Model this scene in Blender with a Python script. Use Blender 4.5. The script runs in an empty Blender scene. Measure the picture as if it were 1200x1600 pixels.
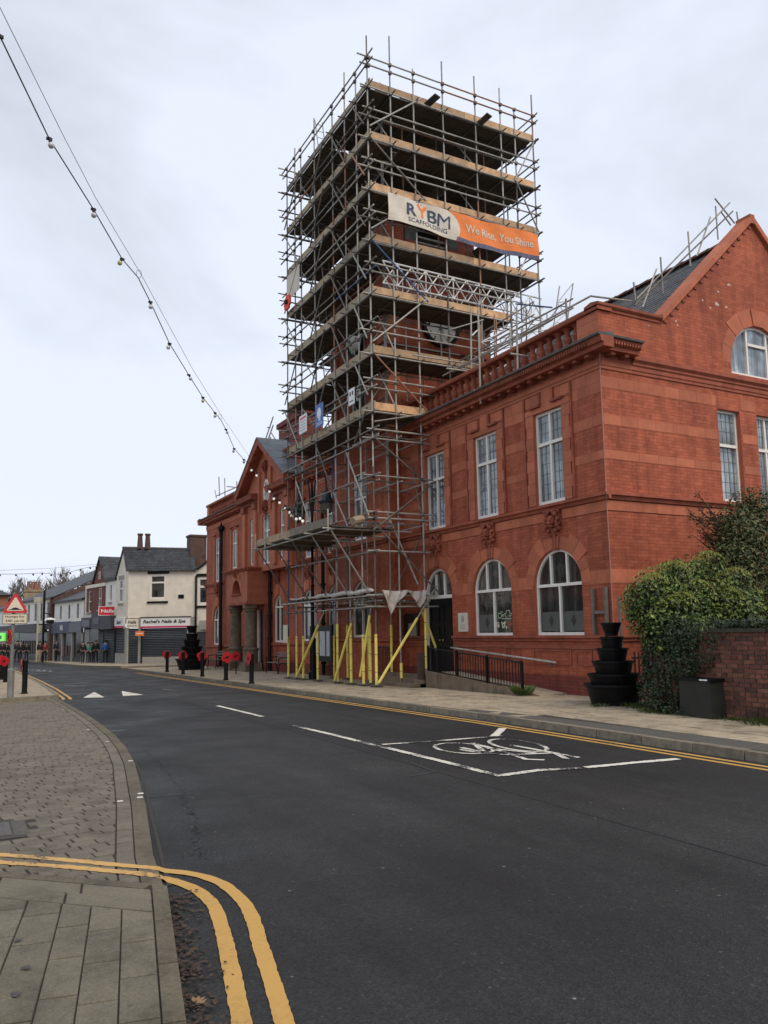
import bpy, math, random
from mathutils import Vector, Matrix
from mathutils.geometry import tessellate_polygon
random.seed(7)
R = math.radians
S = bpy.context.scene
COL = S.collection
# ------------------------------------------------------------------ camera
CAM = Vector((0, 0, 1.65)); YAW, PITCH, ROLL, FPX, CV = R(28.208), R(6.943), R(-.993), 1258.2, 831.4
fw = Vector((math.sin(YAW)*math.cos(PITCH), math.cos(YAW)*math.cos(PITCH), math.sin(PITCH)))
rt = Vector((math.cos(YAW), -math.sin(YAW), 0)); up = rt.cross(fw)
rt2 = math.cos(ROLL)*rt + math.sin(ROLL)*up; up2 = -math.sin(ROLL)*rt + math.cos(ROLL)*up
cd = bpy.data.cameras.new('camera'); cam = bpy.data.objects.new('camera', cd); COL.objects.link(cam)
M3 = Matrix((rt2, up2, -fw)).transposed()
cam.matrix_world = Matrix.Translation(CAM) @ M3.to_4x4()
cd.sensor_fit = 'VERTICAL'; cd.sensor_height = 36; cd.lens = 36*FPX/1600
cd.shift_y = (CV-800)/1600
cd.clip_start = .05; cd.clip_end = 2000
S.camera = cam
# ------------------------------------------------------------------ world, sun, exposure
W = bpy.data.worlds.new('World'); S.world = W; W.use_nodes = True
nt = W.node_tree; N = nt.nodes; L = nt.links; N.clear()
out = N.new('ShaderNodeOutputWorld'); bg = N.new('ShaderNodeBackground'); bg.inputs[1].default_value = .1
sky = N.new('ShaderNodeTexSky'); sky.sky_type = 'NISHITA'; sky.sun_disc = False
sky.sun_elevation = R(48); sky.sun_rotation = R(169)
tc = N.new('ShaderNodeTexCoord'); mp = N.new('ShaderNodeMapping'); mp.inputs['Scale'].default_value = (1, 1, 2.2)
n1 = N.new('ShaderNodeTexNoise'); n1.inputs['Scale'].default_value = 1.35; n1.inputs['Detail'].default_value = 6; n1.inputs['Roughness'].default_value = .55; n1.inputs['Distortion'].default_value = .35
cr = N.new('ShaderNodeValToRGB'); e = cr.color_ramp.elements
e[0].position = .36; e[0].color = (5.2, 5.65, 6.3, 1); e[1].position = .58; e[1].color = (7.5, 8.05, 9.2, 1)
mx = N.new('ShaderNodeMix'); mx.data_type = 'RGBA'; mx.inputs['Factor'].default_value = .93
L.new(tc.outputs['Generated'], mp.inputs[0]); L.new(mp.outputs[0], n1.inputs['Vector']); L.new(n1.outputs[0], cr.inputs[0])
L.new(sky.outputs[0], mx.inputs['A']); L.new(cr.outputs[0], mx.inputs['B']); L.new(mx.outputs['Result'], bg.inputs[0]); L.new(bg.outputs[0], out.inputs[0])
sd = bpy.data.lights.new('sun', 'SUN'); sd.energy = 1.5; sd.angle = R(22); sd.color = (1, .86, .70)
sun = bpy.data.objects.new('sun', sd); COL.objects.link(sun)
tosun = Vector((math.cos(R(48))*math.sin(R(169)), math.cos(R(48))*math.cos(R(169)), math.sin(R(48))))
sun.rotation_euler = tosun.to_track_quat('Z', 'Y').to_euler()
S.view_settings.view_transform = 'Standard'; S.view_settings.look = 'None'
S.view_settings.exposure = .24; S.view_settings.gamma = 1; S.view_settings.use_curve_mapping = False
S.render.engine = 'CYCLES'

# ------------------------------------------------------------------ placing helpers
def ray(x, y): return rt2*((x-600)/FPX) - up2*((y-CV)/FPX) + fw
def atX(x, y, X): d = ray(x, y); return CAM + d*(X/d.x)
def atY(x, y, Y): d = ray(x, y); return CAM + d*(Y/d.y)
def atZ(x, y, z): d = ray(x, y); return CAM + d*((z-CAM.z)/d.z)
def atD(x, y, dep): return CAM + ray(x, y)*dep
def zg(y): return -.009*max(0., y-12)
def gnd(x, y, dz=0.):
    z = dz
    for i in range(14):
        p = atZ(x, y, z); z = zg(p.y)+dz
    return p

# ------------------------------------------------------------------ materials
MATS = {}
def nd(t, ty, **k):
    n = t.nodes.new(ty)
    for a, b in k.items(): setattr(n, a, b)
    return n
def base_mat(name):
    m = bpy.data.materials.new(name); m.use_nodes = True
    t = m.node_tree; p = t.nodes['Principled BSDF']
    return m, t, p
def ramp(t, src, stops):
    r = nd(t, 'ShaderNodeValToRGB'); el = r.color_ramp.elements
    while len(el) < len(stops): el.new(.5)
    for e_, (pos, c) in zip(el, stops): e_.position = pos; e_.color = (*c, 1)
    t.links.new(src, r.inputs[0]); return r.outputs[0]
def mul(t, a, b, f=1., mode='MULTIPLY'):
    m = nd(t, 'ShaderNodeMix'); m.data_type = 'RGBA'; m.blend_type = mode; m.inputs['Factor'].default_value = f
    t.links.new(a, m.inputs['A']); t.links.new(b, m.inputs['B']); return m.outputs['Result']
def noise(t, vec, sc, det=4, ro=.6):
    n = nd(t, 'ShaderNodeTexNoise'); n.inputs['Scale'].default_value = sc; n.inputs['Detail'].default_value = det; n.inputs['Roughness'].default_value = ro
    if vec: t.links.new(vec, n.inputs['Vector'])
    return n.outputs[0]
def bump(t, p, h, s, d=.01):
    b = nd(t, 'ShaderNodeBump'); b.inputs['Strength'].default_value = s; b.inputs['Distance'].default_value = d
    t.links.new(h, b.inputs['Height']); t.links.new(b.outputs[0], p.inputs['Normal'])
def plain(name, c, rough=.6, var=.25, sc=6., metal=0., bmp=.0, spec=.5, objvar=.0, emit=None):
    if name in MATS: return MATS[name]
    m, t, p = base_mat(name)
    geo = nd(t, 'ShaderNodeNewGeometry')
    f = noise(t, geo.outputs['Position'], sc)
    lo = tuple(x*(1-var) for x in c); hi = tuple(min(1, x*(1+var)) for x in c)
    col = ramp(t, f, [(.3, lo), (.7, hi)])
    if objvar:
        oi = nd(t, 'ShaderNodeObjectInfo')
        v = ramp(t, oi.outputs['Random'], [(0, (1-objvar,)*3), (1, (1+objvar*.6,)*3)])
        col = mul(t, col, v)
    t.links.new(col, p.inputs['Base Color'])
    p.inputs['Roughness'].default_value = rough; p.inputs['Metallic'].default_value = metal
    p.inputs['Specular IOR Level'].default_value = spec
    if bmp: bump(t, p, noise(t, geo.outputs['Position'], sc*8), bmp)
    if emit:
        p.inputs['Emission Color'].default_value = (*emit[:3], 1); p.inputs['Emission Strength'].default_value = emit[3]
    MATS[name] = m; return m
def brick(name, c1, c2, mortar, bw=.235, rh=.078, ms=.007, bias=0., rough=.75, stain=(.72, 1.1), bmp=.5):
    m, t, p = base_mat(name)
    uv = nd(t, 'ShaderNodeUVMap')
    b = nd(t, 'ShaderNodeTexBrick'); b.inputs['Scale'].default_value = 1
    b.inputs['Brick Width'].default_value = bw; b.inputs['Row Height'].default_value = rh; b.inputs['Mortar Size'].default_value = ms
    b.inputs['Mortar Smooth'].default_value = .2; b.inputs['Bias'].default_value = bias
    b.inputs['Color1'].default_value = (*c1, 1); b.inputs['Color2'].default_value = (*c2, 1); b.inputs['Mortar'].default_value = (*mortar, 1)
    t.links.new(uv.outputs[0], b.inputs['Vector'])
    geo = nd(t, 'ShaderNodeNewGeometry')
    f = noise(t, geo.outputs['Position'], .55, 6, .65)
    st = ramp(t, f, [(.3, (stain[0],)*3), (.7, (stain[1],)*3)])
    f2 = noise(t, geo.outputs['Position'], 9, 3)
    st2 = ramp(t, f2, [(.3, (.88, .88, .88)), (.7, (1.08, 1.08, 1.08))])
    # soot and rising damp with shapes of their own: vertical streaks
    mp_ = nd(t, 'ShaderNodeMapping'); mp_.inputs['Scale'].default_value = (2.2, 2.2, .25)
    t.links.new(geo.outputs['Position'], mp_.inputs[0])
    f3 = noise(t, mp_.outputs[0], 1.6, 4)
    st3 = ramp(t, f3, [(.34, (.76, .73, .73)), (.58, (1.03, 1.03, 1.03))])
    col = mul(t, mul(t, mul(t, b.outputs['Color'], st), st2), st3)
    t.links.new(col, p.inputs['Base Color']); p.inputs['Roughness'].default_value = rough
    p.inputs['Specular IOR Level'].default_value = .3
    inv = nd(t, 'ShaderNodeMath', operation='SUBTRACT'); inv.inputs[0].default_value = 1; t.links.new(b.outputs['Fac'], inv.inputs[1])
    bump(t, p, inv.outputs[0], bmp, .008)
    MATS[name] = m; return m
def asphalt():
    m, t, p = base_mat('asphalt'); geo = nd(t, 'ShaderNodeNewGeometry'); P_ = geo.outputs['Position']
    big = ramp(t, noise(t, P_, .35, 5, .6), [(.33, (.014, .0138, .0135)), (.66, (.030, .0297, .029))])
    v = nd(t, 'ShaderNodeTexVoronoi'); v.inputs['Scale'].default_value = 62; t.links.new(P_, v.inputs['Vector'])
    sp = ramp(t, v.outputs['Color'], [(.0, (.5,)*3), (.6, (1.0,)*3), (.9, (1.3,)*3), (.99, (3.2,)*3)])
    fine = ramp(t, noise(t, P_, 110, 2, .7), [(.3, (.35,)*3), (.72, (1.85,)*3)])
    # long wheel-worn streaks running along the road
    mp_ = nd(t, 'ShaderNodeMapping'); mp_.inputs['Scale'].default_value = (1.3, .07, 1); t.links.new(P_, mp_.inputs[0])
    tr = ramp(t, noise(t, mp_.outputs[0], 1.1, 3), [(.35, (.76,)*3), (.65, (1.22,)*3)])
    col = mul(t, mul(t, mul(t, big, sp), fine), tr)
    # patches: pale grit
    v2 = nd(t, 'ShaderNodeTexVoronoi'); v2.inputs['Scale'].default_value = 3.3; t.links.new(P_, v2.inputs['Vector'])
    gr = ramp(t, v2.outputs['Distance'], [(.0, (.6, .6, .56)), (.045, (.0, .0, .0))])
    col = mul(t, col, gr, .5, 'ADD')
    t.links.new(col, p.inputs['Base Color'])
    ro = ramp(t, noise(t, P_, .8, 4), [(.3, (.55,)*3), (.7, (.85,)*3)]); t.links.new(ro, p.inputs['Roughness'])
    p.inputs['Specular IOR Level'].default_value = .35
    bump(t, p, v.outputs['Distance'], .8, .008)
    MATS['asphalt'] = m; return m
def paint(name, c, wear=.5):
    m, t, p = base_mat(name); geo = nd(t, 'ShaderNodeNewGeometry'); P_ = geo.outputs['Position']
    f = noise(t, P_, 26, 6, .75)
    g = noise(t, P_, 1.4, 2)
    a = nd(t, 'ShaderNodeMath', operation='ADD'); t.links.new(f, a.inputs[0]); t.links.new(g, a.inputs[1])
    col = ramp(t, a.outputs[0], [(wear+.32, (.045, .045, .045)), (wear+.4, tuple(x*.8 for x in c)), (wear+.62, c)])
    t.links.new(col, p.inputs['Base Color']); p.inputs['Roughness'].default_value = .7
    bump(t, p, noise(t, P_, 90, 2), .3, .004)
    MATS[name] = m; return m
def glass_mat(name, c=(.03, .035, .04), rough=.04):
    m, t, p = base_mat(name); geo = nd(t, 'ShaderNodeNewGeometry')
    mp_ = nd(t, 'ShaderNodeMapping'); mp_.inputs['Scale'].default_value = (4.5, 4.5, .35); t.links.new(geo.outputs['Position'], mp_.inputs[0])
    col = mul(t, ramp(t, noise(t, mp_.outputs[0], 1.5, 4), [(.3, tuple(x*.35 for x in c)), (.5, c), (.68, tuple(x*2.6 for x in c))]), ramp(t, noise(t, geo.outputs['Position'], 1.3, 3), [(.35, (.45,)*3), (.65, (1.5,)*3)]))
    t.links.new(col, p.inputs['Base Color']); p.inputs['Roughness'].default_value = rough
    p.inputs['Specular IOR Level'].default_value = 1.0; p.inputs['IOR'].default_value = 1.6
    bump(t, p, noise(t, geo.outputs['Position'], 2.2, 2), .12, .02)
    MATS[name] = m; return m
def timber(name, c):
    m, t, p = base_mat(name); geo = nd(t, 'ShaderNodeNewGeometry'); oi = nd(t, 'ShaderNodeObjectInfo')
    f = noise(t, geo.outputs['Position'], 3.5, 6, .7)
    col = ramp(t, f, [(.3, tuple(x*.62 for x in c)), (.7, tuple(x*1.25 for x in c))])
    v = ramp(t, oi.outputs['Random'], [(0, (.6, .62, .66)), (.5, (1, 1, 1)), (1, (1.25, 1.18, 1.05))])
    t.links.new(mul(t, col, v), p.inputs['Base Color']); p.inputs['Roughness'].default_value = .85
    bump(t, p, noise(t, geo.outputs['Position'], 40, 3), .2)
    MATS[name] = m; return m

RED = brick('red_pressed_brick', (.50, .135, .068), (.385, .096, .048), (.28, .075, .042), ms=.0045, stain=(.74, 1.08))
REDS = brick('dark_base_brick', (.27, .062, .042), (.21, .05, .036), (.12, .04, .03))
TERRA = plain('terracotta', (.47, .145, .076), .7, .14, 3., bmp=.25, objvar=.16, spec=.3)
TERRAD = plain('weathered_terracotta', (.31, .088, .05), .75, .3, 2.5, bmp=.3, objvar=.2, spec=.3)
LEADTOP = plain('weathered_lead', (.10, .095, .09), .7, .3, 4.)
OLDBR = brick('old_wall_brick', (.20, .075, .05), (.13, .05, .04), (.24, .2, .16), ms=.012)
STONE = plain('brown_sandstone', (.17, .125, .085), .85, .35, 3., bmp=.4, objvar=.15)
WHITE = plain('white_frame_paint', (.84, .80, .73), .45, .06, 5.)
GLASS = glass_mat('window_glass', (.02, .026, .028))
GLASSL = glass_mat('leaded_window_glass', (.15, .18, .19), .08)
GLASSC = glass_mat('curtained_window_glass', (.035, .036, .032), .05)
DARK = plain('black_paint', (.006, .006, .007), .45, .3, 6., spec=.25)
DOORB = plain('black_door_and_shade', (.005, .006, .008), .4, .3, 6., spec=.25)
ASPH = asphalt()
PATCH = plain('smooth_tarmac_patch', (.055, .056, .058), .8, .12, 60., bmp=.3)
TARMAC = plain('pavement_tarmac', (.085, .08, .068), .9, .3, 30., bmp=.3)
def stained(name, c, grain=70, moss=(.07, .075, .035)):
    m = plain(name, c, .92, .22, grain, bmp=.5, objvar=.13); t = m.node_tree; p = t.nodes['Principled BSDF']
    src = p.inputs['Base Color'].links[0].from_socket; geo = nd(t, 'ShaderNodeNewGeometry'); P_ = geo.outputs['Position']
    d = ramp(t, noise(t, P_, 2.3, 7, .7), [(.32, (.58, .56, .52)), (.5, (1, 1, 1)), (.7, (1.2, 1.18, 1.12))])
    v = nd(t, 'ShaderNodeTexVoronoi'); v.inputs['Scale'].default_value = 5; t.links.new(P_, v.inputs['Vector'])
    g = ramp(t, v.outputs['Distance'], [(.05, (.55,)*3), (.09, (1, 1, 1))])
    f = ramp(t, noise(t, P_, 190, 2, .7), [(.3, (.72,)*3), (.7, (1.28,)*3)])
    t.links.new(mul(t, mul(t, mul(t, src, d), g, .6), f), p.inputs['Base Color']); return m
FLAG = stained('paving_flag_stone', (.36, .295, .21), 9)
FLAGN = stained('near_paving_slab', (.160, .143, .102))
JOINT = plain('paving_joint_sand', (.035, .03, .024), .95, .3, 20.)
KERBM = plain('granite_kerb', (.19, .165, .12), .9, .3, 9., bmp=.5, objvar=.15)
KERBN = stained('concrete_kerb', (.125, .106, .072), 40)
BLOCK = stained('block_paver', (.155, .136, .104))
YEL = paint('yellow_line_paint', (.52, .30, .075), .38)
YELW = paint('worn_yellow_line_paint', (.56, .33, .10), .52)
WHT = paint('white_line_paint', (.66, .63, .55), .60)
WHT2 = paint('fresh_white_line_paint', (.72, .69, .60), .46)
GALV = plain('galvanised_tube', (.36, .34, .30), .6, .25, 5., metal=.1, objvar=.35)
GALVD = plain('weathered_tube', (.16, .145, .12), .7, .35, 5., objvar=.4)
TUBER = plain('orange_painted_tube', (.36, .17, .10), .6, .3, 5., objvar=.2)
TUBEB = plain('blue_painted_tube', (.05, .12, .26), .6, .3, 5., objvar=.2)
BOARD = timber('scaffold_board_timber', (.11, .088, .062))
TOE = timber('toe_board_timber', (.58, .37, .21))
TOEG = timber('grey_toe_board_timber', (.36, .29, .20))
FOAM = plain('yellow_foam', (.86, .72, .17), .8, .1, 4.)
ALU = plain('white_aluminium', (.72, .72, .70), .4, .08, 5.)
SLATE = brick('roof_slate', (.085, .09, .10), (.055, .058, .066), (.028, .03, .033), .28, .2, .008, rough=.6, bmp=.8)
RIDGE = plain('ridge_tile_clay', (.16, .062, .045), .85, .3, 4., objvar=.2)
CREAM = plain('cream_render', (.78, .72, .60), .85, .1, 2., bmp=.1)
WREND = plain('white_render', (.80, .78, .72), .85, .1, 2.)
GREYR = plain('grey_render', (.34, .33, .30), .85, .15, 3.)
CHAR = plain('charcoal_paint', (.04, .045, .055), .6, .2, 3.)
SHUT = plain('dark_roller_shutter', (.03, .036, .045), .5, .2, 3.)
NAVY = plain('navy_fascia', (.02, .035, .085), .5, .1, 3.)
SIGNW = plain('sign_white', (.78, .78, .77), .5, .03, 3.)
SIGNR = plain('sign_red', (.62, .02, .025), .5, .05, 3.)
PINK = plain('sign_magenta', (.55, .02, .10), .5, .05, 3.)
ORANGE = plain('banner_orange', (.82, .22, .045), .7, .08, 3.)
INK = plain('print_navy', (.03, .045, .09), .6, .05, 3.)
BLACKI = plain('print_black', (.01, .01, .01), .6, .05, 3.)
SHEET = plain('plastic_sheet', (.60, .58, .54), .5, .1, 4.)
LEAF1 = plain('bright_shrub_leaf', (.125, .17, .022), .55, .4, 5.)
LEAF2 = plain('dark_ivy_leaf', (.022, .042, .014), .5, .5, 4.)
LEAF3 = plain('dull_tree_leaf', (.08, .10, .028), .6, .5, 3.)
BARK = plain('bark', (.05, .038, .026), .9, .3, 8.)
PLAST = plain('black_plastic', (.005, .005, .0055), .5, .2, 5., spec=.22)
WOODG = plain('grey_weathered_wood', (.16, .145, .125), .85, .25, 6.)
POPPY = plain('poppy_red', (.55, .012, .02), .6, .15, 6.)
DLEAF = plain('fallen_leaf', (.055, .032, .02), .8, .5, 14.)

# ------------------------------------------------------------------ mesh builder
class MB:
    def __init__(s): s.v = []; s.f = []; s.m = []
    def quad(s, pts, mi=0):
        b = len(s.v); s.v += [Vector(p) for p in pts]; s.f.append(tuple(range(b, b+len(pts)))); s.m.append(mi)
    def hexa(s, p, mi=0):  # 8 pts: bottom 4 (ccw), top 4
        b = len(s.v); s.v += [Vector(q) for q in p]
        for f in ((3, 2, 1, 0), (4, 5, 6, 7), (0, 1, 5, 4), (1, 2, 6, 5), (2, 3, 7, 6), (3, 0, 4, 7)):
            s.f.append(tuple(b+i for i in f)); s.m.append(mi)
    def box(s, a, b, mi=0):
        x0, x1 = sorted((a[0], b[0])); y0, y1 = sorted((a[1], b[1])); z0, z1 = sorted((a[2], b[2]))
        s.hexa([(x0, y0, z0), (x1, y0, z0), (x1, y1, z0), (x0, y1, z0), (x0, y0, z1), (x1, y0, z1), (x1, y1, z1), (x0, y1, z1)], mi)
    def tube(s, p, q, r, n=8, r2=None, mi=0, cap=True):
        p = Vector(p); q = Vector(q); d = (q-p).normalized(); r2 = r if r2 is None else r2
        a = d.orthogonal().normalized(); c = d.cross(a); b = len(s.v)
        for i in range(n):
            t = 2*math.pi*i/n; w = a*math.cos(t)+c*math.sin(t); s.v += [p+w*r, q+w*r2]
        for i in range(n):
            j = (i+1) % n; s.f.append((b+2*i, b+2*j, b+2*j+1, b+2*i+1)); s.m.append(mi)
        if cap:
            s.f.append(tuple(b+2*i for i in reversed(range(n)))); s.m.append(mi)
            s.f.append(tuple(b+2*i+1 for i in range(n))); s.m.append(mi)
    def path(s, pts, r, n=6, mi=0):
        for i in range(len(pts)-1):
            ra = r[i] if isinstance(r, (list, tuple)) else r; rb = r[i+1] if isinstance(r, (list, tuple)) else r
            s.tube(pts[i], pts[i+1], ra, n, rb, mi)
    def lathe(s, c, prof, n=12, mi=0, sx=1, sy=1):
        c = Vector(c); b = len(s.v)
        for (r, z) in prof:
            for i in range(n):
                t = 2*math.pi*i/n; s.v.append(c+Vector((r*math.cos(t)*sx, r*math.sin(t)*sy, z)))
        for k in range(len(prof)-1):
            for i in range(n):
                j = (i+1) % n; s.f.append((b+k*n+i, b+k*n+j, b+(k+1)*n+j, b+(k+1)*n+i)); s.m.append(mi)
        s.f.append(tuple(b+i for i in reversed(range(n)))); s.m.append(mi)
        s.f.append(tuple(b+(len(prof)-1)*n+i for i in range(n))); s.m.append(mi)
    def ball(s, c, r, n=8, mi=0, sc=(1, 1, 1)):
        c = Vector(c); b = len(s.v); k = max(3, n//2)
        for a in range(k+1):
            ph = math.pi*a/k
            for i in range(n):
                t = 2*math.pi*i/n
                s.v.append(c+Vector((r*math.sin(ph)*math.cos(t)*sc[0], r*math.sin(ph)*math.sin(t)*sc[1], r*math.cos(ph)*sc[2])))
        for a in range(k):
            for i in range(n):
                j = (i+1) % n; s.f.append((b+a*n+i, b+(a+1)*n+i, b+(a+1)*n+j, b+a*n+j)); s.m.append(mi)
    def mesh(s, name, mats, origin=None, smooth=False, rnd=0):
        me = bpy.data.meshes.new(name)
        o = Vector(origin) if origin is not None else Vector((0, 0, 0))
        me.from_pydata([tuple(p-o) for p in s.v], [], s.f)
        if not isinstance(mats, (list, tuple)): mats = [mats]
        for m in mats: me.materials.append(m)
        if len(mats) > 1: me.polygons.foreach_set('material_index', s.m)
        if smooth: me.polygons.foreach_set('use_smooth', [True]*len(s.f))
        uvl = me.uv_layers.new(name='UVMap'); uv = []
        for f in s.f:
            a, b, c = s.v[f[0]], s.v[f[1]], s.v[f[2]]
            n = (b-a).cross(c-b)
            if len(f) > 3 and n.length < 1e-9: n = (c-b).cross(s.v[f[3]]-c)
            ax, ay, az = abs(n.x), abs(n.y), abs(n.z)
            for i in f:
                p = s.v[i]
                if az > 1.3*max(ax, ay): uv += [p.x, p.y]
                elif ax >= ay: uv += [p.y, p.z]
                else: uv += [p.x, p.z]
        uvl.data.foreach_set('uv', uv)
        me.update(); return me
    def build(s, name, mats, parent=None, smooth=False, local=False, kind=None, label=None):
        org = (0, 0, 0) if (parent is None or local) else wloc(parent)
        me = s.mesh(name, mats, org, smooth)
        o = bpy.data.objects.new(name, me); COL.objects.link(o)
        if parent is not None: o.parent = parent
        if kind: o['kind'] = kind
        if label: o['label'] = label
        return o
WL = {}
def wloc(o):
    p = Vector((0, 0, 0))
    while o is not None: p += o.location; o = o.parent
    return p
def tag(o, label=None, cat=None, group=None, kind=None):
    if label: o['label'] = label
    if cat: o['category'] = cat
    if group: o['group'] = group
    if kind: o['kind'] = kind
    return o
def thing(name, label, cat, loc=(0, 0, 0), rz=0, group=None):
    o = bpy.data.objects.new(name, None); COL.objects.link(o); o.location = loc; o.rotation_euler = (0, 0, rz)
    o.empty_display_size = .2
    return tag(o, label, cat, group)
def inst(name, me, parent, loc, rot=None, sc=None, mat=None):
    o = bpy.data.objects.new(name, me); COL.objects.link(o)
    if parent is not None: o.parent = parent; loc = Vector(loc)-wloc(parent)
    o.location = loc
    if rot is not None: o.rotation_euler = rot
    if sc is not None: o.scale = sc
    return o
def copy_tree(o, parent=None):
    c = o.copy(); COL.objects.link(c)
    if parent is not None: c.parent = parent
    for ch in list(o.children): copy_tree(ch, c)
    return c
# shared unit meshes
_U = {}
def unit_tube(mat, n=8):
    k = ('t', mat.name, n)
    if k not in _U:
        b = MB(); b.tube((0, 0, 0), (0, 0, 1), 1, n); _U[k] = b.mesh('tube', mat, smooth=False)
    return _U[k]
def unit_box(mat):
    k = ('b', mat.name)
    if k not in _U:
        b = MB(); b.box((-.5, -.5, -.5), (.5, .5, .5)); _U[k] = b.mesh('block', mat)
    return _U[k]
def tube_obj(name, p, q, r, mat, parent):
    p = Vector(p); q = Vector(q); d = q-p
    return inst(name, unit_tube(mat), parent, p, d.to_track_quat('Z', 'Y').to_euler(), (r, r, d.length))
def box_obj(name, a, b, mat, parent):
    a = Vector(a); b = Vector(b); return inst(name, unit_box(mat), parent, (a+b)/2, None, [abs(x) for x in (b-a)])
# bevelled block in a frame
class Fr:
    def __init__(s, o, sd, n): s.o = Vector(o); s.s = Vector(sd).normalized(); s.n = Vector(n).normalized(); s.rz = math.atan2(s.s.y, s.s.x)
    def P(s, a, z, d=0): return s.o + s.s*a + s.n*d + Vector((0, 0, z))
    def box(s, mb, s0, s1, z0, z1, d0, d1, mi=0):
        mb.hexa([s.P(s0, z0, d0), s.P(s1, z0, d0), s.P(s1, z0, d1), s.P(s0, z0, d1), s.P(s0, z1, d0), s.P(s1, z1, d0), s.P(s1, z1, d1), s.P(s0, z1, d1)], mi)
    def obj(s, name, s0, s1, z0, z1, d0, d1, mat, parent):
        c = s.P((s0+s1)/2, (z0+z1)/2, (d0+d1)/2)
        return inst(name, unit_box(mat), parent, c, (0, 0, s.rz), (abs(s1-s0), abs(d1-d0), abs(z1-z0)))
    def prof(s, mb, s0, s1, pr, mi=0):  # pr list of (d,z) closed profile
        b = len(mb.v); n = len(pr)
        for (d, z) in pr: mb.v += [s.P(s0, z, d), s.P(s1, z, d)]
        for i in range(n):
            j = (i+1) % n; mb.f.append((b+2*i, b+2*j, b+2*j+1, b+2*i+1)); mb.m.append(mi)
        mb.f.append(tuple(b+2*i for i in range(n))); mb.m.append(mi)
        mb.f.append(tuple(b+2*i+1 for i in reversed(range(n)))); mb.m.append(mi)
def arch_pts(s0, s1, zs, zt, n=18):
    c = (s0+s1)/2; r = (s1-s0)/2
    return [(c+r*math.cos(math.pi*i/n), zs+(zt-zs)*math.sin(math.pi*i/n)) for i in range(n+1)]
def rect_hole(s0, s1, z0, z1): return [(s0, z0), (s1, z0), (s1, z1), (s0, z1)]
def arch_hole(s0, s1, z0, zs, zt): return [(s0, z0), (s1, z0)] + arch_pts(s0, s1, zs, zt)
def wall(mb, fr, outer, holes, d=0, reveal=.22, mi=0, mir=None):
    mir = mi if mir is None else mir
    polys = [[Vector((p[0], p[1], 0)) for p in outer]] + [[Vector((p[0], p[1], 0)) for p in h] for h in holes]
    tris = tessellate_polygon(polys)
    flat = [p for pl in polys for p in pl]; b = len(mb.v)
    for p in flat: mb.v.append(fr.P(p.x, p.y, d))
    for t in tris: mb.f.append(tuple(b+i for i in t)); mb.m.append(mi)
    for h in holes:
        n = len(h)
        for i in range(n):
            a, c = h[i], h[(i+1) % n]
            mb.quad([fr.P(a[0], a[1], d), fr.P(c[0], c[1], d), fr.P(c[0], c[1], d-reveal), fr.P(a[0], a[1], d-reveal)], mir)
def poly_plate(mb, fr, pts, d0, d1, mi=0):
    n = len(pts); tris = tessellate_polygon([[Vector((p[0], p[1], 0)) for p in pts]])
    for d in (d0, d1):
        b = len(mb.v)
        for p in pts: mb.v.append(fr.P(p[0], p[1], d))
        for t in tris: mb.f.append(tuple(b+i for i in t)); mb.m.append(mi)
    for i in range(n):
        a, c = pts[i], pts[(i+1) % n]
        mb.quad([fr.P(a[0], a[1], d0), fr.P(c[0], c[1], d0), fr.P(c[0], c[1], d1), fr.P(a[0], a[1], d1)], mi)
def text_mesh(txt, fr, s, z, d, h, mat, parent, name='lettering', flip=False, bold=.0, shear=0., warp=None, width=None, th=.006):
    c = bpy.data.curves.new('t', 'FONT'); c.body = txt; c.size = 1; c.offset = bold; c.shear = shear; c.align_x = 'CENTER'; c.align_y = 'CENTER'
    o = bpy.data.objects.new('t', c); COL.objects.link(o)
    dg = bpy.context.evaluated_depsgraph_get(); me0 = bpy.data.meshes.new_from_object(o.evaluated_get(dg))
    vs = [v.co.copy() for v in me0.vertices]; fs = [tuple(p.vertices) for p in me0.polygons]
    bpy.data.objects.remove(o); bpy.data.meshes.remove(me0)
    if not vs: return
    xs = [v.x for v in vs]; ys = [v.y for v in vs]; cx = (max(xs)+min(xs))/2; cy = (max(ys)+min(ys))/2
    k = h/(max(ys)-min(ys)); kx = k if width is None else width/(max(xs)-min(xs))
    sg = -1 if flip else 1
    mb = MB()
    for v in vs:
        a = s+sg*(v.x-cx)*kx; b = z+(v.y-cy)*k
        mb.v.append(warp(a, b) if warp else fr.P(a, b, d))
    mb.f = fs; mb.m = [0]*len(fs)
    return mb.build(name, mat, parent)

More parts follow.
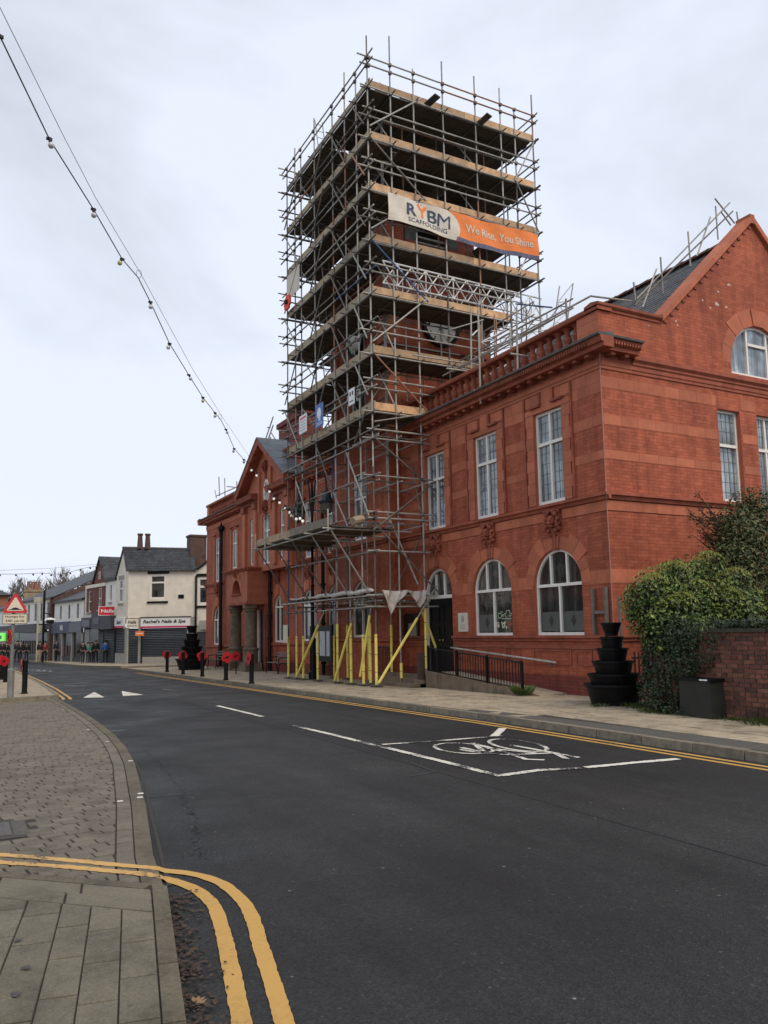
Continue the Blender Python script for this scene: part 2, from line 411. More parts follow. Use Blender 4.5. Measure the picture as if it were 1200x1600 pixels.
# windows ---------------------------------------------------------------
def window(fr, s0, s1, z0, z1, parent, tz=None, mull=(.5,), rise=0, d=-.1, w=.06, glass=None, lead=False, topm=None, label=None):
    """frame with mullions and a transom, panes as its sub-parts; rise>0 makes an arched head"""
    glass = glass or GLASS
    mb = MB(); zs = z1-rise
    fr.box(mb, s0, s1, z0, z0+w*1.3, d-.04, d+.04)
    fr.box(mb, s0, s0+w, z0+w*1.3, zs, d-.04, d+.04); fr.box(mb, s1-w, s1, z0+w*1.3, zs, d-.04, d+.04)
    if rise:
        n = 16; po = arch_pts(s0, s1, zs, z1, n); pi = arch_pts(s0+w, s1-w, zs, z1-w, n)
        for i in range(n):
            mb.hexa([fr.P(*po[i], d-.04), fr.P(*po[i+1], d-.04), fr.P(*po[i+1], d+.04), fr.P(*po[i], d+.04), fr.P(*pi[i], d-.04), fr.P(*pi[i+1], d-.04), fr.P(*pi[i+1], d+.04), fr.P(*pi[i], d+.04)])
    else: fr.box(mb, s0+w, s1-w, z1-w, z1, d-.04, d+.04)
    def topz(s):
        if not rise: return z1-w
        c = (s0+s1)/2; r = (s1-s0)/2-w; k = max(0, 1-((s-c)/r)**2)
        return zs+(rise-w)*math.sqrt(k)
    lows = [s0+w]+[s0+(s1-s0)*m for m in mull]+[s1-w]
    zt = tz if tz else None
    if zt:
        fr.box(mb, s0+w, s1-w, zt-w*.6, zt+w*.6, d-.03, d+.055)
        for m in mull: sm = s0+(s1-s0)*m; fr.box(mb, sm-w*.5, sm+w*.5, z0+w*1.3, zt-w*.6, d-.03, d+.045)
        for m in (topm or mull): sm = s0+(s1-s0)*m; fr.box(mb, sm-w*.5, sm+w*.5, zt+w*.6, topz(sm), d-.03, d+.045)
    else:
        for m in mull: sm = s0+(s1-s0)*m; fr.box(mb, sm-w*.5, sm+w*.5, z0+w*1.3, topz(sm), d-.03, d+.045)
    f = mb.build('window', WHITE, parent, label=label)
    def pane(a, b, za, top):
        p = MB(); k = 8 if top and rise else 1
        bot = [(a, za), (b, za)]
        tp = [(b-(b-a)*i/k, topz(b-(b-a)*i/k) if top else zt) for i in range(k+1)]
        poly_plate(p, fr, bot+tp, d-.02, d-.01)
        o = p.build('pane', glass, f)
    lows2 = [s0+w*.5]+[s0+(s1-s0)*m for m in mull]+[s1-w*.5]
    tops2 = [s0+w*.9]+[s0+(s1-s0)*m for m in (topm or mull)]+[s1-w*.9]
    if zt:
        for a, b in zip(lows2, lows2[1:]): pane(a, b, z0+w*.5, False)
        for a, b in zip(tops2, tops2[1:]): pane(a, b, zt, True)
    else:
        for a, b in zip(lows2, lows2[1:]): pane(a, b, z0+w*.5, True)
    if lead:
        lm = MB(); ns = max(2, round((s1-s0)/.16)); nz = round((z1-z0)/.27)
        for i in range(1, ns): a = s0+(s1-s0)*i/ns; fr.box(lm, a-.004, a+.004, z0+w, z1-w, d-.01, d+.0)
        for i in range(1, nz): a = z0+(z1-z0)*i/nz; fr.box(lm, s0+w, s1-w, a-.004, a+.004, d-.009, d+.001)
        lm.build('lead_came', plain('lead_came_grey', (.19, .20, .20), .7, .2, 4.), f, kind='stuff')
    return f

# ================================================================== SETTING: ground, road, pavements
def struct(mb, name, mat, parent=None):
    o = mb.build(name, mat, parent)
    if parent is None: o['kind'] = 'structure'
    return o
YS = [-60, -20, 0, 6, 12, 20, 30, 45, 60, 80, 110, 160, 260, 500]
def zgc(y): return zg(min(y, 110))
def sheet(name, x0, x1, dz, mat, ys=YS):
    mb = MB()
    for a, b in zip(ys, ys[1:]): mb.quad([(x0, a, zgc(a)+dz), (x1, a, zgc(a)+dz), (x1, b, zgc(b)+dz), (x0, b, zgc(b)+dz)])
    return struct(mb, name, mat)
sheet('ground', -400, 400, -.03, TARMAC)
sheet('road', -14, 26, 0, ASPH, [y for y in YS if y <= 160])
RK = 8.6       # right-hand kerb line
def V2(x, y, dz): return Vector((x, y, zgc(y)+dz))
# ---- right pavement: bed, kerb stones, tarmac margin, paving flags
mb = MB()
for a, b in ((-10, 12), (12, 46.3)):
    mb.hexa([V2(RK+.16, a, -.05), V2(12.9, a, -.05), V2(12.9, b, -.05), V2(RK+.16, b, -.05), V2(RK+.16, a, .105), V2(12.9, a, .105), V2(12.9, b, .105), V2(RK+.16, b, .105)])
pav = struct(mb, 'pavement', JOINT)
y = 1.0
while y < 46:
    l = random.choice((.62, .78, .9, .95)); y2 = min(y+l, 46.2); w = random.uniform(-.012, .012); h = .112+random.uniform(-.008, .008)
    mb = MB(); g_ = .008
    mb.hexa([V2(RK+w, y+g_, -.02), V2(RK+.155, y+g_, -.02), V2(RK+.155, y2-g_, -.02), V2(RK+w, y2-g_, -.02),
             V2(RK+w+.015, y+g_, h), V2(RK+.155, y+g_, h), V2(RK+.155, y2-g_, h), V2(RK+w+.015, y2-g_, h)])
    mb.build('kerb_stone', KERBM, pav); y = y2
mb = MB()
for a, b in ((-10, 8), (8, 12), (12, 15.2)):
    wa, wb = [(.55 if q < 10 else max(.02, .55-.11*(q-10))) for q in (a, b)]
    mb.quad([V2(RK+.165, a, .114), V2(RK+.16+wa, a, .114), V2(RK+.16+wb, b, .114), V2(RK+.165, b, .114)])
mb.build('tarmac_margin', TARMAC, pav)
nfl = 0; far = MB()
for i in range(7):
    x0 = RK+.17+i*.585; y = 1.6+random.random()*.5
    while y < 46:
        l = random.choice((.6, .75, .9)); y2 = y+l-.012; x1 = x0+.573
        if y < 15 and x1 < RK+.3+(.55 if y < 10 else max(0, .55-.11*(y-10))): y += l; continue
        xx0 = x0
        h = .113+random.uniform(-.004, .004); t1 = random.uniform(-.004, .004)
        mbx = far if y > 30 else MB()
        mbx.hexa([V2(xx0, y, .09), V2(x1, y, .09), V2(x1, y2, .09), V2(xx0, y2, .09), V2(xx0, y, h), V2(x1, y, h+t1), V2(x1, y2, h+t1), V2(xx0, y2, h)])
        if mbx is not far and nfl < 298:
            mbx.build('paving_flag', FLAG, pav); nfl += 1
        elif mbx is not far: far.v += mbx.v; k = len(far.v)-8; far.f += [tuple(k+q for q in f) for f in mbx.f]; far.m += [0]*6
        y += l
far.build('paving_flag', FLAG, pav, kind='stuff')
# ---- far pavement in front of the shops, beyond the side street
mb = MB(); line = [(9.1, 50.6), (8.0, 53.8), (7.45, 57), (7.0, 64), (6.6, 71), (5.6, 86), (4.4, 100)]
lin2 = [(17, 46.5), (13.5, 53.5), (11, 57), (9.8, 64), (8.9, 71), (6.8, 86), (5.2, 100)]
for (a, b), (c, d_) in zip(zip(line, line[1:]), zip(lin2, lin2[1:])):
    mb.hexa([V2(*a, -.05), V2(*c, -.05), V2(*d_, -.05), V2(*b, -.05), V2(*a, .12), V2(*c, .12), V2(*d_, .12), V2(*b, .12)])
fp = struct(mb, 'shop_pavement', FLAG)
mb = MB()
for a, b in zip(line, line[1:]):
    a2 = (a[0]+.16, a[1]); b2 = (b[0]+.16, b[1]); a = (a[0]-.0, a[1]-.0)
    mb.hexa([V2(a[0]-.02, a[1], -.02), V2(*a2, -.02), V2(*b2, -.02), V2(b[0]-.02, b[1], -.02), V2(a[0]-.02, a[1], .125), V2(*a2, .125), V2(*b2, .125), V2(b[0]-.02, b[1], .125)])
mb.build('kerb', KERBM, fp)
# ---- left pavement beyond the crossing
mb = MB(); edge = [(2.62, 24.62), (2.75, 28), (2.85, 31), (3.0, 39), (3.05, 47), (3.0, 60), (2.4, 75), (1.0, 95)]
for a, b in zip(edge, edge[1:]):
    ya = 24.05 if a is edge[0] else a[1]
    mb.hexa([V2(-6, ya-.9 if a is edge[0] else ya, -.05), V2(*a, -.05), V2(*b, -.05), V2(-6, b[1], -.05), V2(-6, ya-.9 if a is edge[0] else ya, .12), V2(*a, .12), V2(*b, .12), V2(-6, b[1], .12)])
lp = struct(mb, 'left_pavement', FLAG)
mb = MB()
mb.hexa([V2(-6, 22.95, -.04), V2(2.68, 24.4, -.04), V2(2.68, 24.6, -.04), V2(-6, 23.15, -.04), V2(-6, 22.95, .125), V2(2.68, 24.4, .125), V2(2.68, 24.6, .125), V2(-6, 23.15, .125)])
for a, b in zip(edge, edge[1:]):
    mb.hexa([V2(a[0], a[1], -.04), V2(a[0]+.13, a[1], -.04), V2(b[0]+.13, b[1], -.04), V2(b[0], b[1], -.04), V2(a[0], a[1], .125), V2(a[0]+.13, a[1], .125), V2(b[0]+.13, b[1], .125), V2(b[0], b[1], .125)])
mb.build('kerb', KERBM, lp)
# ---- near corner pavement (concrete slabs) and the block-paved crossing
K = Vector((.188, .982, 0)); E_ = Vector((-.982, .188, 0)); C0 = Vector((1.262, 5.30, 0)); T = Vector((-.714, .70, 0)).normalized(); TN = Vector((-T.y, T.x, 0))  # TN points back to the slabs
if TN.dot(Vector((0, -1, 0))) < 0: TN = -TN
ZS = .09
def slab(poly, name, mat, parent, z0, z1, g=.006, bev=.007):
    c = sum(poly, Vector())/len(poly); n = len(poly)
    def ins(p, k): d = (c-p); return p+d*min(.45, k/max(d.length, 1e-4))
    lo = [ins(p, g*1.4) for p in poly]; hi = [ins(p, g*1.4+bev) for p in poly]
    mb = MB(); b = 0
    mb.v = [Vector((p.x, p.y, z0+zgc(p.y))) for p in lo]+[Vector((p.x, p.y, z1-bev*.7+zgc(p.y))) for p in lo]+[Vector((p.x, p.y, z1+zgc(p.y))) for p in hi]
    for k in (0, n):
        for i in range(n):
            j = (i+1) % n; mb.f.append((k+i, k+j, k+n+j, k+n+i)); mb.m.append(0)
    mb.f.append(tuple(range(2*n, 3*n))); mb.m.append(0)
    if parent == 'raw': return mb
    return mb.build(name, mat, parent)
mb = MB(); far_t = C0+T*9; low = C0-K*9
q = [low, C0, far_t, far_t-K*9-Vector((6, 0, 0)), low+E_*12]
mb.v = [Vector((p.x, p.y, ZS-.012)) for p in q]; mb.f = [(0, 1, 2, 3, 4)]; mb.m = [0]
npv = struct(mb, 'corner_pavement', JOINT)
def lineint(p, d, q_, e): # p+d*t hits q+e*s
    den = d.x*e.y-d.y*e.x; t = ((q_.x-p.x)*e.y-(q_.y-p.y)*e.x)/den; return p+d*t
a = 0.
while a < 8:   # kerb stones along the road
    b = a+.62
    p = [C0-K*a, C0-K*b, C0-K*b+E_*.095, C0-K*a+E_*.095]
    if a == 0: p[3] = lineint(C0+E_*.095, K, C0, T)
    slab(p[::-1], 'kerb_stone', KERBN, npv, -.05, ZS+.004, .007, .012); a = b
a = 0.
while a < 8:   # flush kerb along the crossing
    b = a+.9; s0 = lineint(C0+E_*.095, K, C0, T)
    slab([s0+T*a, s0+T*a+TN*.1, s0+T*b+TN*.1, s0+T*b], 'kerb_stone', KERBN, npv, -.05, ZS+.002, .002, .008); a = b
for r_ in range(2):
    o0 = .1+r_*.175; o1 = o0+.175
    a = -.2*r_
    start = lineint(C0+E_*.095, K, C0+TN*o0, T); start1 = lineint(C0+E_*.095, K, C0+TN*o1, T)
    while a < 7:
        b = a+.62 if a > 0 else .5+.1*r_
        pa = start if a <= 0 else start+T*a; pb = start1 if a <= 0 else start1+T*a
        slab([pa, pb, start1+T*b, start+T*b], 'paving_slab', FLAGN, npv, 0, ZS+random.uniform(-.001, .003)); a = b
top_o = C0+TN*(.1+.35)
cw = [.17, .17, .165, .2, .2, .2, .2, .2, .2, .2, .2, .2, .2, .2]; off = .097
for ci, w in enumerate(cw):
    e0 = C0+E_*off; e1 = C0+E_*(off+w); t0 = lineint(e0, K, top_o, T); t1 = lineint(e1, K, top_o, T)
    a = (0, .22, .1, .3, .15)[ci % 5]
    p0, p1 = t0, t1
    for j in range(14):
        q0 = C0+E_*off-K*(a+j*.45)+Vector((0, 0, 0)); q1 = C0+E_*(off+w)-K*(a+j*.45)
        if (q0-p0).dot(K) > -.06 or (q1-p1).dot(K) > -.06: continue
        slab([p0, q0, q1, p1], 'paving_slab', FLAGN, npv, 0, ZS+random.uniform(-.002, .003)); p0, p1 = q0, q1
    off += w
# crossing bed and blocks
EDGE = [(1.262, 5.30), (1.40, 6.33), (1.73, 8.19), (1.95, 9.6), (2.14, 10.8), (2.33, 12.4), (2.48, 14.2), (2.58, 16.2), (2.65, 18.2), (2.70, 21), (2.73, 24.42)]
def edge_at(y, o=0):
    for (xa, ya), (xb, yb) in zip(EDGE, EDGE[1:]):
        if ya <= y <= yb: return xa+(xb-xa)*(y-ya)/(yb-ya)-o
    return EDGE[-1][0]-o if y > 20 else EDGE[0][0]-o
mb = MB(); ys = [5.3, 6.33, 8.19, 9.6, 10.8, 12, 12.4, 14.2, 16.2, 18.2, 21, 24.5]
for a, b in zip(ys, ys[1:]):
    la = C0.x-(a-5.3)*1.02 if a < 12 else -6; lb = C0.x-(b-5.3)*1.02 if b <= 12 else -6
    mb.quad([V2(la, a, .003), V2(edge_at(a), a, .003), V2(edge_at(b), b, .003), V2(lb, b, .003)])
cross = struct(mb, 'paved_crossing', JOINT)
mb = MB()
for a, b in zip(ys, ys[1:]):  # flush channel kerb on the road side, each length a stone
    n = max(1, round((b-a)/.9))
    for i in range(n):
        y0 = a+(b-a)*i/n; y1 = a+(b-a)*(i+1)/n
        slab([Vector((edge_at(y0, .13), y0, 0)), Vector((edge_at(y0), y0, 0)), Vector((edge_at(y1), y1, 0)), Vector((edge_at(y1, .13), y1, 0))], 'channel_stone', KERBN, cross, -.05, .016, .002, .005)
blocks = []
y = 5.45
while y < 24.3:  # soldier course
    y1 = y+.14; blocks.append([Vector((edge_at(y, .27), y, 0)), Vector((edge_at(y, .135), y, 0)), Vector((edge_at(y1, .135), y1, 0)), Vector((edge_at(y1, .27), y1, 0))]); y = y1
A1 = Vector((.993, .12, 0)).normalized(); A2 = Vector((-A1.y, A1.x, 0))
for r_ in range(-30, 200):
    for c_ in range(-40, 40):
        o = C0+A2*(r_*.138)+A1*(c_*.205+(.1 if r_ % 2 else 0)+.04*math.sin(r_*1.7))
        m_ = o+A1*.1+A2*.07
        if m_.y < 5.3 or m_.y > 24.0: continue
        if o.x > edge_at(m_.y, .31): continue
        if (m_-C0).dot(TN) > -.06: continue
        # keep what the picture can show plus a margin
        if m_.x < .2*m_.y*.0+ (m_.y*.0546) - .9: continue
        jit = Vector((random.uniform(-.006, .006), random.uniform(-.003, .003), 0)); e_ = random.uniform(.0, .007)
        q_ = [o+jit, o+A1*(.205-e_)+jit, o+A1*(.205-e_)+A2*.133+jit, o+A2*.133+jit]
        for v_ in q_: v_.x = min(v_.x, edge_at(v_.y, .275))
        blocks.append(q_)
mh = gnd(20, 1290, .03)
blocks = [p for p in blocks if not (abs((sum(p, Vector())/4).x-.45) < .24 and abs((sum(p, Vector())/4).y-7.85) < .36)]
blocks.sort(key=lambda p: ((sum(p, Vector())/4)-Vector((.9, 0, 0))).length + (0 if (sum(p, Vector())/4).x > .02*0+(sum(p, Vector())/4).y*.055-.02 else 50))
st = MB()
for i, p in enumerate(blocks):
    zt = .014+random.uniform(-.002, .002)
    if i < 298: slab(p, 'block_paver', BLOCK, cross, .0, zt, .004, .005)
    else:
        m_ = slab(p, '', None, 'raw', .0, zt, .004, .005); b = len(st.v); st.v += m_.v; st.f += [tuple(b+q for q in f) for f in m_.f]; st.m += m_.m
st.build('block_paver', BLOCK, cross, kind='stuff')
# manhole: metal plate and frame sunk in the blocks
mhc = thing('manhole_cover', 'rusty rectangular metal access cover set in the block paving', 'manhole cover', (.45, 7.85, .015))
mb = MB(); mb.box((.24, 7.5, .0), (.66, 8.2, .012)); mb.build('frame', plain('cast_iron', (.045, .038, .034), .7, .4, 12., bmp=.6), mhc)
mb = MB(); mb.box((.27, 7.6, .0125), (.52, 8.12, .018))
for i in range(6): mb.box((.29+.036*i, 7.63, .018), (.305+.036*i, 8.09, .021))
mb.build('cover_plate', plain('cast_iron_worn', (.085, .075, .066), .6, .4, 14., bmp=.6), mhc)
mb = MB(); mb.box((.535, 7.56, .0125), (.645, 8.15, .015)); mb.build('concrete_infill', TARMAC, mhc)

# ---- painted markings
def strip(pts, w, dz, name, mat, kind='structure', z_of=None, jit=0):
    mb = MB(); L_ = []; jr = random.Random(int(pts[0].x*100))
    if not jit and (pts[-1]-pts[0]).length < 6 and pts[0].y < 28: pts = dense(pts, .03); jit = w*.09
    n = len(pts)
    for i, p in enumerate(pts):
        d = (pts[min(n-1, i+1)]-pts[max(0, i-1)]); d.z = 0; d.normalize(); s_ = Vector((-d.y, d.x, 0)); L_.append((p+s_*(w/2+jr.uniform(-jit, jit)), p-s_*(w/2+jr.uniform(-jit, jit))))
    f = z_of or (lambda x, y: zgc(y)+dz)
    for (a, b), (c, d) in zip(L_, L_[1:]):
        mb.quad([Vector((q.x, q.y, f(q.x, q.y))) for q in (a, b, d, c)])
    o = mb.build(name, mat); o['kind'] = kind; return o
def smooth(pts, k=6):
    o = []; n = len(pts)
    for i in range(n-1):
        p0, p1, p2, p3 = pts[max(0, i-1)], pts[i], pts[i+1], pts[min(n-1, i+2)]
        for j in range(k):
            t = j/k; o.append(.5*((2*p1)+(p2-p0)*t+(2*p0-5*p1+4*p2-p3)*t*t+(3*p1-p0-3*p2+p3)*t**3))
    return o+[pts[-1]]
def zover(x, y): # markings climb from the road on to the block paving
    return (.0185 if x < edge_at(y)+.02 and y > 5.2 else .0065)+zgc(y)
def dense(pts, st_=.03):
    o = []
    for a, b in zip(pts, pts[1:]):
        n = max(1, int((b-a).length/st_))
        o += [a+(b-a)*i/n for i in range(n)]
    return o+[pts[-1]]
outl = [(-160, 1322), (-60, 1333), (0, 1339), (100, 1347), (191, 1356), (262, 1362), (307, 1368), (345, 1381), (373, 1403), (392, 1430), (407, 1478), (445, 1600), (475, 1700), (500, 1800)]
inl = [(-160, 1334), (-60, 1345), (0, 1351), (100, 1358), (191, 1366.5), (250, 1373), (285, 1382), (312, 1395), (333, 1415), (343, 1440), (354, 1480), (378, 1600), (400, 1700), (418, 1800)]
for ptz in (outl, inl):
    pts = dense(smooth([gnd(x, y, 0.) for x, y in ptz]))
    cut = max(i for i, p in enumerate(pts) if p.x < edge_at(max(5.31, p.y)) and p.y > 5.31)
    strip(pts[:cut+1], .08, 0, 'yellow_line', YELW, z_of=zover, jit=.008)
    strip(pts[cut:], .085, 0, 'yellow_line', YEL, z_of=zover, jit=.0035)
for off in (.20, .38):
    strip([Vector((RK-off, y, 0)) for y in (-5, 3, 6, 8, 10, 12, 14, 17, 20, 25, 30, 36, 42)], .085, .005, 'yellow_line', YEL)
for off in (.16, .34):
    strip(smooth([Vector((x+off+.05, y, 0)) for x, y in ((2.6, 24.2), (2.68, 24.9), (2.8, 28), (2.9, 31), (3.05, 39), (3.1, 47), (3.1, 58))]), .085, .005, 'yellow_line', YEL)
strip([Vector((-6, 22.6, 0)), Vector((2.3, 24.2, 0))], .07, .02, 'yellow_line', YELW)
def gl(*a): return [gnd(x, y, .0) for x, y in a]
strip(gl((340, 1103), (410, 1120)), .1, .006, 'white_line', WHT2)
strip(gl((458, 1134), (592, 1166.5)), .1, .006, 'white_line', WHT)
strip(gl((596, 1167), (690, 1190), (782, 1213.5)), .1, .007, 'white_line', WHT)
strip(gl((597, 1164), (700, 1157), (785, 1150)), .1, .008, 'white_line', WHT)
strip(gl((772, 1151), (786, 1138.5)), .13, .009, 'white_line', WHT2)
strip(gl((782, 1212.5), (845, 1204), (908, 1201)), .12, .008, 'white_line', WHT)
strip(gl((915, 1200), (985, 1193), (1060, 1186.5)), .12, .008, 'white_line', WHT2)
for ln in (((255, 1076.5), (275, 1080)), ((100, 1072), (135, 1072)), ((150, 1143), (196, 1142)), ((22, 1047), (82, 1050))):
    strip(gl(*ln), .07 if ln[0][0] != 150 else .35, .006, 'white_line' if ln[0][0] != 150 else 'tarmac_patch', WHT if ln[0][0] != 150 else PATCH)
for i in range(7):
    x = 22+i*9; strip(gl((x, 1044+i*.75), (x+4.5, 1044.5+i*.75)), .12, .006, 'white_line', WHT)
# thin sealed joint lines across the road
for ln in (((233, 1246), (300, 1241)), ((640, 1192), (680, 1207), (640, 1214))):
    strip(gl(*ln), .02, .007, 'road_joint', PATCH)
strip(smooth(gl((265, 1385), (250, 1330), (238, 1280), (216, 1200), (178, 1150))), .03, .006, 'gutter_joint', JOINT)
mb = MB(); r_ = random.Random(21)
sc_ = smooth(gl((226, 1172), (250, 1195), (272, 1222), (290, 1255), (303, 1290), (310, 1337)))
for i in range(230):
    p = sc_[r_.randrange(len(sc_))]+Vector((r_.gauss(0, .02), r_.gauss(0, .10), 0)); a = r_.uniform(-.7, .7); l = r_.uniform(.006, .026)
    d = Vector((math.cos(a), math.sin(a), 0))*l; w = Vector((-d.y, d.x, 0))*.4; z = Vector((0, 0, zgc(p.y)+.0035-p.z)); mb.quad([p-d+z, p-w*.6+z, p+d+z, p+w+z])
mb.build('road_scuffs', plain('tar_black', (.004, .004, .004), .9, .1, 9.))['kind'] = 'structure'
# long construction seam and faint transverse joints in the surfacing
strip(smooth([Vector((x, y, 0)) for x, y in ((5.0, 3), (5.05, 7), (5.1, 12), (5.2, 18), (5.3, 27))]), .018, .0025, 'road_seam', plain('seam_dark', (.008, .008, .008), .9, .1, 9.), jit=.006)
# hump triangles
for tri in (((130, 1090.5), (163, 1090), (147, 1081.5)), ((192, 1088), (224, 1086), (190, 1080))):
    mb = MB(); mb.v = [Vector((p.x, p.y, p.z+.008)) for p in gl(*tri)]; mb.f = [(0, 1, 2)]; mb.m = [0]; o = mb.build('hump_triangle', WHT2); o['kind'] = 'structure'
strip(gl((70, 1079), (150, 1076), (225, 1081)), .06, .005, 'road_joint', PATCH)
# bicycle symbol
bk = MB()
def bstroke(pts, w):
    P_ = [Vector((p.x, p.y, 0)) for p in pts]; n = len(P_)
    for i in range(n-1):
        d = (P_[i+1]-P_[i]).normalized(); s_ = Vector((-d.y, d.x, 0))*w/2; e = d*w*.3
        bk.quad([Vector((q.x, q.y, zgc(q.y)+.007+i*.00002)) for q in (P_[i]+s_-e, P_[i]-s_-e, P_[i+1]-s_+e, P_[i+1]+s_+e)])
for cx, cy in ((724, 1169.5), (808, 1164.5)):
    c = gnd(cx, cy); a1 = gnd(cx+47, cy+(6 if cx > 760 else 3))-c; a2 = gnd(cx, cy-7.5)-c
    bstroke([c+a1*math.cos(2*math.pi*i/20)+a2*math.sin(2*math.pi*i/20) for i in range(21)], .06)
for ln in (((722, 1169), (768, 1178), (795, 1180)), ((739, 1162), (790, 1176), (822, 1187)), ((742, 1163), (758, 1177)), ((795, 1180), (866, 1177)), ((764, 1170), (835, 1177)), ((822, 1187), (848, 1188)), ((800, 1165), (866, 1177), (903, 1184)), ((866, 1177), (885, 1186)), ((720, 1172), (765, 1179))):
    bstroke(gl(*ln), .075)
o = bk.build('bicycle_symbol', WHT); o['kind'] = 'structure'
# little white paint dabs on the channel stones
for (x, y) in ((76, 1093.5), (85, 1098), (99, 1109), (139, 1140), (168, 1159), (205, 1189), (221, 1240), (220, 1246), (189, 1252)):
    p = gnd(x, y, .016); mb = MB(); mb.box((p.x-.035, p.y-.02, p.z+.001), (p.x+.02, p.y+.03, p.z+.004)); o = mb.build('paint_dab', WHT2); o['kind'] = 'structure'
# fallen leaves in the gutter (nobody could count them)
mb = MB()
for i in range(620):
    t = random.random()**.8
    if i < 780:
        yy = 2.6+random.random()*2.75; xx = C0.x-(C0.y-yy)*.1914+abs(random.gauss(0, .085))+.003
    else: yy = random.uniform(5.4, 11); xx = edge_at(yy)+random.gauss(-.1, .18)
    base = .008 if xx > edge_at(yy) or yy < 5.3 else .018
    s_ = random.uniform(.008, .024); a = random.random()*6.3; c = Vector((xx, yy, base+random.random()*.012))
    u_ = Vector((math.cos(a), math.sin(a), random.uniform(-.3, .3)))*s_; v_ = Vector((-math.sin(a), math.cos(a), random.uniform(-.4, .4)))*s_*.6
    mb.quad([c-u_, c-v_*.8, c+u_, c+v_])
tag(mb.build('leaf_litter', DLEAF), 'brown leaf litter lying along the near kerb gutter', 'leaves', kind='stuff')
for (px, py, s_, a, d) in ((18, 1556, .05, .2, 'lowest'), (38, 1514, .045, .9, 'middle'), (30, 1470, .035, 2., 'highest')):
    p = gnd(px, py, ZS+.008); mb = MB()
    for k in range(5):
        aa = a+(k-2)*.55; dv = Vector((math.cos(aa), math.sin(aa), .08)); sv = Vector((-dv.y, dv.x, 0))
        ln = s_*(1-.12*abs(k-2)); mb.quad([p, p+dv*ln*.5+sv*ln*.22, p+dv*ln, p+dv*ln*.5-sv*ln*.22])
    tag(mb.build('fallen_leaf', plain('dark_wet_leaf', (.03, .022, .016), .5, .4, 20.)), 'dark wet fallen leaf on the near slabs, the %s of three in the photo' % d, 'leaf', 'fallen leaves on the near slabs')
p = gnd(306, 1568, .01); mb = MB()
for k in range(5):
    aa = .4+(k-2)*.6; dv = Vector((math.cos(aa), math.sin(aa), .25)); sv = Vector((-dv.y, dv.x, .1))
    mb.quad([p, p+dv*.028+sv*.013, p+dv*.05, p+dv*.028-sv*.013])
tag(mb.build('fallen_leaf', plain('tan_leaf', (.26, .15, .07), .7, .3, 20.)), 'pale tan fallen leaf lying in the near gutter', 'leaf')

# ================================================================== TOWN HALL
XF = 12.8; YC = 13.3
hall = thing('town_hall', 'two storey red brick town hall with stone dressings, balustrade and gables, partly scaffolded', 'building', (16, 30, 0))
FF = Fr((XF, 0, 0), (0, 1, 0), (-1, 0, 0))      # street front, s = Y
FS = Fr((0, YC, 0), (1, 0, 0), (0, -1, 0))      # side wall, s = X
# ---------- street front, right wing
AR = [15.1, 17.78]; holes = []
for c in AR: holes.append(arch_hole(c-.86, c+.86, 1.45, 2.66, 3.52))
holes.append(arch_hole(19.75, 21.35, .28, 2.66, 3.47))   # door
UP = [15.2, 17.87, 20.5]
for c in UP: holes.append(rect_hole(c-.53, c+.53, 4.66, 6.98))
mb = MB(); wall(mb, FF, [(YC, -.1), (22.6, -.2), (22.6, 7.7), (YC, 7.7)], holes, mi=0, mir=1)
mb.build('wall', [RED, TERRA], hall)
# dark base course
# ground floor windows of the right wing
for c in AR:
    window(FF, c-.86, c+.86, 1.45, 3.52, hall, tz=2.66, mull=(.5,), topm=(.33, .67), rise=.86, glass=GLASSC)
# sticker writing in the further window's right pane
wd = FF; cen = AR[1]
def fpoly(name, pts, w, mat, par, fr=FF, d=-.105):
    mb = MB()
    for a, b in zip(pts, pts[1:]):
        v = Vector((b[0]-a[0], b[1]-a[1])); v.normalize(); n_ = Vector((-v.y, v.x))*w/2
        mb.quad([fr.P(a[0]+n_.x, a[1]+n_.y, d), fr.P(a[0]-n_.x, a[1]-n_.y, d), fr.P(b[0]-n_.x, b[1]-n_.y, d), fr.P(b[0]+n_.x, b[1]+n_.y, d)])
    return mb.build(name, mat, par)
GRNP = plain('pale_green_print', (.45, .62, .40), .6, .05, 4.); REDP = plain('dull_red_print', (.45, .11, .08), .6, .05, 4.)
def wpx(*a): # window picture points -> (s, z)
    return [((lambda p: (p.y, p.z))(atX(730+x/13.33, 930+y/13.33, XF+.105))) for x, y in a]
for pl in (((640, 460), (650, 380), (700, 375), (720, 420), (700, 470), (660, 480), (640, 430)), ((690, 350), (740, 350)), ((730, 400), (745, 450), (765, 400), (790, 380), (800, 450), (820, 460)), ((820, 320), (885, 320), (880, 370), (930, 380)), ((820, 320), (815, 370), (770, 385)), ((880, 400), (885, 450), (925, 400)), ((720, 490), (925, 490))):
    fpoly('window_sticker', wpx(*pl), .018, GRNP, hall)
for pl in (((600, 560), (625, 660)), ((625, 560), (655, 665)), ((655, 560), (665, 670)), ((720, 550), (745, 680)), ((745, 600), (790, 550)), ((795, 545), (760, 690)), ((800, 640), (830, 690)), ((600, 600), (660, 600))):
    fpoly('window_sticker', wpx(*pl), .035, plain('cream_print', (.7, .72, .5), .6, .05, 4.), hall)
for pl in (((810, 580), (925, 550)), ((830, 640), (925, 590)), ((840, 690), (930, 610)), ((860, 540), (905, 580))):
    fpoly('window_sticker', wpx(*pl), .02, REDP, hall)
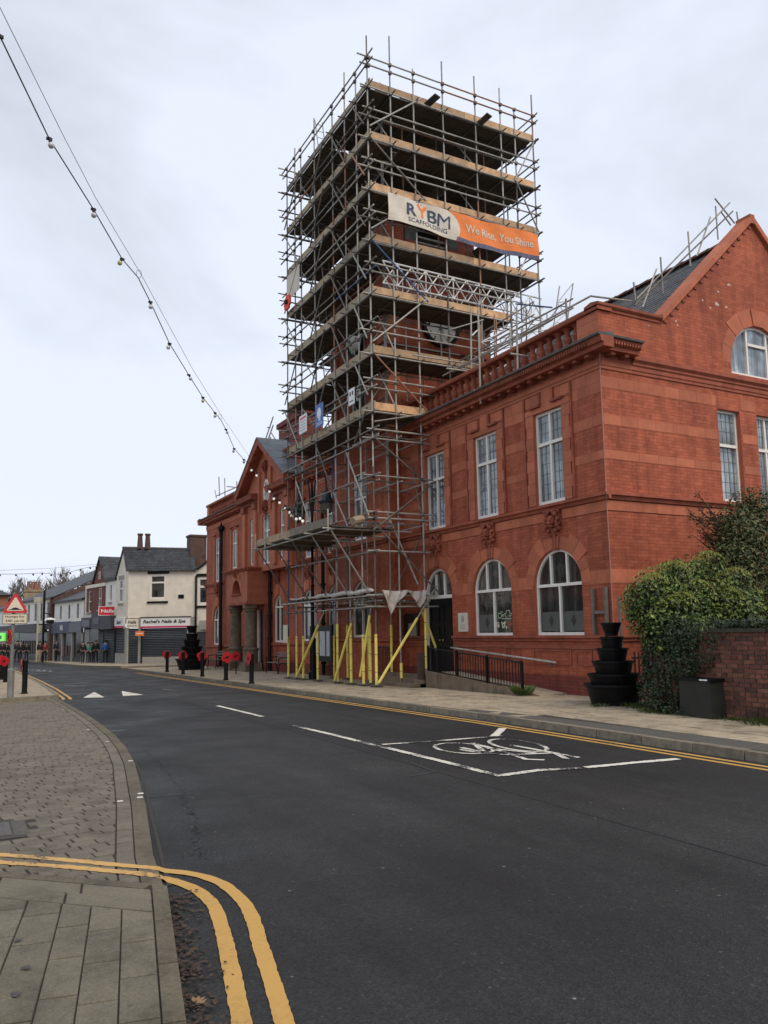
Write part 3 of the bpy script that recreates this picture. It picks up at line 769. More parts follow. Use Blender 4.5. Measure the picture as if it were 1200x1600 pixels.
# frosted lower panels with a lozenge
for c, side in ((AR[1], 1), (AR[0], 1), (AR[0], -1)):
    s0 = c+.06 if side > 0 else c-.74
    o = FF.obj('frosted_panel', s0, s0+.68, 1.56, 2.02, -.113, -.107, plain('frosted_glass', (.10, .11, .10), .3, .1, 3.), hall)
    mb = MB(); poly_plate(mb, FF, [(s0+.34-.09, 1.8), (s0+.34, 1.66), (s0+.34+.09, 1.8), (s0+.34, 1.95)], -.106, -.103); mb.build('etched_lozenge', plain('etched_mark', (.035, .04, .036), .4, .1, 3.), hall)
# double door with arched fanlight
dm = MB(); FF.box(dm, 19.75, 19.83, .28, 2.66, -.2, -.1); FF.box(dm, 21.27, 21.35, .28, 2.66, -.2, -.1)
n = 16; po = arch_pts(19.75, 21.35, 2.66, 3.47, n); pi = arch_pts(19.83, 21.27, 2.66, 3.39, n)
for i in range(n): dm.hexa([FF.P(*po[i], -.2), FF.P(*po[i+1], -.2), FF.P(*po[i+1], -.1), FF.P(*po[i], -.1), FF.P(*pi[i], -.2), FF.P(*pi[i+1], -.2), FF.P(*pi[i+1], -.1), FF.P(*pi[i], -.1)])
FF.box(dm, 19.83, 21.27, 2.56, 2.66, -.2, -.08)
for q in (.36, .66):
    s_ = 19.75+1.6*q; FF.box(dm, s_-.03, s_+.03, 2.66, 3.3, -.19, -.11)
door = dm.build('door', WHITE, hall)
g_ = MB(); poly_plate(g_, FF, [(19.8, 2.62), (21.3, 2.62)]+arch_pts(19.8, 21.3, 2.66, 3.42), -.18, -.17); g_.build('fanlight_pane', GLASSC, door)
for a, b in ((19.84, 20.545), (20.555, 21.26)):
    lm = MB(); FF.box(lm, a, b, .3, 2.55, -.19, -.13)
    for z0, z1 in ((.5, 1.15), (1.25, 1.75), (1.85, 2.42)):
        for a0, a1, zz0, zz1 in ((a+.12, b-.12, z0, z0+.03), (a+.12, b-.12, z1-.03, z1), (a+.12, a+.15, z0+.03, z1-.03), (b-.15, b-.12, z0+.03, z1-.03)):
            FF.box(lm, a0, a1, zz0, zz1, -.13, -.11)
    lm.build('door_leaf', DOORB, door)
h = MB(); h.ball(FF.P(20.46, 1.32, -.1), .035); h.ball(FF.P(20.64, 1.32, -.1), .035); h.build('door_handle', plain('brass', (.4, .28, .1), .3, .1, 3., metal=.9), door)
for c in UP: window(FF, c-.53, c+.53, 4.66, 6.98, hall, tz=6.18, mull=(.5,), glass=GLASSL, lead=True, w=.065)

# plinth mouldings, recessed panels
mb = MB()
for s0, s1 in ((YC-.10, 19.7), (21.4, 22.6)):
    FF.prof(mb, s0, s1, [(0, 1.30), (.05, 1.32), (.05, 1.36), (.10, 1.40), (.10, 1.45), (0, 1.46)])
    FF.prof(mb, s0, s1, [(0, 1.14), (.035, 1.14), (.035, 1.22), (0, 1.24)])
FS.prof(mb, XF, 24, [(0, 1.30), (.05, 1.32), (.05, 1.36), (.10, 1.40), (.10, 1.45), (0, 1.46)])
mb.build('plinth_moulding', TERRAD, hall)
for s0, s1 in ((14.0, 14.55), (14.7, 16.1), (16.6, 17.1), (17.2, 18.6), (18.9, 19.5)):
    mb = MB()
    for a0, a1, zz0, zz1 in ((s0, s1, 1.08, 1.12), (s0, s0+.04, .80, 1.08), (s1-.04, s1, .80, 1.08), (s0, s1, .76, .80)):
        FF.box(mb, a0, a1, zz0, zz1, 0, .02)
    mb.build('plinth_panel', TERRAD, hall)
mb = MB(); FF.box(mb, YC+.001, 19.7, -.1, .52, 0, .035); FF.box(mb, 21.4, 22.6, -.2, .52, 0, .035); FS.box(mb, XF-.034, 24, -.1, .52, 0, .035)
mb.build('base_course', REDS, hall)

# arch surrounds: voussoirs and keystones
def voussoirs(fr, c, r, zs, par, nv=11, w=.30, keyw=.2, mat=TERRA, ry=None, d=.012):
    ry = ry or r
    for i in range(nv):
        a0 = math.pi*i/nv; a1 = math.pi*(i+1)/nv; g = .004
        big = i in (2, 3, nv-4, nv-3)
        wo = w+(.13 if big else 0)+(.1 if i == nv//2 else 0); dd = d+(.01 if big else 0)+(.035 if i == nv//2 else 0)
        mb = MB(); P = []
        for (aa, off) in ((a0+g, 0), (a1-g, 0), (a1-g, wo), (a0+g, wo)): P.append((c+(r+off)*math.cos(aa), zs+(ry+off)*math.sin(aa)))
        mb.hexa([fr.P(*P[0], 0), fr.P(*P[1], 0), fr.P(*P[2], 0), fr.P(*P[3], 0), fr.P(*P[0], dd), fr.P(*P[1], dd), fr.P(*P[2], dd), fr.P(*P[3], dd)])
        mb.build('voussoir', mat, par)
for c in AR+[20.55]: voussoirs(FF, c, .875, 2.66, hall)
# blocks on the piers at arch springing
NB = [0]
def block_run(fr, s0, s1, z0, z1, d=.006, bw=.5, mat=TERRA, jit=.15, name='terracotta_block', par=None):
    a = s0
    while a < s1-.06:
        b = min(s1, a+bw*random.uniform(1-jit, 1+jit))
        if s1-b < .15: b = s1
        fr.obj(name, a+.003, b-.003, z0+.003, z1-.003, -.02, d+random.uniform(0, .003), mat, par or hall); NB[0] += 1
        a = b
for s0, s1 in ((YC, 14.18), (16.02, 16.86), (18.7, 19.62)):
    block_run(FF, s0, s1, 2.60, 2.91, bw=.42)
# quoin jamb blocks beside upper windows + hoods
for c in UP:
    for sg in (-1, 1):
        z = 4.66; k = 0
        while z < 6.95:
            z2 = min(7.0, z+.29); e = .3 if k % 2 else .26
            a, b = sorted((c+sg*.54, c+sg*(.54+e)))
            FF.obj('jamb_block', a, b, z+.003, z2-.003, -.02, .03, TERRA, hall); z = z2; k += 1
        a, b = sorted((c+sg*.2, c+sg*.62)); FF.obj('hood_mould', a, b, 7.13, 7.19, 0, .10, TERRAD, hall)
        a, b = sorted((c+sg*.86, c+sg*.91)); FF.obj('pilaster_strip', a, b, 4.66, 7.48, -.02, .045, TERRAD, hall)
    FF.obj('lintel_block', c-.84, c+.84, 6.985, 7.12, -.02, .04, TERRA, hall)
    for a, b in ((c-.28, c-.2), (c+.2, c+.28)): FF.obj('keystone_rib', a, b, 7.2, 7.5, 0, .06, TERRAD, hall)
    FF.obj('keystone_panel', c-.2, c+.2, 7.12, 7.5, 0, .03, TERRA, hall)
    block_run(FF, c-.855, c-.285, 7.2, 7.48, bw=.4); block_run(FF, c+.285, c+.855, 7.2, 7.48, bw=.4)
# banding between the windows
GAPS = [(YC, 14.28), (16.12, 16.95), (18.79, 19.58), (21.42, 22.6)]
for z0, z1 in ((5.4, 5.61), (6.19, 6.43)):
    for s0, s1 in GAPS: block_run(FF, s0, s1, z0, z1, bw=.36)
for s0, s1 in GAPS:
    block_run(FF, s0, s1, 6.94, 7.2, bw=.4); block_run(FF, s0, s1, 7.2, 7.49, bw=.5)
SGAPS = [(XF, 16.58), (17.48, 18.05), (19.05, 24)]
for z0, z1, d_ in ((5.4, 5.61, .006), (6.19, 6.43, .006), (7.05, 7.33, .006), (2.6, 2.91, .006)):
    for s0, s1 in (SGAPS if z0 > 3 else [(XF, 16)]): block_run(FS, s0, min(s1, 20), z0, z1, bw=.55)
# string courses (continuous mouldings round the corner)
def string(mb, fr, s0, s1, zt, k=1.):
    fr.prof(mb, s0, s1, [(0, zt-.17), (.06*k, zt-.16), (.08*k, zt-.09), (.14*k, zt-.07), (.14*k, zt-.01), (0, zt+.01)])
mb = MB(); string(mb, FF, YC-.14, 22.6, 4.63); string(mb, FS, XF, 24, 4.63)
mb.build('string_course', TERRAD, hall)
block_run(FF, YC, 14.8, 4.22, 4.45, d=.02); block_run(FF, 15.4, 17.5, 4.22, 4.45, d=.02); block_run(FF, 18.1, 20.2, 4.22, 4.45, d=.02); block_run(FF, 20.8, 22.6, 4.22, 4.45, d=.02)
block_run(FS, XF-.02, 19.5, 4.22, 4.45, d=.02)
# carved crests above the arches
def crest(fr, c, z, par, k=1.):
    mb = MB(); rr = random.Random(int(c*10))
    poly_plate(mb, fr, [(c-.24*k, z+.3*k), (c+.24*k, z+.3*k), (c+.26*k, z), (c+.12*k, z-.2*k), (c, z-.26*k), (c-.12*k, z-.2*k), (c-.26*k, z)], 0, .07)
    def bl(a, b, r, d, sx=1, sz=1): mb.ball(fr.P(c+a*k, z+b*k, d), r*k, 8, 0, (1, sx, sz))
    bl(0, .06, .12, .1, 1, 1.1); bl(0, -.02, .05, .2); bl(0, -.09, .07, .14, 1.3, .5); bl(.07, .1, .035, .18); bl(-.07, .1, .035, .18)
    for sg in (-1, 1):
        bl(.15*sg, .2, .07, .11); bl(.21*sg, .08, .06, .1); bl(.2*sg, -.08, .065, .1); bl(.13*sg, -.2, .055, .1); bl(.25*sg, -.16, .05, .09); bl(.24*sg, .27, .05, .1); bl(.08*sg, .25, .05, .13)
        bl(.28*sg, -.04, .035, .1); bl(.1*sg, -.3, .04, .09); bl(.2*sg, .0, .04, .13)
    fr.box(mb, c-.2*k, c+.2*k, z+.27*k, z+.33*k, .05, .15)
    for a in (-.09, .01): fr.box(mb, c+a, c+a+.07, z-.66*k, z-.27*k, 0, .05)
    mb.build('carved_crest', TERRAD, par, smooth=False)
for c in AR+[20.5]: crest(FF, c, 4.16, hall)

# entablature: architrave, modillions, dentils, cornice, blocking course, balustrade
def entab(fr, s0, s1, full=True, z=0., parent=None, endcap=0):
    parent = parent or hall
    mb = MB()
    fr.prof(mb, s0, s1, [(0, 7.48+z), (.03, 7.49+z), (.03, 7.56+z), (.05, 7.57+z), (.05, 7.66+z), (.08, 7.69+z), (0, 7.70+z)])
    mb.build('architrave', TERRAD if not full else TERRA, parent)
    if not full: return
    mb = MB(); fr.prof(mb, s0-endcap, s1, [(0, 7.84+z), (.30, 7.84+z), (.30, 7.93+z), (.36, 7.95+z), (.40, 8.08+z), (0, 8.08+z)])
    fr.box(mb, s0, s1, 7.70+z, 7.84+z, 0, .03); mb.build('cornice', TERRAD, parent)
    mb = MB(); a = s0+.02
    while a < s1: fr.box(mb, a, a+.05, 7.955+z, 8.03+z, .37, .41); a += .085
    mb.build('dentil_course', TERRAD, parent, kind='stuff')
    mb = MB(); fr.prof(mb, s0-endcap, s1, [(0, 8.082+z), (.46, 8.082+z), (.47, 8.13+z), (0, 8.20+z)]); mb.build('cornice_capping', LEADTOP, parent)
    a = s0+.12
    while a < s1-.1:
        fr.obj('modillion', a, a+.13, 7.765+z, 7.838+z, .03, .24, TERRAD, parent); a += .42
entab(FF, YC-.0, 22.3, endcap=.46)
entab(Fr((0, YC, 0), (1, 0, 0), (0, -1, 0)), XF, XF+.95)
mb = MB(); FS.prof(mb, XF+.95, 24, [(0, 7.48), (.03, 7.49), (.03, 7.56), (.05, 7.57), (.05, 7.66), (.08, 7.69), (.08, 7.74), (.14, 7.80), (.14, 7.9), (0, 7.92)]); mb.build('cornice', TERRAD, hall)
mb = MB(); FF.box(mb, YC, 22.6, 8.0, 8.38, -.35, -.02); mb.build('blocking_course', TERRA, hall)
# corner pier
for i, (z0, z1) in enumerate(((8.2, 8.44), (8.44, 8.68), (8.68, 8.9))):
    FF.obj('pier_block', YC+.004, YC+.36, z0, z1-.004, -.32, -.004, TERRA, hall); FF.obj('pier_block', YC+.365, YC+.72, z0, z1-.004, -.32, -.006, TERRA, hall)
bal = MB(); bal.lathe((0, 0, 0), [(.11, 0), (.11, .05), (.07, .07), (.075, .1), (.105, .17), (.11, .23), (.075, .27), (.085, .29), (.075, .31), (.06, .38), (.075, .43), (.10, .45), (.11, .46), (.11, .5)], 10)
BAL = bal.mesh('baluster', TERRAD, smooth=True)
def balustrade(x, y0, y1, z, parent, step=.335):
    y = y0
    while y < y1: inst('baluster', BAL, parent, (x, y, z)); y += step
balustrade(XF+.17, 14.2, 22.4, 8.385, hall)
mb = MB(); FF.prof(mb, YC-.06, 22.6, [(-.38, 8.885), (.04, 8.885), (.06, 8.93), (.06, 8.99), (-.17, 9.05), (-.4, 8.99)]); mb.build('coping', TERRAD, hall)

# ---------- side wall with gable
GX0, GXA, GX1 = 14.8, 18.4, 22.0
holes = [rect_hole(16.62, 17.44, 4.66, 7.0), rect_hole(18.08, 18.98, 4.66, 7.0), rect_hole(19.6, 20.4, 4.66, 7.0), [(17.26, 8.0), (19.54, 8.0)]+arch_pts(17.26, 19.54, 8.25, 9.4)]
mb = MB(); wall(mb, FS, [(XF, -.1), (24, -.1), (24, 8.95), (GX1, 8.95), (GXA, 12.3), (GX0, 8.95), (XF, 8.88)], holes, mi=0, mir=1)
mb.build('side_wall', [RED, TERRA], hall)
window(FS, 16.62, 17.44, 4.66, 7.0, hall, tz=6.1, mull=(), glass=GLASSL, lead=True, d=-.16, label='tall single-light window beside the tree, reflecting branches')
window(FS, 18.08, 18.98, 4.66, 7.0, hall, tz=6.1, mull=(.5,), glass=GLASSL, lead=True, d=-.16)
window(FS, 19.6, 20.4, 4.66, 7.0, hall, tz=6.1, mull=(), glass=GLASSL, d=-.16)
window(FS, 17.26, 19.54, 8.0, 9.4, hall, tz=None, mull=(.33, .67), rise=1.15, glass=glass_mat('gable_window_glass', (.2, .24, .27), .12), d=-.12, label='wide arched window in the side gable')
FS.obj('glazing_bar', 18.05, 18.75, 8.86, 8.93, -.16, -.07, WHITE, hall)
voussoirs(FS, 18.4, 1.15, 8.25, hall, nv=9, w=.34, ry=1.16, d=.006)
mb = MB(); FS.box(mb, XF-.05, GX0-.02, 8.885, 8.95, -.35, .03)
FS.prof(mb, XF-.06, GX0+.02, [(-.38, 8.95), (.05, 8.95), (.09, 8.99), (.09, 9.05), (-.15, 9.1), (-.38, 9.05)]); mb.build('coping', TERRAD, hall)
for sg, xe in ((1, GX0), (-1, GX1)):  # raking coping stones, one by one
    n = 11
    for i in range(n):
        a = i/n; b = (i+1)/n; xa = xe+(GXA-xe)*a; xb = xe+(GXA-xe)*b; za = 8.98+3.4*a; zb = 8.98+3.4*b
        mb = MB(); g = .004; xb -= g*sg
        P = []
        for (x, z) in ((xa, za), (xb, zb-.004)): P.append((x, z))
        mb.hexa([FS.P(P[0][0], P[0][1]-.06, .1), FS.P(P[1][0], P[1][1]-.06, .1), FS.P(P[1][0], P[1][1]-.06, -.36), FS.P(P[0][0], P[0][1]-.06, -.36),
                 FS.P(P[0][0], P[0][1]+.12, .1), FS.P(P[1][0], P[1][1]+.12, .1), FS.P(P[1][0], P[1][1]+.12, -.36), FS.P(P[0][0], P[0][1]+.12, -.36)])
        mb.build('coping_stone', TERRA, hall)
FS.obj('apex_stone', GXA-.09, GXA+.09, 12.25, 12.5, -.355, .095, TERRA, hall)
for i in range(16):  # stepped shadow bricks under the coping
    a = i/16; xa = GX0+(GXA-GX0)*a; za = 8.9+3.4*a; FS.obj('corbel_brick', xa+.12, xa+.22, za+.03, za+.08, 0, .03, TERRAD, hall)
# pale patches where something was taken off the wall
for (px, py, r_) in ((1139, 445, .05), (1122, 456, .035), (1098, 469, .03), (1120, 475, .07), (1135, 480, .04), (1110, 481, .03), (1056, 502, .03), (1059, 508, .03), (1014, 509, .025), (1124, 407, .03)):
    p = atY(px, py, YC-.003); mb = MB(); rr = random.Random(px)
    pts = [(p.x+r_*math.cos(t*.785)*rr.uniform(.5, 1.3)*1.3, p.z+r_*math.sin(t*.785)*rr.uniform(.4, 1.)) for t in range(8)]
    poly_plate(mb, FS, pts, .001, .004); mb.build('plaster_scar', plain('plaster_scar', (.6, .42, .36), .9, .2, 8.), hall)
# slate roof behind the gable: stepped courses, ridge tiles
def slate_roof(x_e, x_r, z_e, z_r, y0, y1, parent, n=26, name='roof'):
    mb = MB()
    for i in range(n):
        a = i/n; b = (i+1)/n+.012; x0 = x_e+(x_r-x_e)*a; x1 = x_e+(x_r-x_e)*b; z0 = z_e+(z_r-z_e)*a+.028; z1 = z_e+(z_r-z_e)*b+.0
        mb.hexa([(x0, y0, z0-.03), (x1, y0, z1-.03), (x1, y1, z1-.03), (x0, y1, z0-.03), (x0, y0, z0), (x1, y0, z1), (x1, y1, z1), (x0, y1, z0)])
    return mb.build(name, HSL, parent)
HSL = brick('hall_roof_slate', (.15, .155, .16), (.10, .105, .11), (.03, .03, .033), .3, .19, .016, rough=.6, bmp=.8)
rf = slate_roof(13.55, 18.4, 8.1, 12.02, YC+.36, 24.5, hall); slate_roof(23.2, 18.4, 8.1, 12.02, YC+.36, 24.5, hall)
y = YC+.4
while y < 24:
    mb = MB(); zt = 12.14
    for i in range(5):
        a0 = math.pi*i/5; a1 = math.pi*(i+1)/5
        mb.quad([(18.4+.16*math.cos(a0), y, zt-.1+.13*math.sin(a0)), (18.4+.16*math.cos(a1), y, zt-.1+.13*math.sin(a1)), (18.4+.15*math.cos(a1), y+.44, zt-.11+.12*math.sin(a1)), (18.4+.15*math.cos(a0), y+.44, zt-.11+.12*math.sin(a0))])
    mb.build('ridge_tile', RIDGE, rf); y += .45
# body behind (roof deck) and lightning cable on the corner
mb = MB(); mb.box((XF+.3, YC+.3, 8.0), (24, 45, 8.2)); mb.build('roof_deck', LEADTOP, hall)
mb = MB(); cb = [atX(936.5, 524, XF-.01), Vector((XF-.03, YC-.02, 7.4)), Vector((XF-.03, YC-.02, 4.7)), Vector((XF-.17, YC-.16, 4.6)), Vector((XF-.03, YC-.02, 4.4)), Vector((XF-.03, YC-.03, 1.5)), Vector((XF-.06, YC-.05, .6))]
mb.path(cb, .011, 5); mb.build('lightning_cable', plain('cable_pink', (.42, .2, .15), .6, .1, 4.), hall)

# ---------- clock tower inside the scaffold
TX0, TX1, TY0, TY1, TZ = 12.3, 16.5, 22.6, 26.8, 13.7
TF = Fr((TX0, 0, 0), (0, 1, 0), (-1, 0, 0)); TS = Fr((0, TY0, 0), (1, 0, 0), (0, -1, 0)); TN_ = Fr((0, TY1, 0), (1, 0, 0), (0, 1, 0)); TE = Fr((TX1, 0, 0), (0, 1, 0), (1, 0, 0))
mb = MB()
wall(mb, TF, [(TY0, -.2), (TY1, -.2), (TY1, TZ), (TY0, TZ)], [arch_hole(23.95, 25.4, 1.42, 2.6, 3.35), rect_hole(24.15, 25.2, 4.75, 7.1), arch_hole(24.1, 25.3, 9.2, 10.4, 11.0)], mir=1)
wall(mb, TS, [(TX0, -.2), (TX1, -.2), (TX1, TZ), (TX0, TZ)], [rect_hole(14.0, 14.8, 12.75, 13.55), arch_hole(13.9, 14.9, 9.2, 10.2, 10.7)] if False else [], mir=1)
wall(mb, TN_, [(TX0, -.2), (TX1, -.2), (TX1, TZ), (TX0, TZ)], [], mir=1); wall(mb, TE, [(TY0, 7), (TY1, 7), (TY1, TZ), (TY0, TZ)], [], mir=1)
mb.build('tower_wall', [RED, TERRA], hall)
window(TF, 23.95, 25.4, 1.42, 3.35, hall, tz=2.55, mull=(.5,), rise=.75, glass=GLASSC); window(TF, 24.15, 25.2, 4.75, 7.1, hall, tz=6.2, glass=GLASSL, lead=True); window(TF, 24.1, 25.3, 9.2, 11.0, hall, mull=(.5,), rise=.6)
voussoirs(TF, 24.675, .74, 2.6, hall, nv=9)
for z_, k_, xe_ in ((4.63, 1, XF), (8.3, 1, TX1), (11.1, 1.6, TX1+.14), (13.7, 1.6, TX1+.14)):
    mb = MB(); string(mb, TF, TY0-.14, TY1+.14, z_, k_); string(mb, TS, TX0-.14, xe_, z_, k_); mb.build('string_course', TERRAD, hall)
mb = MB()
TF.prof(mb, TY0-.1, TY1, [(0, 1.25), (.08, 1.3), (.08, 1.38), (0, 1.4)]); TS.prof(mb, TX0-.1, XF, [(0, 1.25), (.08, 1.3), (.08, 1.38), (0, 1.4)])
mb.build('plinth_moulding', TERRAD, hall)
for i in range(4):
    for fr, a in ((TS, (TX0, TX0+.5)), (TS, (TX1-.5, TX1)), (TF, (TY0, TY0+.5)), (TF, (TY1-.5, TY1))):
        fr.obj('tower_pilaster', a[0], a[1], 8.4+i*1.3, 8.4+i*1.3+1.28, 0, .06, TERRA, hall)
for k in range(5): TS.obj('tower_panel_rib', 13.1+k*.62, 13.16+k*.62, 9.3, 11.0, 0, .03, TERRAD, hall)
# clock faces
CLK = plain('clock_dial', (.62, .61, .56), .5, .05, 3.)
for fr, c, zc in ((TS, 14.45, 12.0), (TF, 24.7, 12.0)):
    mb = MB(); n = 24; poly_plate(mb, fr, [(c+.62*math.cos(2*math.pi*i/n), zc+.62*math.sin(2*math.pi*i/n)) for i in range(n)], .02, .06); dial = mb.build('clock_dial', CLK, hall)
    mb = MB()
    for i in range(n):
        a0 = 2*math.pi*i/n; a1 = 2*math.pi*(i+1)/n
        mb.hexa([fr.P(c+r_*math.cos(a), zc+r_*math.sin(a), d_) for d_ in (.02, .13) for (r_, a) in ((.62, a0), (.74, a0), (.74, a1), (.62, a1))])
    mb.build('clock_ring', DARK, dial)
    mb = MB()
    for i in range(12):
        a = math.pi*i/6; v = Vector((math.cos(a), math.sin(a))); s_ = Vector((-v.y, v.x))*(.022 if i % 3 else .035)
        mb.quad([fr.P(c+v.x*.43+s_.x, zc+v.y*.43+s_.y, .064), fr.P(c+v.x*.43-s_.x, zc+v.y*.43-s_.y, .064), fr.P(c+v.x*.57-s_.x, zc+v.y*.57-s_.y, .064), fr.P(c+v.x*.57+s_.x, zc+v.y*.57+s_.y, .064)])
    mb.build('hour_mark', BLACKI, dial)
    mb = MB()
    for a, l, w in ((4.2, .32, .05), (5.1, .5, .035)):
        v = Vector((math.cos(a), math.sin(a))); s_ = Vector((-v.y, v.x))*w/2
        mb.quad([fr.P(c+s_.x, zc+s_.y, .075), fr.P(c-s_.x, zc-s_.y, .075), fr.P(c+v.x*l, zc+v.y*l, .075)])
    mb.build('clock_hand', BLACKI, dial)
# belfry stage, stone hoods and leaded cupola
STG = plain('grey_green_stone', (.13, .14, .115), .85, .3, 3.)
mb = MB()
for fr, c0, c1 in ((TS, TX0+.3, TX1-.3), (TF, TY0+.3, TY1-.3), (TN_, TX0+.3, TX1-.3), (TE, TY0+.3, TY1-.3)):
    cc = (c0+c1)/2; wall(mb, fr, [(c0, TZ), (c1, TZ), (c1, 16.0), (c0, 16.0)], [arch_hole(cc-.7, cc+.7, 14.3, 15.1, 15.8)], d=-.3, reveal=.4)
mb.build('belfry_wall', RED, hall)
for fr, cc in ((TS, 14.4), (TF, 24.7)):
    voussoirs(Fr(fr.o-fr.n*.3, fr.s, fr.n), cc, .7, 15.1, hall, nv=9, w=.4, mat=STG)
    for k in range(6): Fr(fr.o, fr.s, fr.n).obj('louvre', cc-.7, cc+.7, 14.35+k*.2, 14.42+k*.2, -.62, -.45, GREYR, hall)
mb = MB(); mb.box((TX0+.1, TY0+.1, 16.0), (TX1-.1, TY1-.1, 16.25)); mb.build('belfry_cornice', STG, hall)
mb = MB(); mb.lathe(((TX0+TX1)/2, (TY0+TY1)/2, 16.25), [(1.75, 0), (1.7, .15), (1.4, .35), (.8, .5), (.1, .56)], 16); mb.build('cupola', LEADTOP, hall, smooth=True)

# ---------- street front, left wing
def sill(y): return 1.43-.0195*max(0, y-22)
ARL = [(43.3, .75), (33.9, .55), (30.45, .66), (28.0, .6)]; holes = []
for c, r in ARL: holes.append(arch_hole(c-r, c+r, sill(c), 3.4-r-.02*max(0, c-28), 3.4-.02*max(0, c-28)))
holes.append(rect_hole(35.35, 36.7, -.05, 2.7))
UPL = [(43.35, 4.45, 6.88), (40.3, 4.95, 6.97), (30.4, 4.66, 7.0), (28.2, 4.66, 7.0)]
for c, a, b in UPL: holes.append(rect_hole(c-.46, c+.46, a, b))
mb = MB(); wall(mb, FF, [(TY1, -.3), (45.5, -.3), (45.5, 7.7), (TY1, 7.7)], holes, mir=1)
mb.quad([(XF, 45.5, -.3), (20, 45.5, -.3), (20, 45.5, 7.7), (XF, 45.5, 7.7)])
mb.build('wall', [RED, TERRA], hall)
for c, r in ARL:
    zt = 3.4-.02*max(0, c-28); window(FF, c-r, c+r, sill(c), zt, hall, tz=zt-r+.02, mull=(.5,), rise=r, glass=GLASSC)
    voussoirs(FF, c, r+.01, zt-r, hall, nv=7, w=.3); crest(FF, c, 4.05, hall, .85)
for c, a, b in UPL:
    window(FF, c-.46, c+.46, a, b, hall, tz=a+.65*(b-a), glass=GLASSL)
    for sg in (-1, 1):
        s0, s1 = sorted((c+sg*.47, c+sg*.7)); z = a; k = 0
        while z < b-.05: FF.obj('jamb_block', s0, s1, z+.004, min(z+.4, b)-.004, -.02, .03, TERRA, hall); z += .4
        s0, s1 = sorted((c+sg*.25, c+sg*.72)); FF.obj('hood_mould', s0, s1, b+.12, b+.18, 0, .1, TERRAD, hall)
mb = MB(); string(mb, FF, TY1, 31.2, 4.63); string(mb, FF, 38.3, 42.0, 4.9, 1.2); string(mb, FF, 42.0, 45.64, 4.40)
FF.prof(mb, 42, 45.5, [(0, 3.85), (.03, 3.85), (.03, 3.9), (0, 3.92)])
mb.build('string_course', TERRAD, hall)
mb = MB()
for a, b in ((26.8, 35.5), (38.0, 45.58)):
    mb.hexa([FF.P(a, sill(a)-.12, 0), FF.P(b, sill(b)-.12, 0), FF.P(b, sill(b)-.12, .08), FF.P(a, sill(a)-.12, .08), FF.P(a, sill(a)-.02, 0), FF.P(b, sill(b)-.02, 0), FF.P(b, sill(b)-.02, .08), FF.P(a, sill(a)-.02, .08)])
mb.build('plinth_moulding', TERRAD, hall)
mb = MB(); FF.box(mb, 26.8, 35.5, -.4, .35, 0, .035); FF.box(mb, 37.6, 45.53, -.5, .25, 0, .035); mb.build('base_course', REDS, hall)
entab(FF, 26.8, 31.2); entab(FF, 37.4, 45.5, endcap=0)
mb = MB(); Fr((0, 45.5, 0), (1, 0, 0), (0, 1, 0)).prof(mb, XF-.46, XF+4, [(0, 7.84), (.30, 7.84), (.40, 8.08), (.46, 8.1), (.46, 8.14), (0, 8.2)]); mb.build('cornice', TERRAD, hall)
mb = MB(); FF.box(mb, 37.8, 45.5, 8.1, 8.36, -.3, -.02); FF.box(mb, 26.8, 31, 8.1, 8.38, -.3, -.02); mb.build('blocking_course', TERRA, hall)
FF.obj('balustrade_pier', 45.1, 45.5, 8.36, 8.9, -.3, .0, TERRA, hall); FF.obj('balustrade_pier', 38.9, 39.3, 8.36, 9.05, -.3, .0, TERRA, hall)
balustrade(XF+.16, 39.5, 45.0, 8.36, hall, .3); balustrade(XF+.16, 27, 31, 8.38, hall, .33)
mb = MB(); FF.prof(mb, 38.9, 45.56, [(-.36, 8.87), (.04, 8.87), (.06, 8.93), (.06, 8.98), (-.36, 9.02)]); FF.prof(mb, 26.8, 31, [(-.36, 8.88), (.04, 8.88), (.06, 8.93), (.06, 8.98), (-.36, 9.02)]); mb.build('coping', TERRAD, hall)
# gabled centre bay
BX = 12.35; BF = Fr((BX, 0, 0), (0, 1, 0), (-1, 0, 0)); GC = 34.3
mb = MB()
gh = [rect_hole(GC-.47, GC+.47, 4.7, 6.95), rect_hole(GC+1.75, GC+2.25, 4.8, 6.95), rect_hole(GC-2.25, GC-1.75, 4.7, 6.95)]
ov = [(GC+.40*math.cos(2*math.pi*i/20), 8.0+.58*math.sin(2*math.pi*i/20)) for i in range(20)]
wall(mb, BF, [(GC-3.1, 4.4), (GC+3.1, 4.4), (GC+3.1, 7.95), (GC+.12, 10.1), (GC-.12, 10.1), (GC-3.1, 7.95)], gh+[ov], mir=1, reveal=.2)
for y_, sg in ((GC-3.1, -1), (GC+3.1, 1)): mb.quad([(BX, y_, 4.4), (XF, y_, 4.4), (XF, y_, 7.95), (BX, y_, 7.95)])
mb.quad([(BX, GC-3.1, 4.4), (XF, GC-3.1, 4.4), (XF, GC+3.1, 4.4), (BX, GC+3.1, 4.4)])
mb.build('gable_bay_wall', [TERRA, TERRA], hall)
window(BF, GC-.47, GC+.47, 4.7, 6.95, hall, tz=6.2, glass=GLASSL); window(BF, GC+1.75, GC+2.25, 4.8, 6.95, hall, tz=6.2, mull=(), glass=GLASSL); window(BF, GC-2.25, GC-1.75, 4.7, 6.95, hall, tz=6.2, mull=(), glass=GLASSL)
mb = MB()
for i in range(20):
    a0, a1 = 2*math.pi*i/20, 2*math.pi*(i+1)/20
    mb.hexa([BF.P(GC+k1*math.cos(a), 8.0+k2*math.sin(a), d_) for d_ in (-.12, -.02) for (k1, k2, a) in ((.29, .46, a0), (.40, .58, a0), (.40, .58, a1), (.29, .46, a1))])
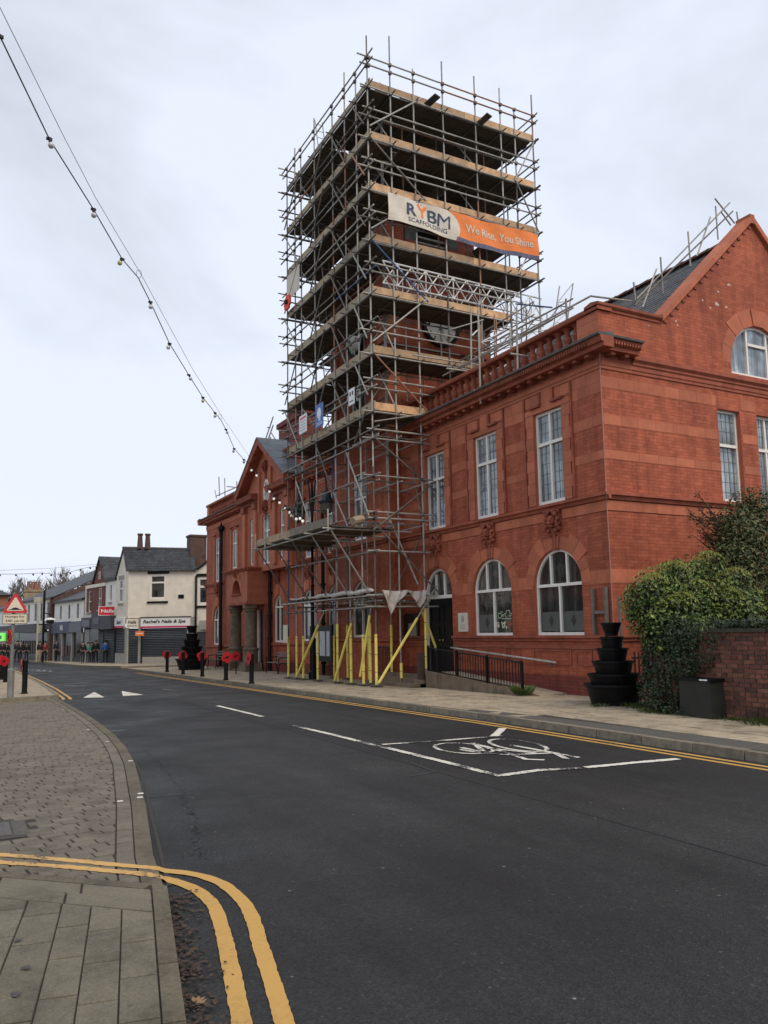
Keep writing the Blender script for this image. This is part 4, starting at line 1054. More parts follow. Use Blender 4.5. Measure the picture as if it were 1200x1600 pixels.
BF.box(mb, GC-.025, GC+.025, 7.5, 8.5, -.1, -.03); BF.box(mb, GC-.3, GC+.3, 7.98, 8.03, -.1, -.03)
ow = mb.build('oval_window', WHITE, hall); mb = MB(); poly_plate(mb, BF, [(GC+.34*math.cos(2*math.pi*i/20), 8.0+.5*math.sin(2*math.pi*i/20)) for i in range(20)], -.11, -.1); mb.build('pane', GLASSC, ow)
for dy in (-3.0, -1.45, 1.1, 2.65): BF.obj('pilaster', GC+dy, GC+dy+.35, 4.6, 7.35, 0, .12, TERRA, hall); BF.obj('pilaster_capital', GC+dy-.06, GC+dy+.41, 7.35, 7.6, 0, .2, TERRAD, hall)
for dy in (-.85, .65): BF.obj('pilaster', GC+dy, GC+dy+.2, 7.1, 9.0, 0, .1, TERRA, hall)
mb = MB()
for a, b in ((GC-3.25, GC-.95), (GC+.95, GC+3.25)):
    mb = MB(); BF.prof(mb, a, b, [(0, 7.6), (.1, 7.62), (.12, 7.75), (.38, 7.8), (.42, 7.95), (.45, 8.02), (0, 8.06)]); mb.build('cornice', TERRAD, hall)
mb = MB()
for sg in (-1, 1):  # raking cornice
    A_ = (GC+sg*3.3, 7.95); B_ = (GC, 10.12)
    mb.hexa([BF.P(A_[0], A_[1], .42), BF.P(B_[0], B_[1], .42), BF.P(B_[0], B_[1], -.2), BF.P(A_[0], A_[1], -.2), BF.P(A_[0], A_[1]+.26, .45), BF.P(B_[0], B_[1]+.28, .45), BF.P(B_[0], B_[1]+.28, -.2), BF.P(A_[0], A_[1]+.26, -.2)])
mb.build('raking_cornice', TERRAD, hall)
LS = plain('grey_slate_slab', (.15, .165, .185), .6, .25, 2., objvar=.2)
for sg in (-1, 1):
    for k in range(5):
        a, b = k/5, (k+1)/5-.006
        ya, yb = GC+sg*3.34*(1-a), GC+sg*3.34*(1-b); za, zb = 8.23+2.2*a, 8.23+2.2*b
        mb = MB(); mb.hexa([(BX-.47, ya, za), (BX-.47, yb, zb), (BX+1.0, yb, zb), (BX+1.0, ya, za), (BX-.47, ya, za+.05), (BX-.47, yb, zb+.05), (BX+1.0, yb, zb+.05), (BX+1.0, ya, za+.05)])
        mb.build('gable_roof_slab', LS, hall)
mb = MB(); a_ = [(BX+.98, GC-3.2, 8.2), (BX+.98, GC+3.2, 8.2), (BX+.98, GC, 10.4), (17.5, GC-3.2, 8.2), (17.5, GC+3.2, 8.2), (17.5, GC, 10.4)]
mb.quad([a_[0], a_[2], a_[5], a_[3]]); mb.quad([a_[1], a_[2], a_[5], a_[4]]); mb.quad([a_[0], a_[1], a_[2]]); mb.build('gable_roof', SLATE, hall)
crest(BF, GC, 7.3, hall, .9); crest(BF, GC, 9.15, hall, .8)
# attic block right of the gable, chimney stack with pots
mb = MB(); mb.box((XF+.15, 29.6, 8.0), (15.5, 33.3, 9.55)); mb.build('attic_wall', RED, hall)
mb = MB(); FF.prof(mb, 29.5, 33.5, [(-2.7, 9.55), (.02, 9.55), (.1, 9.65), (.1, 9.72), (-2.7, 9.78)]); mb.build('coping', TERRAD, hall)
chm = MB(); chm.box((14.6, 35.2, 8.2), (15.6, 38.6, 12.1)); chm.box((14.5, 35.1, 12.1), (15.7, 38.7, 12.35)); ch_ = chm.build('chimney_stack', REDS, hall)
for k in range(6):
    mb = MB(); mb.lathe((15.1, 35.5+k*.53, 12.35), [(.17, 0), (.15, .3), (.13, .7), (.17, .74), (.17, .82)], 10); mb.build('chimney_pot', RIDGE, ch_, smooth=True)
# entrance porch
PX0, PY0_, PY1_ = 11.72, 35.0, 38.1; PF = Fr((PX0, 0, 0), (0, 1, 0), (-1, 0, 0)); PS = Fr((0, PY0_, 0), (1, 0, 0), (0, -1, 0))
mb = MB()
wall(mb, PF, [(PY0_, 2.92), (PY1_, 2.92), (PY1_, 4.45), (PY0_, 4.45)], [[(36.0, 3.45), (37.2, 3.45)]+arch_pts(36.0, 37.2, 3.5, 4.1)], mi=0, reveal=.5)
wall(mb, PS, [(PX0, 2.92), (XF, 2.92), (XF, 4.45), (PX0, 4.45)], []); wall(mb, Fr((0, PY1_, 0), (1, 0, 0), (0, 1, 0)), [(PX0, 2.92), (XF, 2.92), (XF, 4.45), (PX0, 4.45)], [])
mb.quad([(PX0, PY0_, 2.92), (XF, PY0_, 2.92), (XF, PY1_, 2.92), (PX0, PY1_, 2.92)]); mb.build('porch_wall', TERRA, hall)
mb = MB(); string(mb, PF, PY0_-.16, PY1_+.16, 4.62, 1.1); string(mb, PS, PX0-.16, XF, 4.62, 1.1); PF.prof(mb, PY0_-.04, PY1_+.04, [(0, 2.92), (.05, 2.92), (.05, 3.02), (0, 3.04)]); mb.build('string_course', TERRAD, hall)
FF.obj('porch_roof', PY0_, PY1_, 4.46, 4.55, -.0, 1.07, LEADTOP, hall)
mb = MB(); PF.box(mb, 35.9, 37.3, 3.38, 3.44, 0, .08); mb.build('opening_sill', TERRAD, hall)
voussoirs(PF, 36.6, .6, 3.5, hall, nv=7, w=.18); crest(PF, 36.6, 4.33, hall, .42); mb = MB(); mb.box((PX0+.45, 35.8, 3.3), (PX0+.5, 37.4, 4.3)); mb.build('porch_shade_back', DOORB, hall)  # black panel added behind the opening to stand in for the shade inside
for z_ in (3.3, 3.68, 4.06): mb = MB(); PS.box(mb, PX0+.004, XF, z_, z_+.012, 0, .004); mb.build('stone_joint', REDS, hall)
for yc_ in (35.45, 37.65):
    mb = MB(); mb.lathe((PX0+.32, yc_, -.12), [(.38, 0), (.38, .2), (.33, .24), (.33, .95), (.36, 1.0), (.36, 1.05), (.27, 1.1), (.27, 1.2), (.265, 2.55), (.24, 2.7), (.3, 2.74), (.3, 2.82), (.37, 2.86), (.37, 3.04)], 18); mb.build('porch_column', STONE, hall, smooth=False)
    mb = MB(); mb.box((PX0-.08, yc_-.4, -.22), (PX0+.72, yc_+.4, .3)); mb.build('column_base', STONE, hall)
mb = MB(); mb.box((XF+.0, 36.58, -.1), (XF+.1, 36.7, 2.7)); mb.build('door_jamb', WHITE, hall)
mb = MB(); mb.box((XF+.1, 35.3, -.1), (XF+.2, 36.75, 2.7)); mb.build('porch_door', DOORB, hall)
mb = MB(); mb.box((XF-.25, 34.95, -.2), (XF-.001, 35.25, 2.92)); mb.build('porch_pier', TERRAD, hall)
mb = MB(); n = 16; poly_plate(mb, FF, [(37.35+.2*math.cos(2*math.pi*i/n), 1.95+.25*math.sin(2*math.pi*i/n)) for i in range(n)], 0, .03); mb.build('blue_plaque', plain('plaque_blue', (.15, .16, .32), .5, .2, 9.), hall)
for i in range(3): mb = MB(); mb.box((PX0-.0+.25*i, 36.05, -.25), (XF, 37.1, -.02+.14*i)); mb.build('step', STONE, hall)
# downpipes with hopper heads
for (y_, x_, zt, zb, hop) in ((42.1, 12.62, 7.0, -.1, True), (34.7, 12.68, 4.5, -.1, False), (28.6, 12.62, 6.5, 0, False)):
    mb = MB(); mb.tube((x_, y_, zb), (x_, y_, zt), .075 if y_ < 42 else .1, 8)
    for k in range(5): z = zb+.4+(zt-zb-.5)*k/4; mb.tube((x_, y_, z), (x_, y_, z+.09), .115, 8)
    if hop:
        mb.lathe((x_, y_, zt), [(.09, 0), (.17, .22), (.17, .34), (.1, .4), (.03, .5), (.04, .56), (.01, .62)], 8)
    mb.build('downpipe', DARK, hall)
# ramp, steps, railing, plaque and small fixtures
rp = thing('ramp_wall', 'sandstone ramp wall rising to the black double doors', 'ramp', (11.9, 17.5, .1))
pts = [(15.35, .16), (16.2, .25), (17.2, .34), (18.2, .42), (18.9, .46), (19.5, .5)]
for (a, za), (b, zb) in zip(pts, pts[1:]):
    mb = MB(); g = .006; mb.hexa([(11.7, a+g, .0), (11.95, a+g, .0), (11.95, b-g, .0), (11.7, b-g, .0), (11.7, a+g, za), (11.95, a+g, za), (11.95, b-g, zb), (11.7, b-g, zb)]); mb.build('ramp_stone', STONE, rp)
mb = MB(); mb.hexa([(11.95, 14.9, .05), (XF, 14.9, .05), (XF, 19.5, .05), (11.95, 19.5, .05), (11.95, 14.9, .115), (XF, 14.9, .115), (XF, 19.5, .46), (11.95, 19.5, .46)]); mb.build('ramp_surface', FLAG, rp)
mb = MB(); mb.box((11.95, 19.5, .0), (XF+.2, 21.5, .27)); mb.build('landing', STONE, rp)
for i in range(3): mb = MB(); mb.box((11.3+.28*i, 19.6, .0), (11.95, 22.4, .2-.0+.12*i-.06)); mb.build('step', STONE, rp)
rl = thing('ramp_railing', 'black iron railing with upright bars along the entrance ramp', 'railing', (11.8, 17.5, .3))
def rz(y): return .115+(.46-.115)*(y-15.1)/4.4
posts = [15.35, 16.75, 18.1, 19.05, 19.55]
for y_ in posts:
    mb = MB(); mb.box((11.80, y_-.03, rz(y_)-.1), (11.86, y_+.03, rz(y_)+.74)); mb.build('post', DARK, rl)
mb = MB(); mb.tube((11.83, 15.35, rz(15.35)+.7), (11.83, 19.55, rz(19.55)+.68), .02); mb.tube((11.83, 15.35, rz(15.35)+.1), (11.83, 19.55, rz(19.55)+.06), .016); mb.build('rail', DARK, rl)
y_ = 15.47
while y_ < 19.5:
    tube_obj('bar', (11.83, y_, rz(y_)+.1), (11.83, y_, rz(y_)+.69), .011, DARK, rl); y_ += .118
mb = MB(); mb.box((11.6, 19.62, -.05), (11.75, 19.8, 1.0)); mb.build('gate_post', plain('rusty_brown_paint', (.06, .03, .022), .7, .3, 8.), rl)
hr = thing('handrail', 'steel handrail fixed to the wall above the ramp', 'handrail', (12.65, 17.4, 1))
mb = MB(); mb.tube((12.65, 19.64, 1.12), (12.65, 15.1, .82), .024); mb.build('rail', GALV, hr)
for k in range(4):
    y_ = 15.4+k*1.3; z_ = .82+(y_-15.1)*.066; mb = MB(); mb.path([(12.65, y_, z_-.02), (12.67, y_, z_-.09), (12.79, y_, z_-.11)], .012, 6); mb.build('bracket', GALV, hr)
pq = thing('wall_plaque', 'cream plaque with grey crest on the brickwork by the black doors', 'plaque', (XF, 19.19, 1.8))
mb = MB(); FF.box(mb, 18.95, 19.43, 1.57, 2.1, .0, .025); mb.build('plate', plain('cream_plate', (.66, .62, .52), .5, .04, 3.), pq)
mb = MB(); poly_plate(mb, FF, [(19.13, 1.98), (19.19, 2.04), (19.25, 1.98), (19.26, 1.88), (19.19, 1.82), (19.12, 1.88)], .027, .03)
for k in range(3): FF.box(mb, 19.06, 19.32, 1.75-k*.05, 1.765-k*.05, .026, .029)
mb.build('crest', plain('grey_print', (.33, .33, .30), .6, .05, 4.), pq)
nb = thing('notice_board', 'dark wooden noticeboard with papers on the tower wall between scaffold poles', 'noticeboard', (12.25, 21.8, 1.7))
NBX = Fr((XF, 0, 0), (0, 1, 0), (-1, 0, 0))
mb = MB(); NBX.box(mb, 21.62, 22.5, 1.36, 2.15, .0, .07); mb.build('case', plain('dark_case', (.02, .018, .016), .4, .2, 6.), nb)
mb = MB(); NBX.box(mb, 21.7, 22.2, 1.45, 1.85, .072, .08); mb.build('paper', plain('old_paper', (.3, .27, .2), .8, .1, 6.), nb)
bs = thing('poster_case', 'free standing poster case with white notices behind the scaffold legs', 'noticeboard', (12.1, 27.7, 0))
mb = MB(); TB = Fr((12.2, 0, 0), (0, 1, 0), (-1, 0, 0)); TB.box(mb, 26.7, 28.7, .55, 1.85, 0, .1)
for y_ in (26.75, 28.65): mb.tube((12.2, y_, -.1), (12.2, y_, 1.9), .04)
mb.build('case', DARK, bs)
for a, b in ((27.9, 28.45), (27.25, 27.75), (26.85, 27.15)): mb = MB(); TB.box(mb, a, b, .75, 1.65, .102, .11); mb.build('notice', plain('pale_notice', (.5, .55, .58), .7, .1, 4.), bs)
# window security grilles low on the tower
gr_ = thing('basement_grille', 'black iron railing in front of the tower base near the steps', 'railing', (12.2, 22.2, .4))
for k in range(12): tube_obj('bar', (12.05, 22.0+k*.09, .2), (12.05, 22.0+k*.09, 1.15), .012, DARK, gr_)
mb = MB(); mb.tube((12.05, 22, 1.1), (12.05, 23.0, 1.1), .015); mb.tube((12.05, 22, .3), (12.05, 23.0, .3), .015); mb.build('rail', DARK, gr_)
tim = thing('ladder_stub', 'grey weathered wooden H-shaped frame leaning by the planter tower', 'wooden frame', (12.72, 13.6, 1.4))
for y_, z0, z1 in ((13.83, 1.47, 2.5), (13.42, 1.4, 2.52)): mb = MB(); mb.box((12.70, y_-.035, z0), (12.76, y_+.035, z1)); mb.build('upright', WOODG, tim)
mb = MB(); mb.box((12.71, 13.455, 1.93), (12.75, 13.795, 2.0)); mb.build('crossbar', WOODG, tim)
tim2 = thing('timber_post', 'thin grey wooden stake standing right of the planter tower', 'stake', (12.6, 12.9, .1))
mb = MB(); mb.box((12.58, 12.87, .1), (12.63, 12.92, 2.27)); mb.build('stake', WOODG, tim2)

# ================================================================== SCAFFOLD
sc = thing('scaffold_tower', 'tall tube and board scaffold wrapped round the clock tower', 'scaffolding', (14, 24, 0))
SX0, SX1, SY0, SY1 = 10.82, 17.35, 20.75, 27.68
ZT = [8.45, 10.22, 12.1, 13.8, 15.47, 17.17, 18.9]     # toe board tops
rs = random.Random(11); TR = .0255
def tcol():
    r = rs.random()
    return GALV if r < .74 else GALVD if r < .92 else TUBER if r < .97 else TUBEB
def standard(x, y, z0, z1, name='standard', r=TR):
    z = z0
    while z < z1-.05:
        z2 = min(z1, z+rs.choice((3.2, 4.2, 5.0, 6.4))) if z1-z > 1.5 else z1
        if z1-z2 < .8: z2 = z1
        tube_obj(name, (x+rs.uniform(-.008, .008), y, z), (x+rs.uniform(-.008, .008), y, z2), r, tcol(), sc); z = z2
FY = [20.78, 21.6, 22.45, 23.42, 25.0, 26.25, 26.86, 27.66]
RX = [10.85, 11.62, 12.48]; RXU = [13.6, 14.9, 15.95, 16.55, 17.35]
fr_top = [20.35, 19.6, 20.2, 19.6, 20.1, 19.4, 20.0, 19.5]
for y, zt in zip(FY, fr_top): standard(SX0, y, .02+zg(y)+.12, zt)
for x, zt in zip(RX[1:], (20.6, 19.75)): standard(x, SY0, .12 if x > 11 else .05, zt)
for x, zt in zip(RXU, (20.4, 20.3, 20.2, 19.6, 20.4)):
    standard(x, SY0, {13.6: 9.2, 14.9: 9.4, 15.95: 11.9, 16.55: 11.9, 17.35: 9.6}[x], zt)
for y in (22.05, 23.6, 25.2, 26.3): standard(12.02, y, .12, 19.3)
for x in (12.75, 14.1, 15.3, 16.1): standard(x, 22.0, 9.0, 19.6 if x > 13 else 19.2)
standard(11.95, 22.0, 6.1, 19.9)
for x, y in ((17.33, 22.3), (17.33, 24.2), (17.33, 26.0), (17.33, 27.6), (16.1, 27.66), (14.6, 27.66), (13.2, 27.66), (12.0, 27.66)): standard(x, y, 8.6, 20.0 if y < 27.7 else 19.8)
for x, y in ((12.75, 20.78+1.25),): pass
coup = MB()
def coupler(x, y, z): coup.box((x-.045, y-.045, z-.045), (x+.045, y+.045, z+.045))
def L_front(z, name='ledger', x=SX0-.055, y0=20.45, y1=27.95, over=.0):
    m = rs.uniform(23, 25); a = y0-rs.uniform(0, .25); b = y1+rs.uniform(0, .25)
    tube_obj(name, (x, a, z), (x, m, z+rs.uniform(-.015, .015)), TR, tcol(), sc); tube_obj(name, (x, m, z), (x, b, z+rs.uniform(-.02, .02)), TR, tcol(), sc)
    if x < 11.5:
        for y in FY: coupler(SX0-.03, y, z)
def L_right(z, x1, name='ledger', y=SY0-.055, x0=10.6):
    a = x0-rs.uniform(0, .2); b = x1+rs.uniform(.02, .2)
    if b-a > 4:
        m = (a+b)/2+rs.uniform(-.6, .6); tube_obj(name, (a, y, z), (m, y, z+rs.uniform(-.015, .015)), TR, tcol(), sc); tube_obj(name, (m, y, z), (b, y, z), TR, tcol(), sc)
    else: tube_obj(name, (a, y, z), (b, y, z), TR, tcol(), sc)
    if y < 21:
        for x in RX+RXU:
            if x < b: coupler(x, SY0-.03, z)
REACH = {0: 12.75, 1: 14.72, 2: 16.15}
nbd = 0
def board(a, b, name='scaffold_board', mat=None):
    global nbd
    nbd += 1; return box_obj(name, a, b, mat or BOARD, sc)
for i, zt in enumerate(ZT):
    zd = zt-.235; xr = REACH.get(i, SX1)
    # toe boards, each length separate
    for a, b in ((20.70, 23.9), (23.91, 27.7)): board((SX0+.03, a, zd), (SX0+.07, b, zt+rs.uniform(-.02, .015)), 'toe_board', TOEG)
    a = SX0
    while a < xr-.1:
        b = min(xr, a+rs.uniform(2.9, 3.9)); b = xr if xr-b < .6 else b
        board((a, SY0+.03+rs.uniform(0, .02), zd+rs.uniform(-.01, .01)), (b-.01, SY0+.075, zt+rs.uniform(-.02, .01)), 'toe_board', TOE); a = b
    # decks: five boards wide
    for k in range(5):
        x = SX0+.08+k*.232
        for a, b in ((20.85, 24.3), (24.32, 27.62)):
            if not (k == 4 and rs.random() < .2): board((x, a+rs.uniform(-.05, .05), zd-.04), (x+.222, b+rs.uniform(-.15, .05), zd))
        y = SY0+.1+k*.232
        if xr > 12.05: 
            a = 12.03
            while a < xr-.05:
                b = min(xr+rs.uniform(-.05, .03), a+3.0); board((a, y, zd-.045), (b-.015, y+.222, zd-.004)); a = b if b < xr-.1 else 99
        if i >= 1: 
            board((12.05, SY1-.1-k*.232-.222, zd-.04), (17.2, SY1-.1-k*.232, zd))
        if i >= 3 or (i == 2 and k < 0): board((SX1-.1-k*.232-.222, 22.0, zd-.04), (SX1-.1-k*.232, 26.4, zd))
    if i >= 5:
        for k in range(17):
            x = 12.05+k*.24
            if not (i == 5 and k in (9, 10)): board((x, 22.0, zd-.042), (x+.225, 26.45, zd-.002))
    # ledgers, transoms, guard rails
    L_front(zd-.11); L_front(zd-.11, x=12.02+.055, y0=22.0); L_right(zd-.1, xr); 
    if xr > 13: L_right(zd-.12, xr, y=22.0+.055, x0=11.9)
    for y in FY: tube_obj('transom', (SX0-.22, y+.05, zd-.07), (12.35, y+.05, zd-.07), TR*.9, GALVD, sc)
    for x in RX[1:]+RXU:
        if x <= xr+.1: tube_obj('transom', (x+.05, SY0-.25, zd-.07), (x+.05, 22.3, zd-.07), TR*.9, GALVD, sc)
    if i >= 3:
        tube_obj('transom', (17.33, SY0-.3, zd-.1), (17.33, 27.9, zd-.1), TR, GALVD, sc)
        for dz in (.4, .67): tube_obj('guard_rail', (17.38, SY0-.25, zt+dz), (17.38, 27.9, zt+dz), TR, GALV, sc)
    if i >= 1:
        for dz in (.4, .67): tube_obj('guard_rail', (10.9, SY1+.05, zt+dz), (17.5, SY1+.05, zt+dz), TR, GALVD, sc)
        tube_obj('ledger', (10.6, SY1+.05, zd-.1), (17.6, SY1+.05, zd-.1), TR, GALVD, sc)
    for dz in (.4, .67):
        L_front(zt+dz, 'guard_rail'); L_right(zt+dz, xr if i else 12.9, 'guard_rail')
        if i < 6: L_front(zt+dz, 'guard_rail', x=12.02+.05, y0=22.2)
        if i < 6 and xr > 13.5: L_right(zt+dz, min(xr, 16.4), 'guard_rail', y=22.05, x0=12.2)
    # end guard rails sticking out at the far corner of the front face
    for dz in (-.33, .4, .67): tube_obj('end_rail', (SX0-.35 if dz != .4 else SX0-.3, 27.72, zt+dz), (12.3, 27.72, zt+dz), TR, GALV, sc)
# face braces zig-zag on the right face and the front face
for i in range(len(ZT)-1):
    z0, z1 = ZT[i]-.3, ZT[i+1]-.3
    if i % 2: tube_obj('brace', (SX0, SY0-.1, z0+.35), (12.75, SY0-.1, z1+.15), TR, tcol(), sc)
    else: tube_obj('brace', (SX0, SY0-.1, z1+.0), (12.8, SY0-.1, z0+.05), TR, tcol(), sc)
    if i >= 3: 
        a, b = ((16.4, 17.4) if i % 2 else (17.4, 16.4)); tube_obj('brace', (a, SY0-.09, z0), (b, SY0-.09, z1+.1), TR, GALV, sc)
    ya, yb = ((21.7, 23.3) if i % 2 else (22.4, 23.5))
    tube_obj('brace', (SX0-.1, 21.7, z1-.1), (SX0-.1, 20.85, z0+.5), TR, tcol(), sc)
    tube_obj('brace', (SX0-.1, 23.5, z1), (SX0-.1, 22.3, z0+.05), TR, GALVD, sc)
    tube_obj('brace', (SX0-.1, 25.2, z0+.1), (SX0-.1, 24.0, z1), TR, GALVD, sc)
    if i % 2: tube_obj('brace', (SX0-.1, 27.7, z0+.2), (SX0-.1, 26.2, z1+.1), TR, GALV, sc)
    else: tube_obj('brace', (SX0-.1, 26.3, z0), (SX0-.1, 27.75, z1), TR, GALV, sc)
    for y in (21.65, 25.05): tube_obj('cross_brace', (SX0+.05, y, z0+.1), (12.0, y, z1-.1), TR*.9, GALVD, sc)
    for x in (11.7, 14.95):
        if x < REACH.get(i, 99): tube_obj('cross_brace', (x, SY0+.05, z0+.1), (x, 21.95, z1-.1), TR*.9, GALV, sc)
    for y in (23.3, 26.5): tube_obj('cross_brace', (12.1, y, z0+.1), (11.0, y+.25, z1-.1), TR*.8, ALU if y > 24 else GALV, sc)
# ladder through the front deck
for i in range(len(ZT)):
    z0 = ZT[i]-.3; z1 = z0+2.5; y = 25.6 if i % 2 else 25.9
    for dx in (0, .3): tube_obj('ladder_stile', (11.5+dx, y, z0), (11.5+dx, y+.55, z1), .02, GALV, sc)
    for k in range(8): a = k/8+.06; tube_obj('ladder_rung', (11.5, y+.55*a, z0+2.5*a), (11.8, y+.55*a, z0+2.5*a), .012, GALV, sc)
# lower part: ledgers, guard rails, braces below the first lift
for z in (2.33, 2.66, 3.95, 6.18, 7.3, 7.58, 4.92, 5.1):
    if z not in (3.95,): L_front(z)
    else: L_front(z, y1=27.2)
    L_right(z, 12.85)
    if z in (6.18, 7.3, 2.66): L_front(z, x=12.07, y0=22.0); tube_obj('ledger', (11.9, 22.0, z-.15), (12.95, 22.0, z-.2), TR, GALVD, sc)
for z in (7.42, 6.05, 4.78, 2.5):
    for y in FY[::2]: tube_obj('transom', (SX0-.2, y+.05, z), (12.3, y+.05, z), TR*.9, GALVD, sc)
    for x in RX: tube_obj('transom', (x+.05, SY0-.2, z), (x+.05, 22.3, z), TR*.9, GALV, sc)
for p, q in (((SX0, SY0-.1, 7.3), (12.95, SY0-.1, 5.8)), ((SX0-.1, SY0-.1, 4.55), (13.2, SY0-.1, 6.35)), ((SX0-.1, SY0-.1, 4.8), (12.9, SY0-.1, 2.75)), ((SX0, SY0-.1, 7.8), (12.9, SY0-.1, 8.3)),
             ((SX0-.1, 22.4, 7.2), (SX0-.1, 20.9, 5.0)), ((SX0-.1, 24.9, 8.1), (SX0-.1, 23.5, 6.2)), ((SX0-.1, 23.4, 6.1), (SX0-.1, 22.3, 4.8)), ((SX0-.1, 21.8, 7.4), (SX0-.1, 20.9, 8.3)), ((SX0-.1, 26.0, 7.0), (SX0-.1, 27.8, 4.9)), ((SX0-.1, 25.0, 4.9), (SX0-.1, 26.6, 7.0)),
             ((12.0, 22.1, 2.6), (12.9, 21.0, 5.0)), ((12.5, 20.9, 5.2), (12.9, 22.3, 7.6)), ((12.4, 21, 3), (12.0, 22.2, 5.4))):
    tube_obj('brace', p, q, TR, tcol(), sc)
# cantilever platform over the pavement with rakers
CX = 9.47; ZP = 4.9
board((CX, 20.95, ZP-.22), (CX+.04, 24.1, ZP+.02), 'toe_board', TOEG); board((CX, 24.1, ZP-.225), (CX+.04, 27.3, ZP), 'toe_board', TOEG)
for k in range(9):
    x = CX+.05+k*.232
    for a, b in ((20.9, 24.2), (24.2, 27.35)):
        if k > 5 and a < 21 : b = 22.5+rs.random()
        board((x, a+rs.uniform(-.03, .03), ZP-.27), (x+.222, b, ZP-.225))
for y in (21.0, 22.4, 24.0, 25.6, 27.25):
    tube_obj('transom', (CX-.2, y, ZP-.31), (12.2, y, ZP-.31), TR, GALV, sc)
    tube_obj('raker', (CX+.05, y, ZP-.35), (SX0+.05, y+.02, 2.55), TR, GALVD if y > 23 else GALV, sc)
tube_obj('ledger', (CX, 20.7, ZP-.36), (CX, 27.5, ZP-.36), TR, GALV, sc)
for y in (21.0, 26.3, 27.3): tube_obj('standard', (CX-.03, y, ZP-.4), (CX-.03, y, ZP+.25), TR, GALV, sc)
# stray roll left on the platform
mb = MB(); mb.tube((10.2, 20.95, ZP-.08), (10.6, 21.1, ZP+.02), .12, 8); mb.build('sand_bag', plain('sacking', (.34, .26, .18), .9, .2, 8.), sc)
# protection fan at head height with plastic sheet
for k in range(5):
    for a, b in ((20.85, 24.2), (24.2, 27.6)): board((SX0+.03+k*.232, a, 2.72), (SX0+.25+k*.232, b, 2.76))
for k in range(3): board((12.0, SY0+.1+k*.232, 2.72), (12.62, SY0+.322+k*.232, 2.76))
mb = MB(); n = 26  # sheeting rolled along the edge
for i in range(n):
    y0 = 20.8+i*(27.3-20.8)/n; y1 = y0+(27.3-20.8)/n
    r0 = .035+.05*abs(math.sin(i*1.3)) if y0 < 25 else .03; r1 = .035+.05*abs(math.sin((i+1)*1.3)) if y1 < 25 else .03
    mb.tube((SX0-.06, y0, 2.80+.02*math.sin(i)), (SX0-.06, y1, 2.80+.02*math.sin(i+1)), r0, 7, r1)
mb.build('plastic_sheeting', SHEET, sc, smooth=True)
def cloth(cols, name, mat):  # cols: list of vertical polylines
    mb = MB()
    for a, b in zip(cols, cols[1:]):
        for i in range(len(a)-1): mb.quad([a[i], b[i], b[i+1], a[i+1]])
    return mb.build(name, mat, sc, smooth=True)
def drape(pts, bot, nx=10, nz=5, amp=.05):
    cols = []
    for i in range(nx+1):
        t = i/nx; x = pts[0]+(pts[1]-pts[0])*t
        zb = bot(t); zt_ = 2.82-.1*math.sin(math.pi*t)*.4
        cols.append([Vector((x+.04*math.sin(k*1.1+i), SY0-.11+amp*math.sin(i*1.5+k*.8)-.02*k, zt_+(zb-zt_)*k/nz)) for k in range(nz+1)])
    return cols
SHEET2 = plain('translucent_sheet', (.45, .40, .36), .5, .25, 9.)
cloth(drape((10.95, 11.75), lambda t: 2.8-.72*(1-abs(t-.28)/.72 if t > .28 else t/.28) ), 'plastic_sheeting', SHEET2)
cloth(drape((11.75, 12.4), lambda t: 2.8-.52*(t/.72 if t < .72 else (1-t)/.28)), 'plastic_sheeting', SHEET2)
# ground stage: foam sleeves, base plates, sole boards, raking shores
for j, (x, y) in enumerate([(SX0, yy) for yy in FY]+[(11.62, SY0), (12.48, SY0)]+[(12.02, 22.05), (12.02, 23.6), (12.02, 25.2), (12.02, 26.3), (11.2, 21.9)]):
    g_ = zg(y)+.12; zt = g_+rs.choice((1.65, 1.78, 1.85, 1.5)); z0 = g_+.06
    if x == 11.62: zt = g_+.65
    if x > 12.4: z0 = .5; zt = 2.3
    tube_obj('foam_sleeve', (x, y, z0), (x, y, zt), .043, FOAM, sc)
    if x == SX0 or y > 21: box_obj('base_plate', (x-.08, y-.08, g_+.035), (x+.08, y+.08, g_+.05), GALVD, sc); box_obj('sole_board', (x-.11, y-.2, g_), (x+.11, y+.2, g_+.034), BOARD, sc)
    for k in range(3): coup.tube((x, y, z0+.35+k*.5), (x, y, z0+.365+k*.5), .046, 8)
for p, q, f0, f1 in (((10.75, 20.6, .1), (12.85, 20.66, 2.95), .02, .66), ((10.72, 23.5, .03), (10.76, 21.75, 2.6), .03, .72), ((10.78, 21.75, .3), (10.78, 20.95, 2.4), .0, .85), ((10.72, 26.7, .03), (10.76, 24.3, 2.3), .03, .8), ((13.0, 20.9, .9), (12.3, 20.9, 2.6), .05, .75)):
    p = Vector(p); q = Vector(q); tube_obj('raking_shore', p, q, TR*.9, GALV, sc); tube_obj('foam_sleeve', p+(q-p)*f0, p+(q-p)*f1, .041, FOAM, sc)
coup.build('coupler', GALVD, sc, kind='stuff')
# two short boards and a rolled board pushed through the top toe board
for px, py in ((667, 165), (748, 195)):
    c = atY(px, py, SY0-.04); d = atY(px+17, py-15, SY0-.5)-c; mb = MB(); w = Vector((.10, 0, -.03))
    mb.hexa([c-w, c+w, c+w+d, c-w+d, c-w+Vector((0, 0, .04)), c+w+Vector((0, 0, .04)), c+w+d+Vector((0, 0, .04)), c-w+d+Vector((0, 0, .04))]); mb.build('scaffold_board', BOARD, sc)
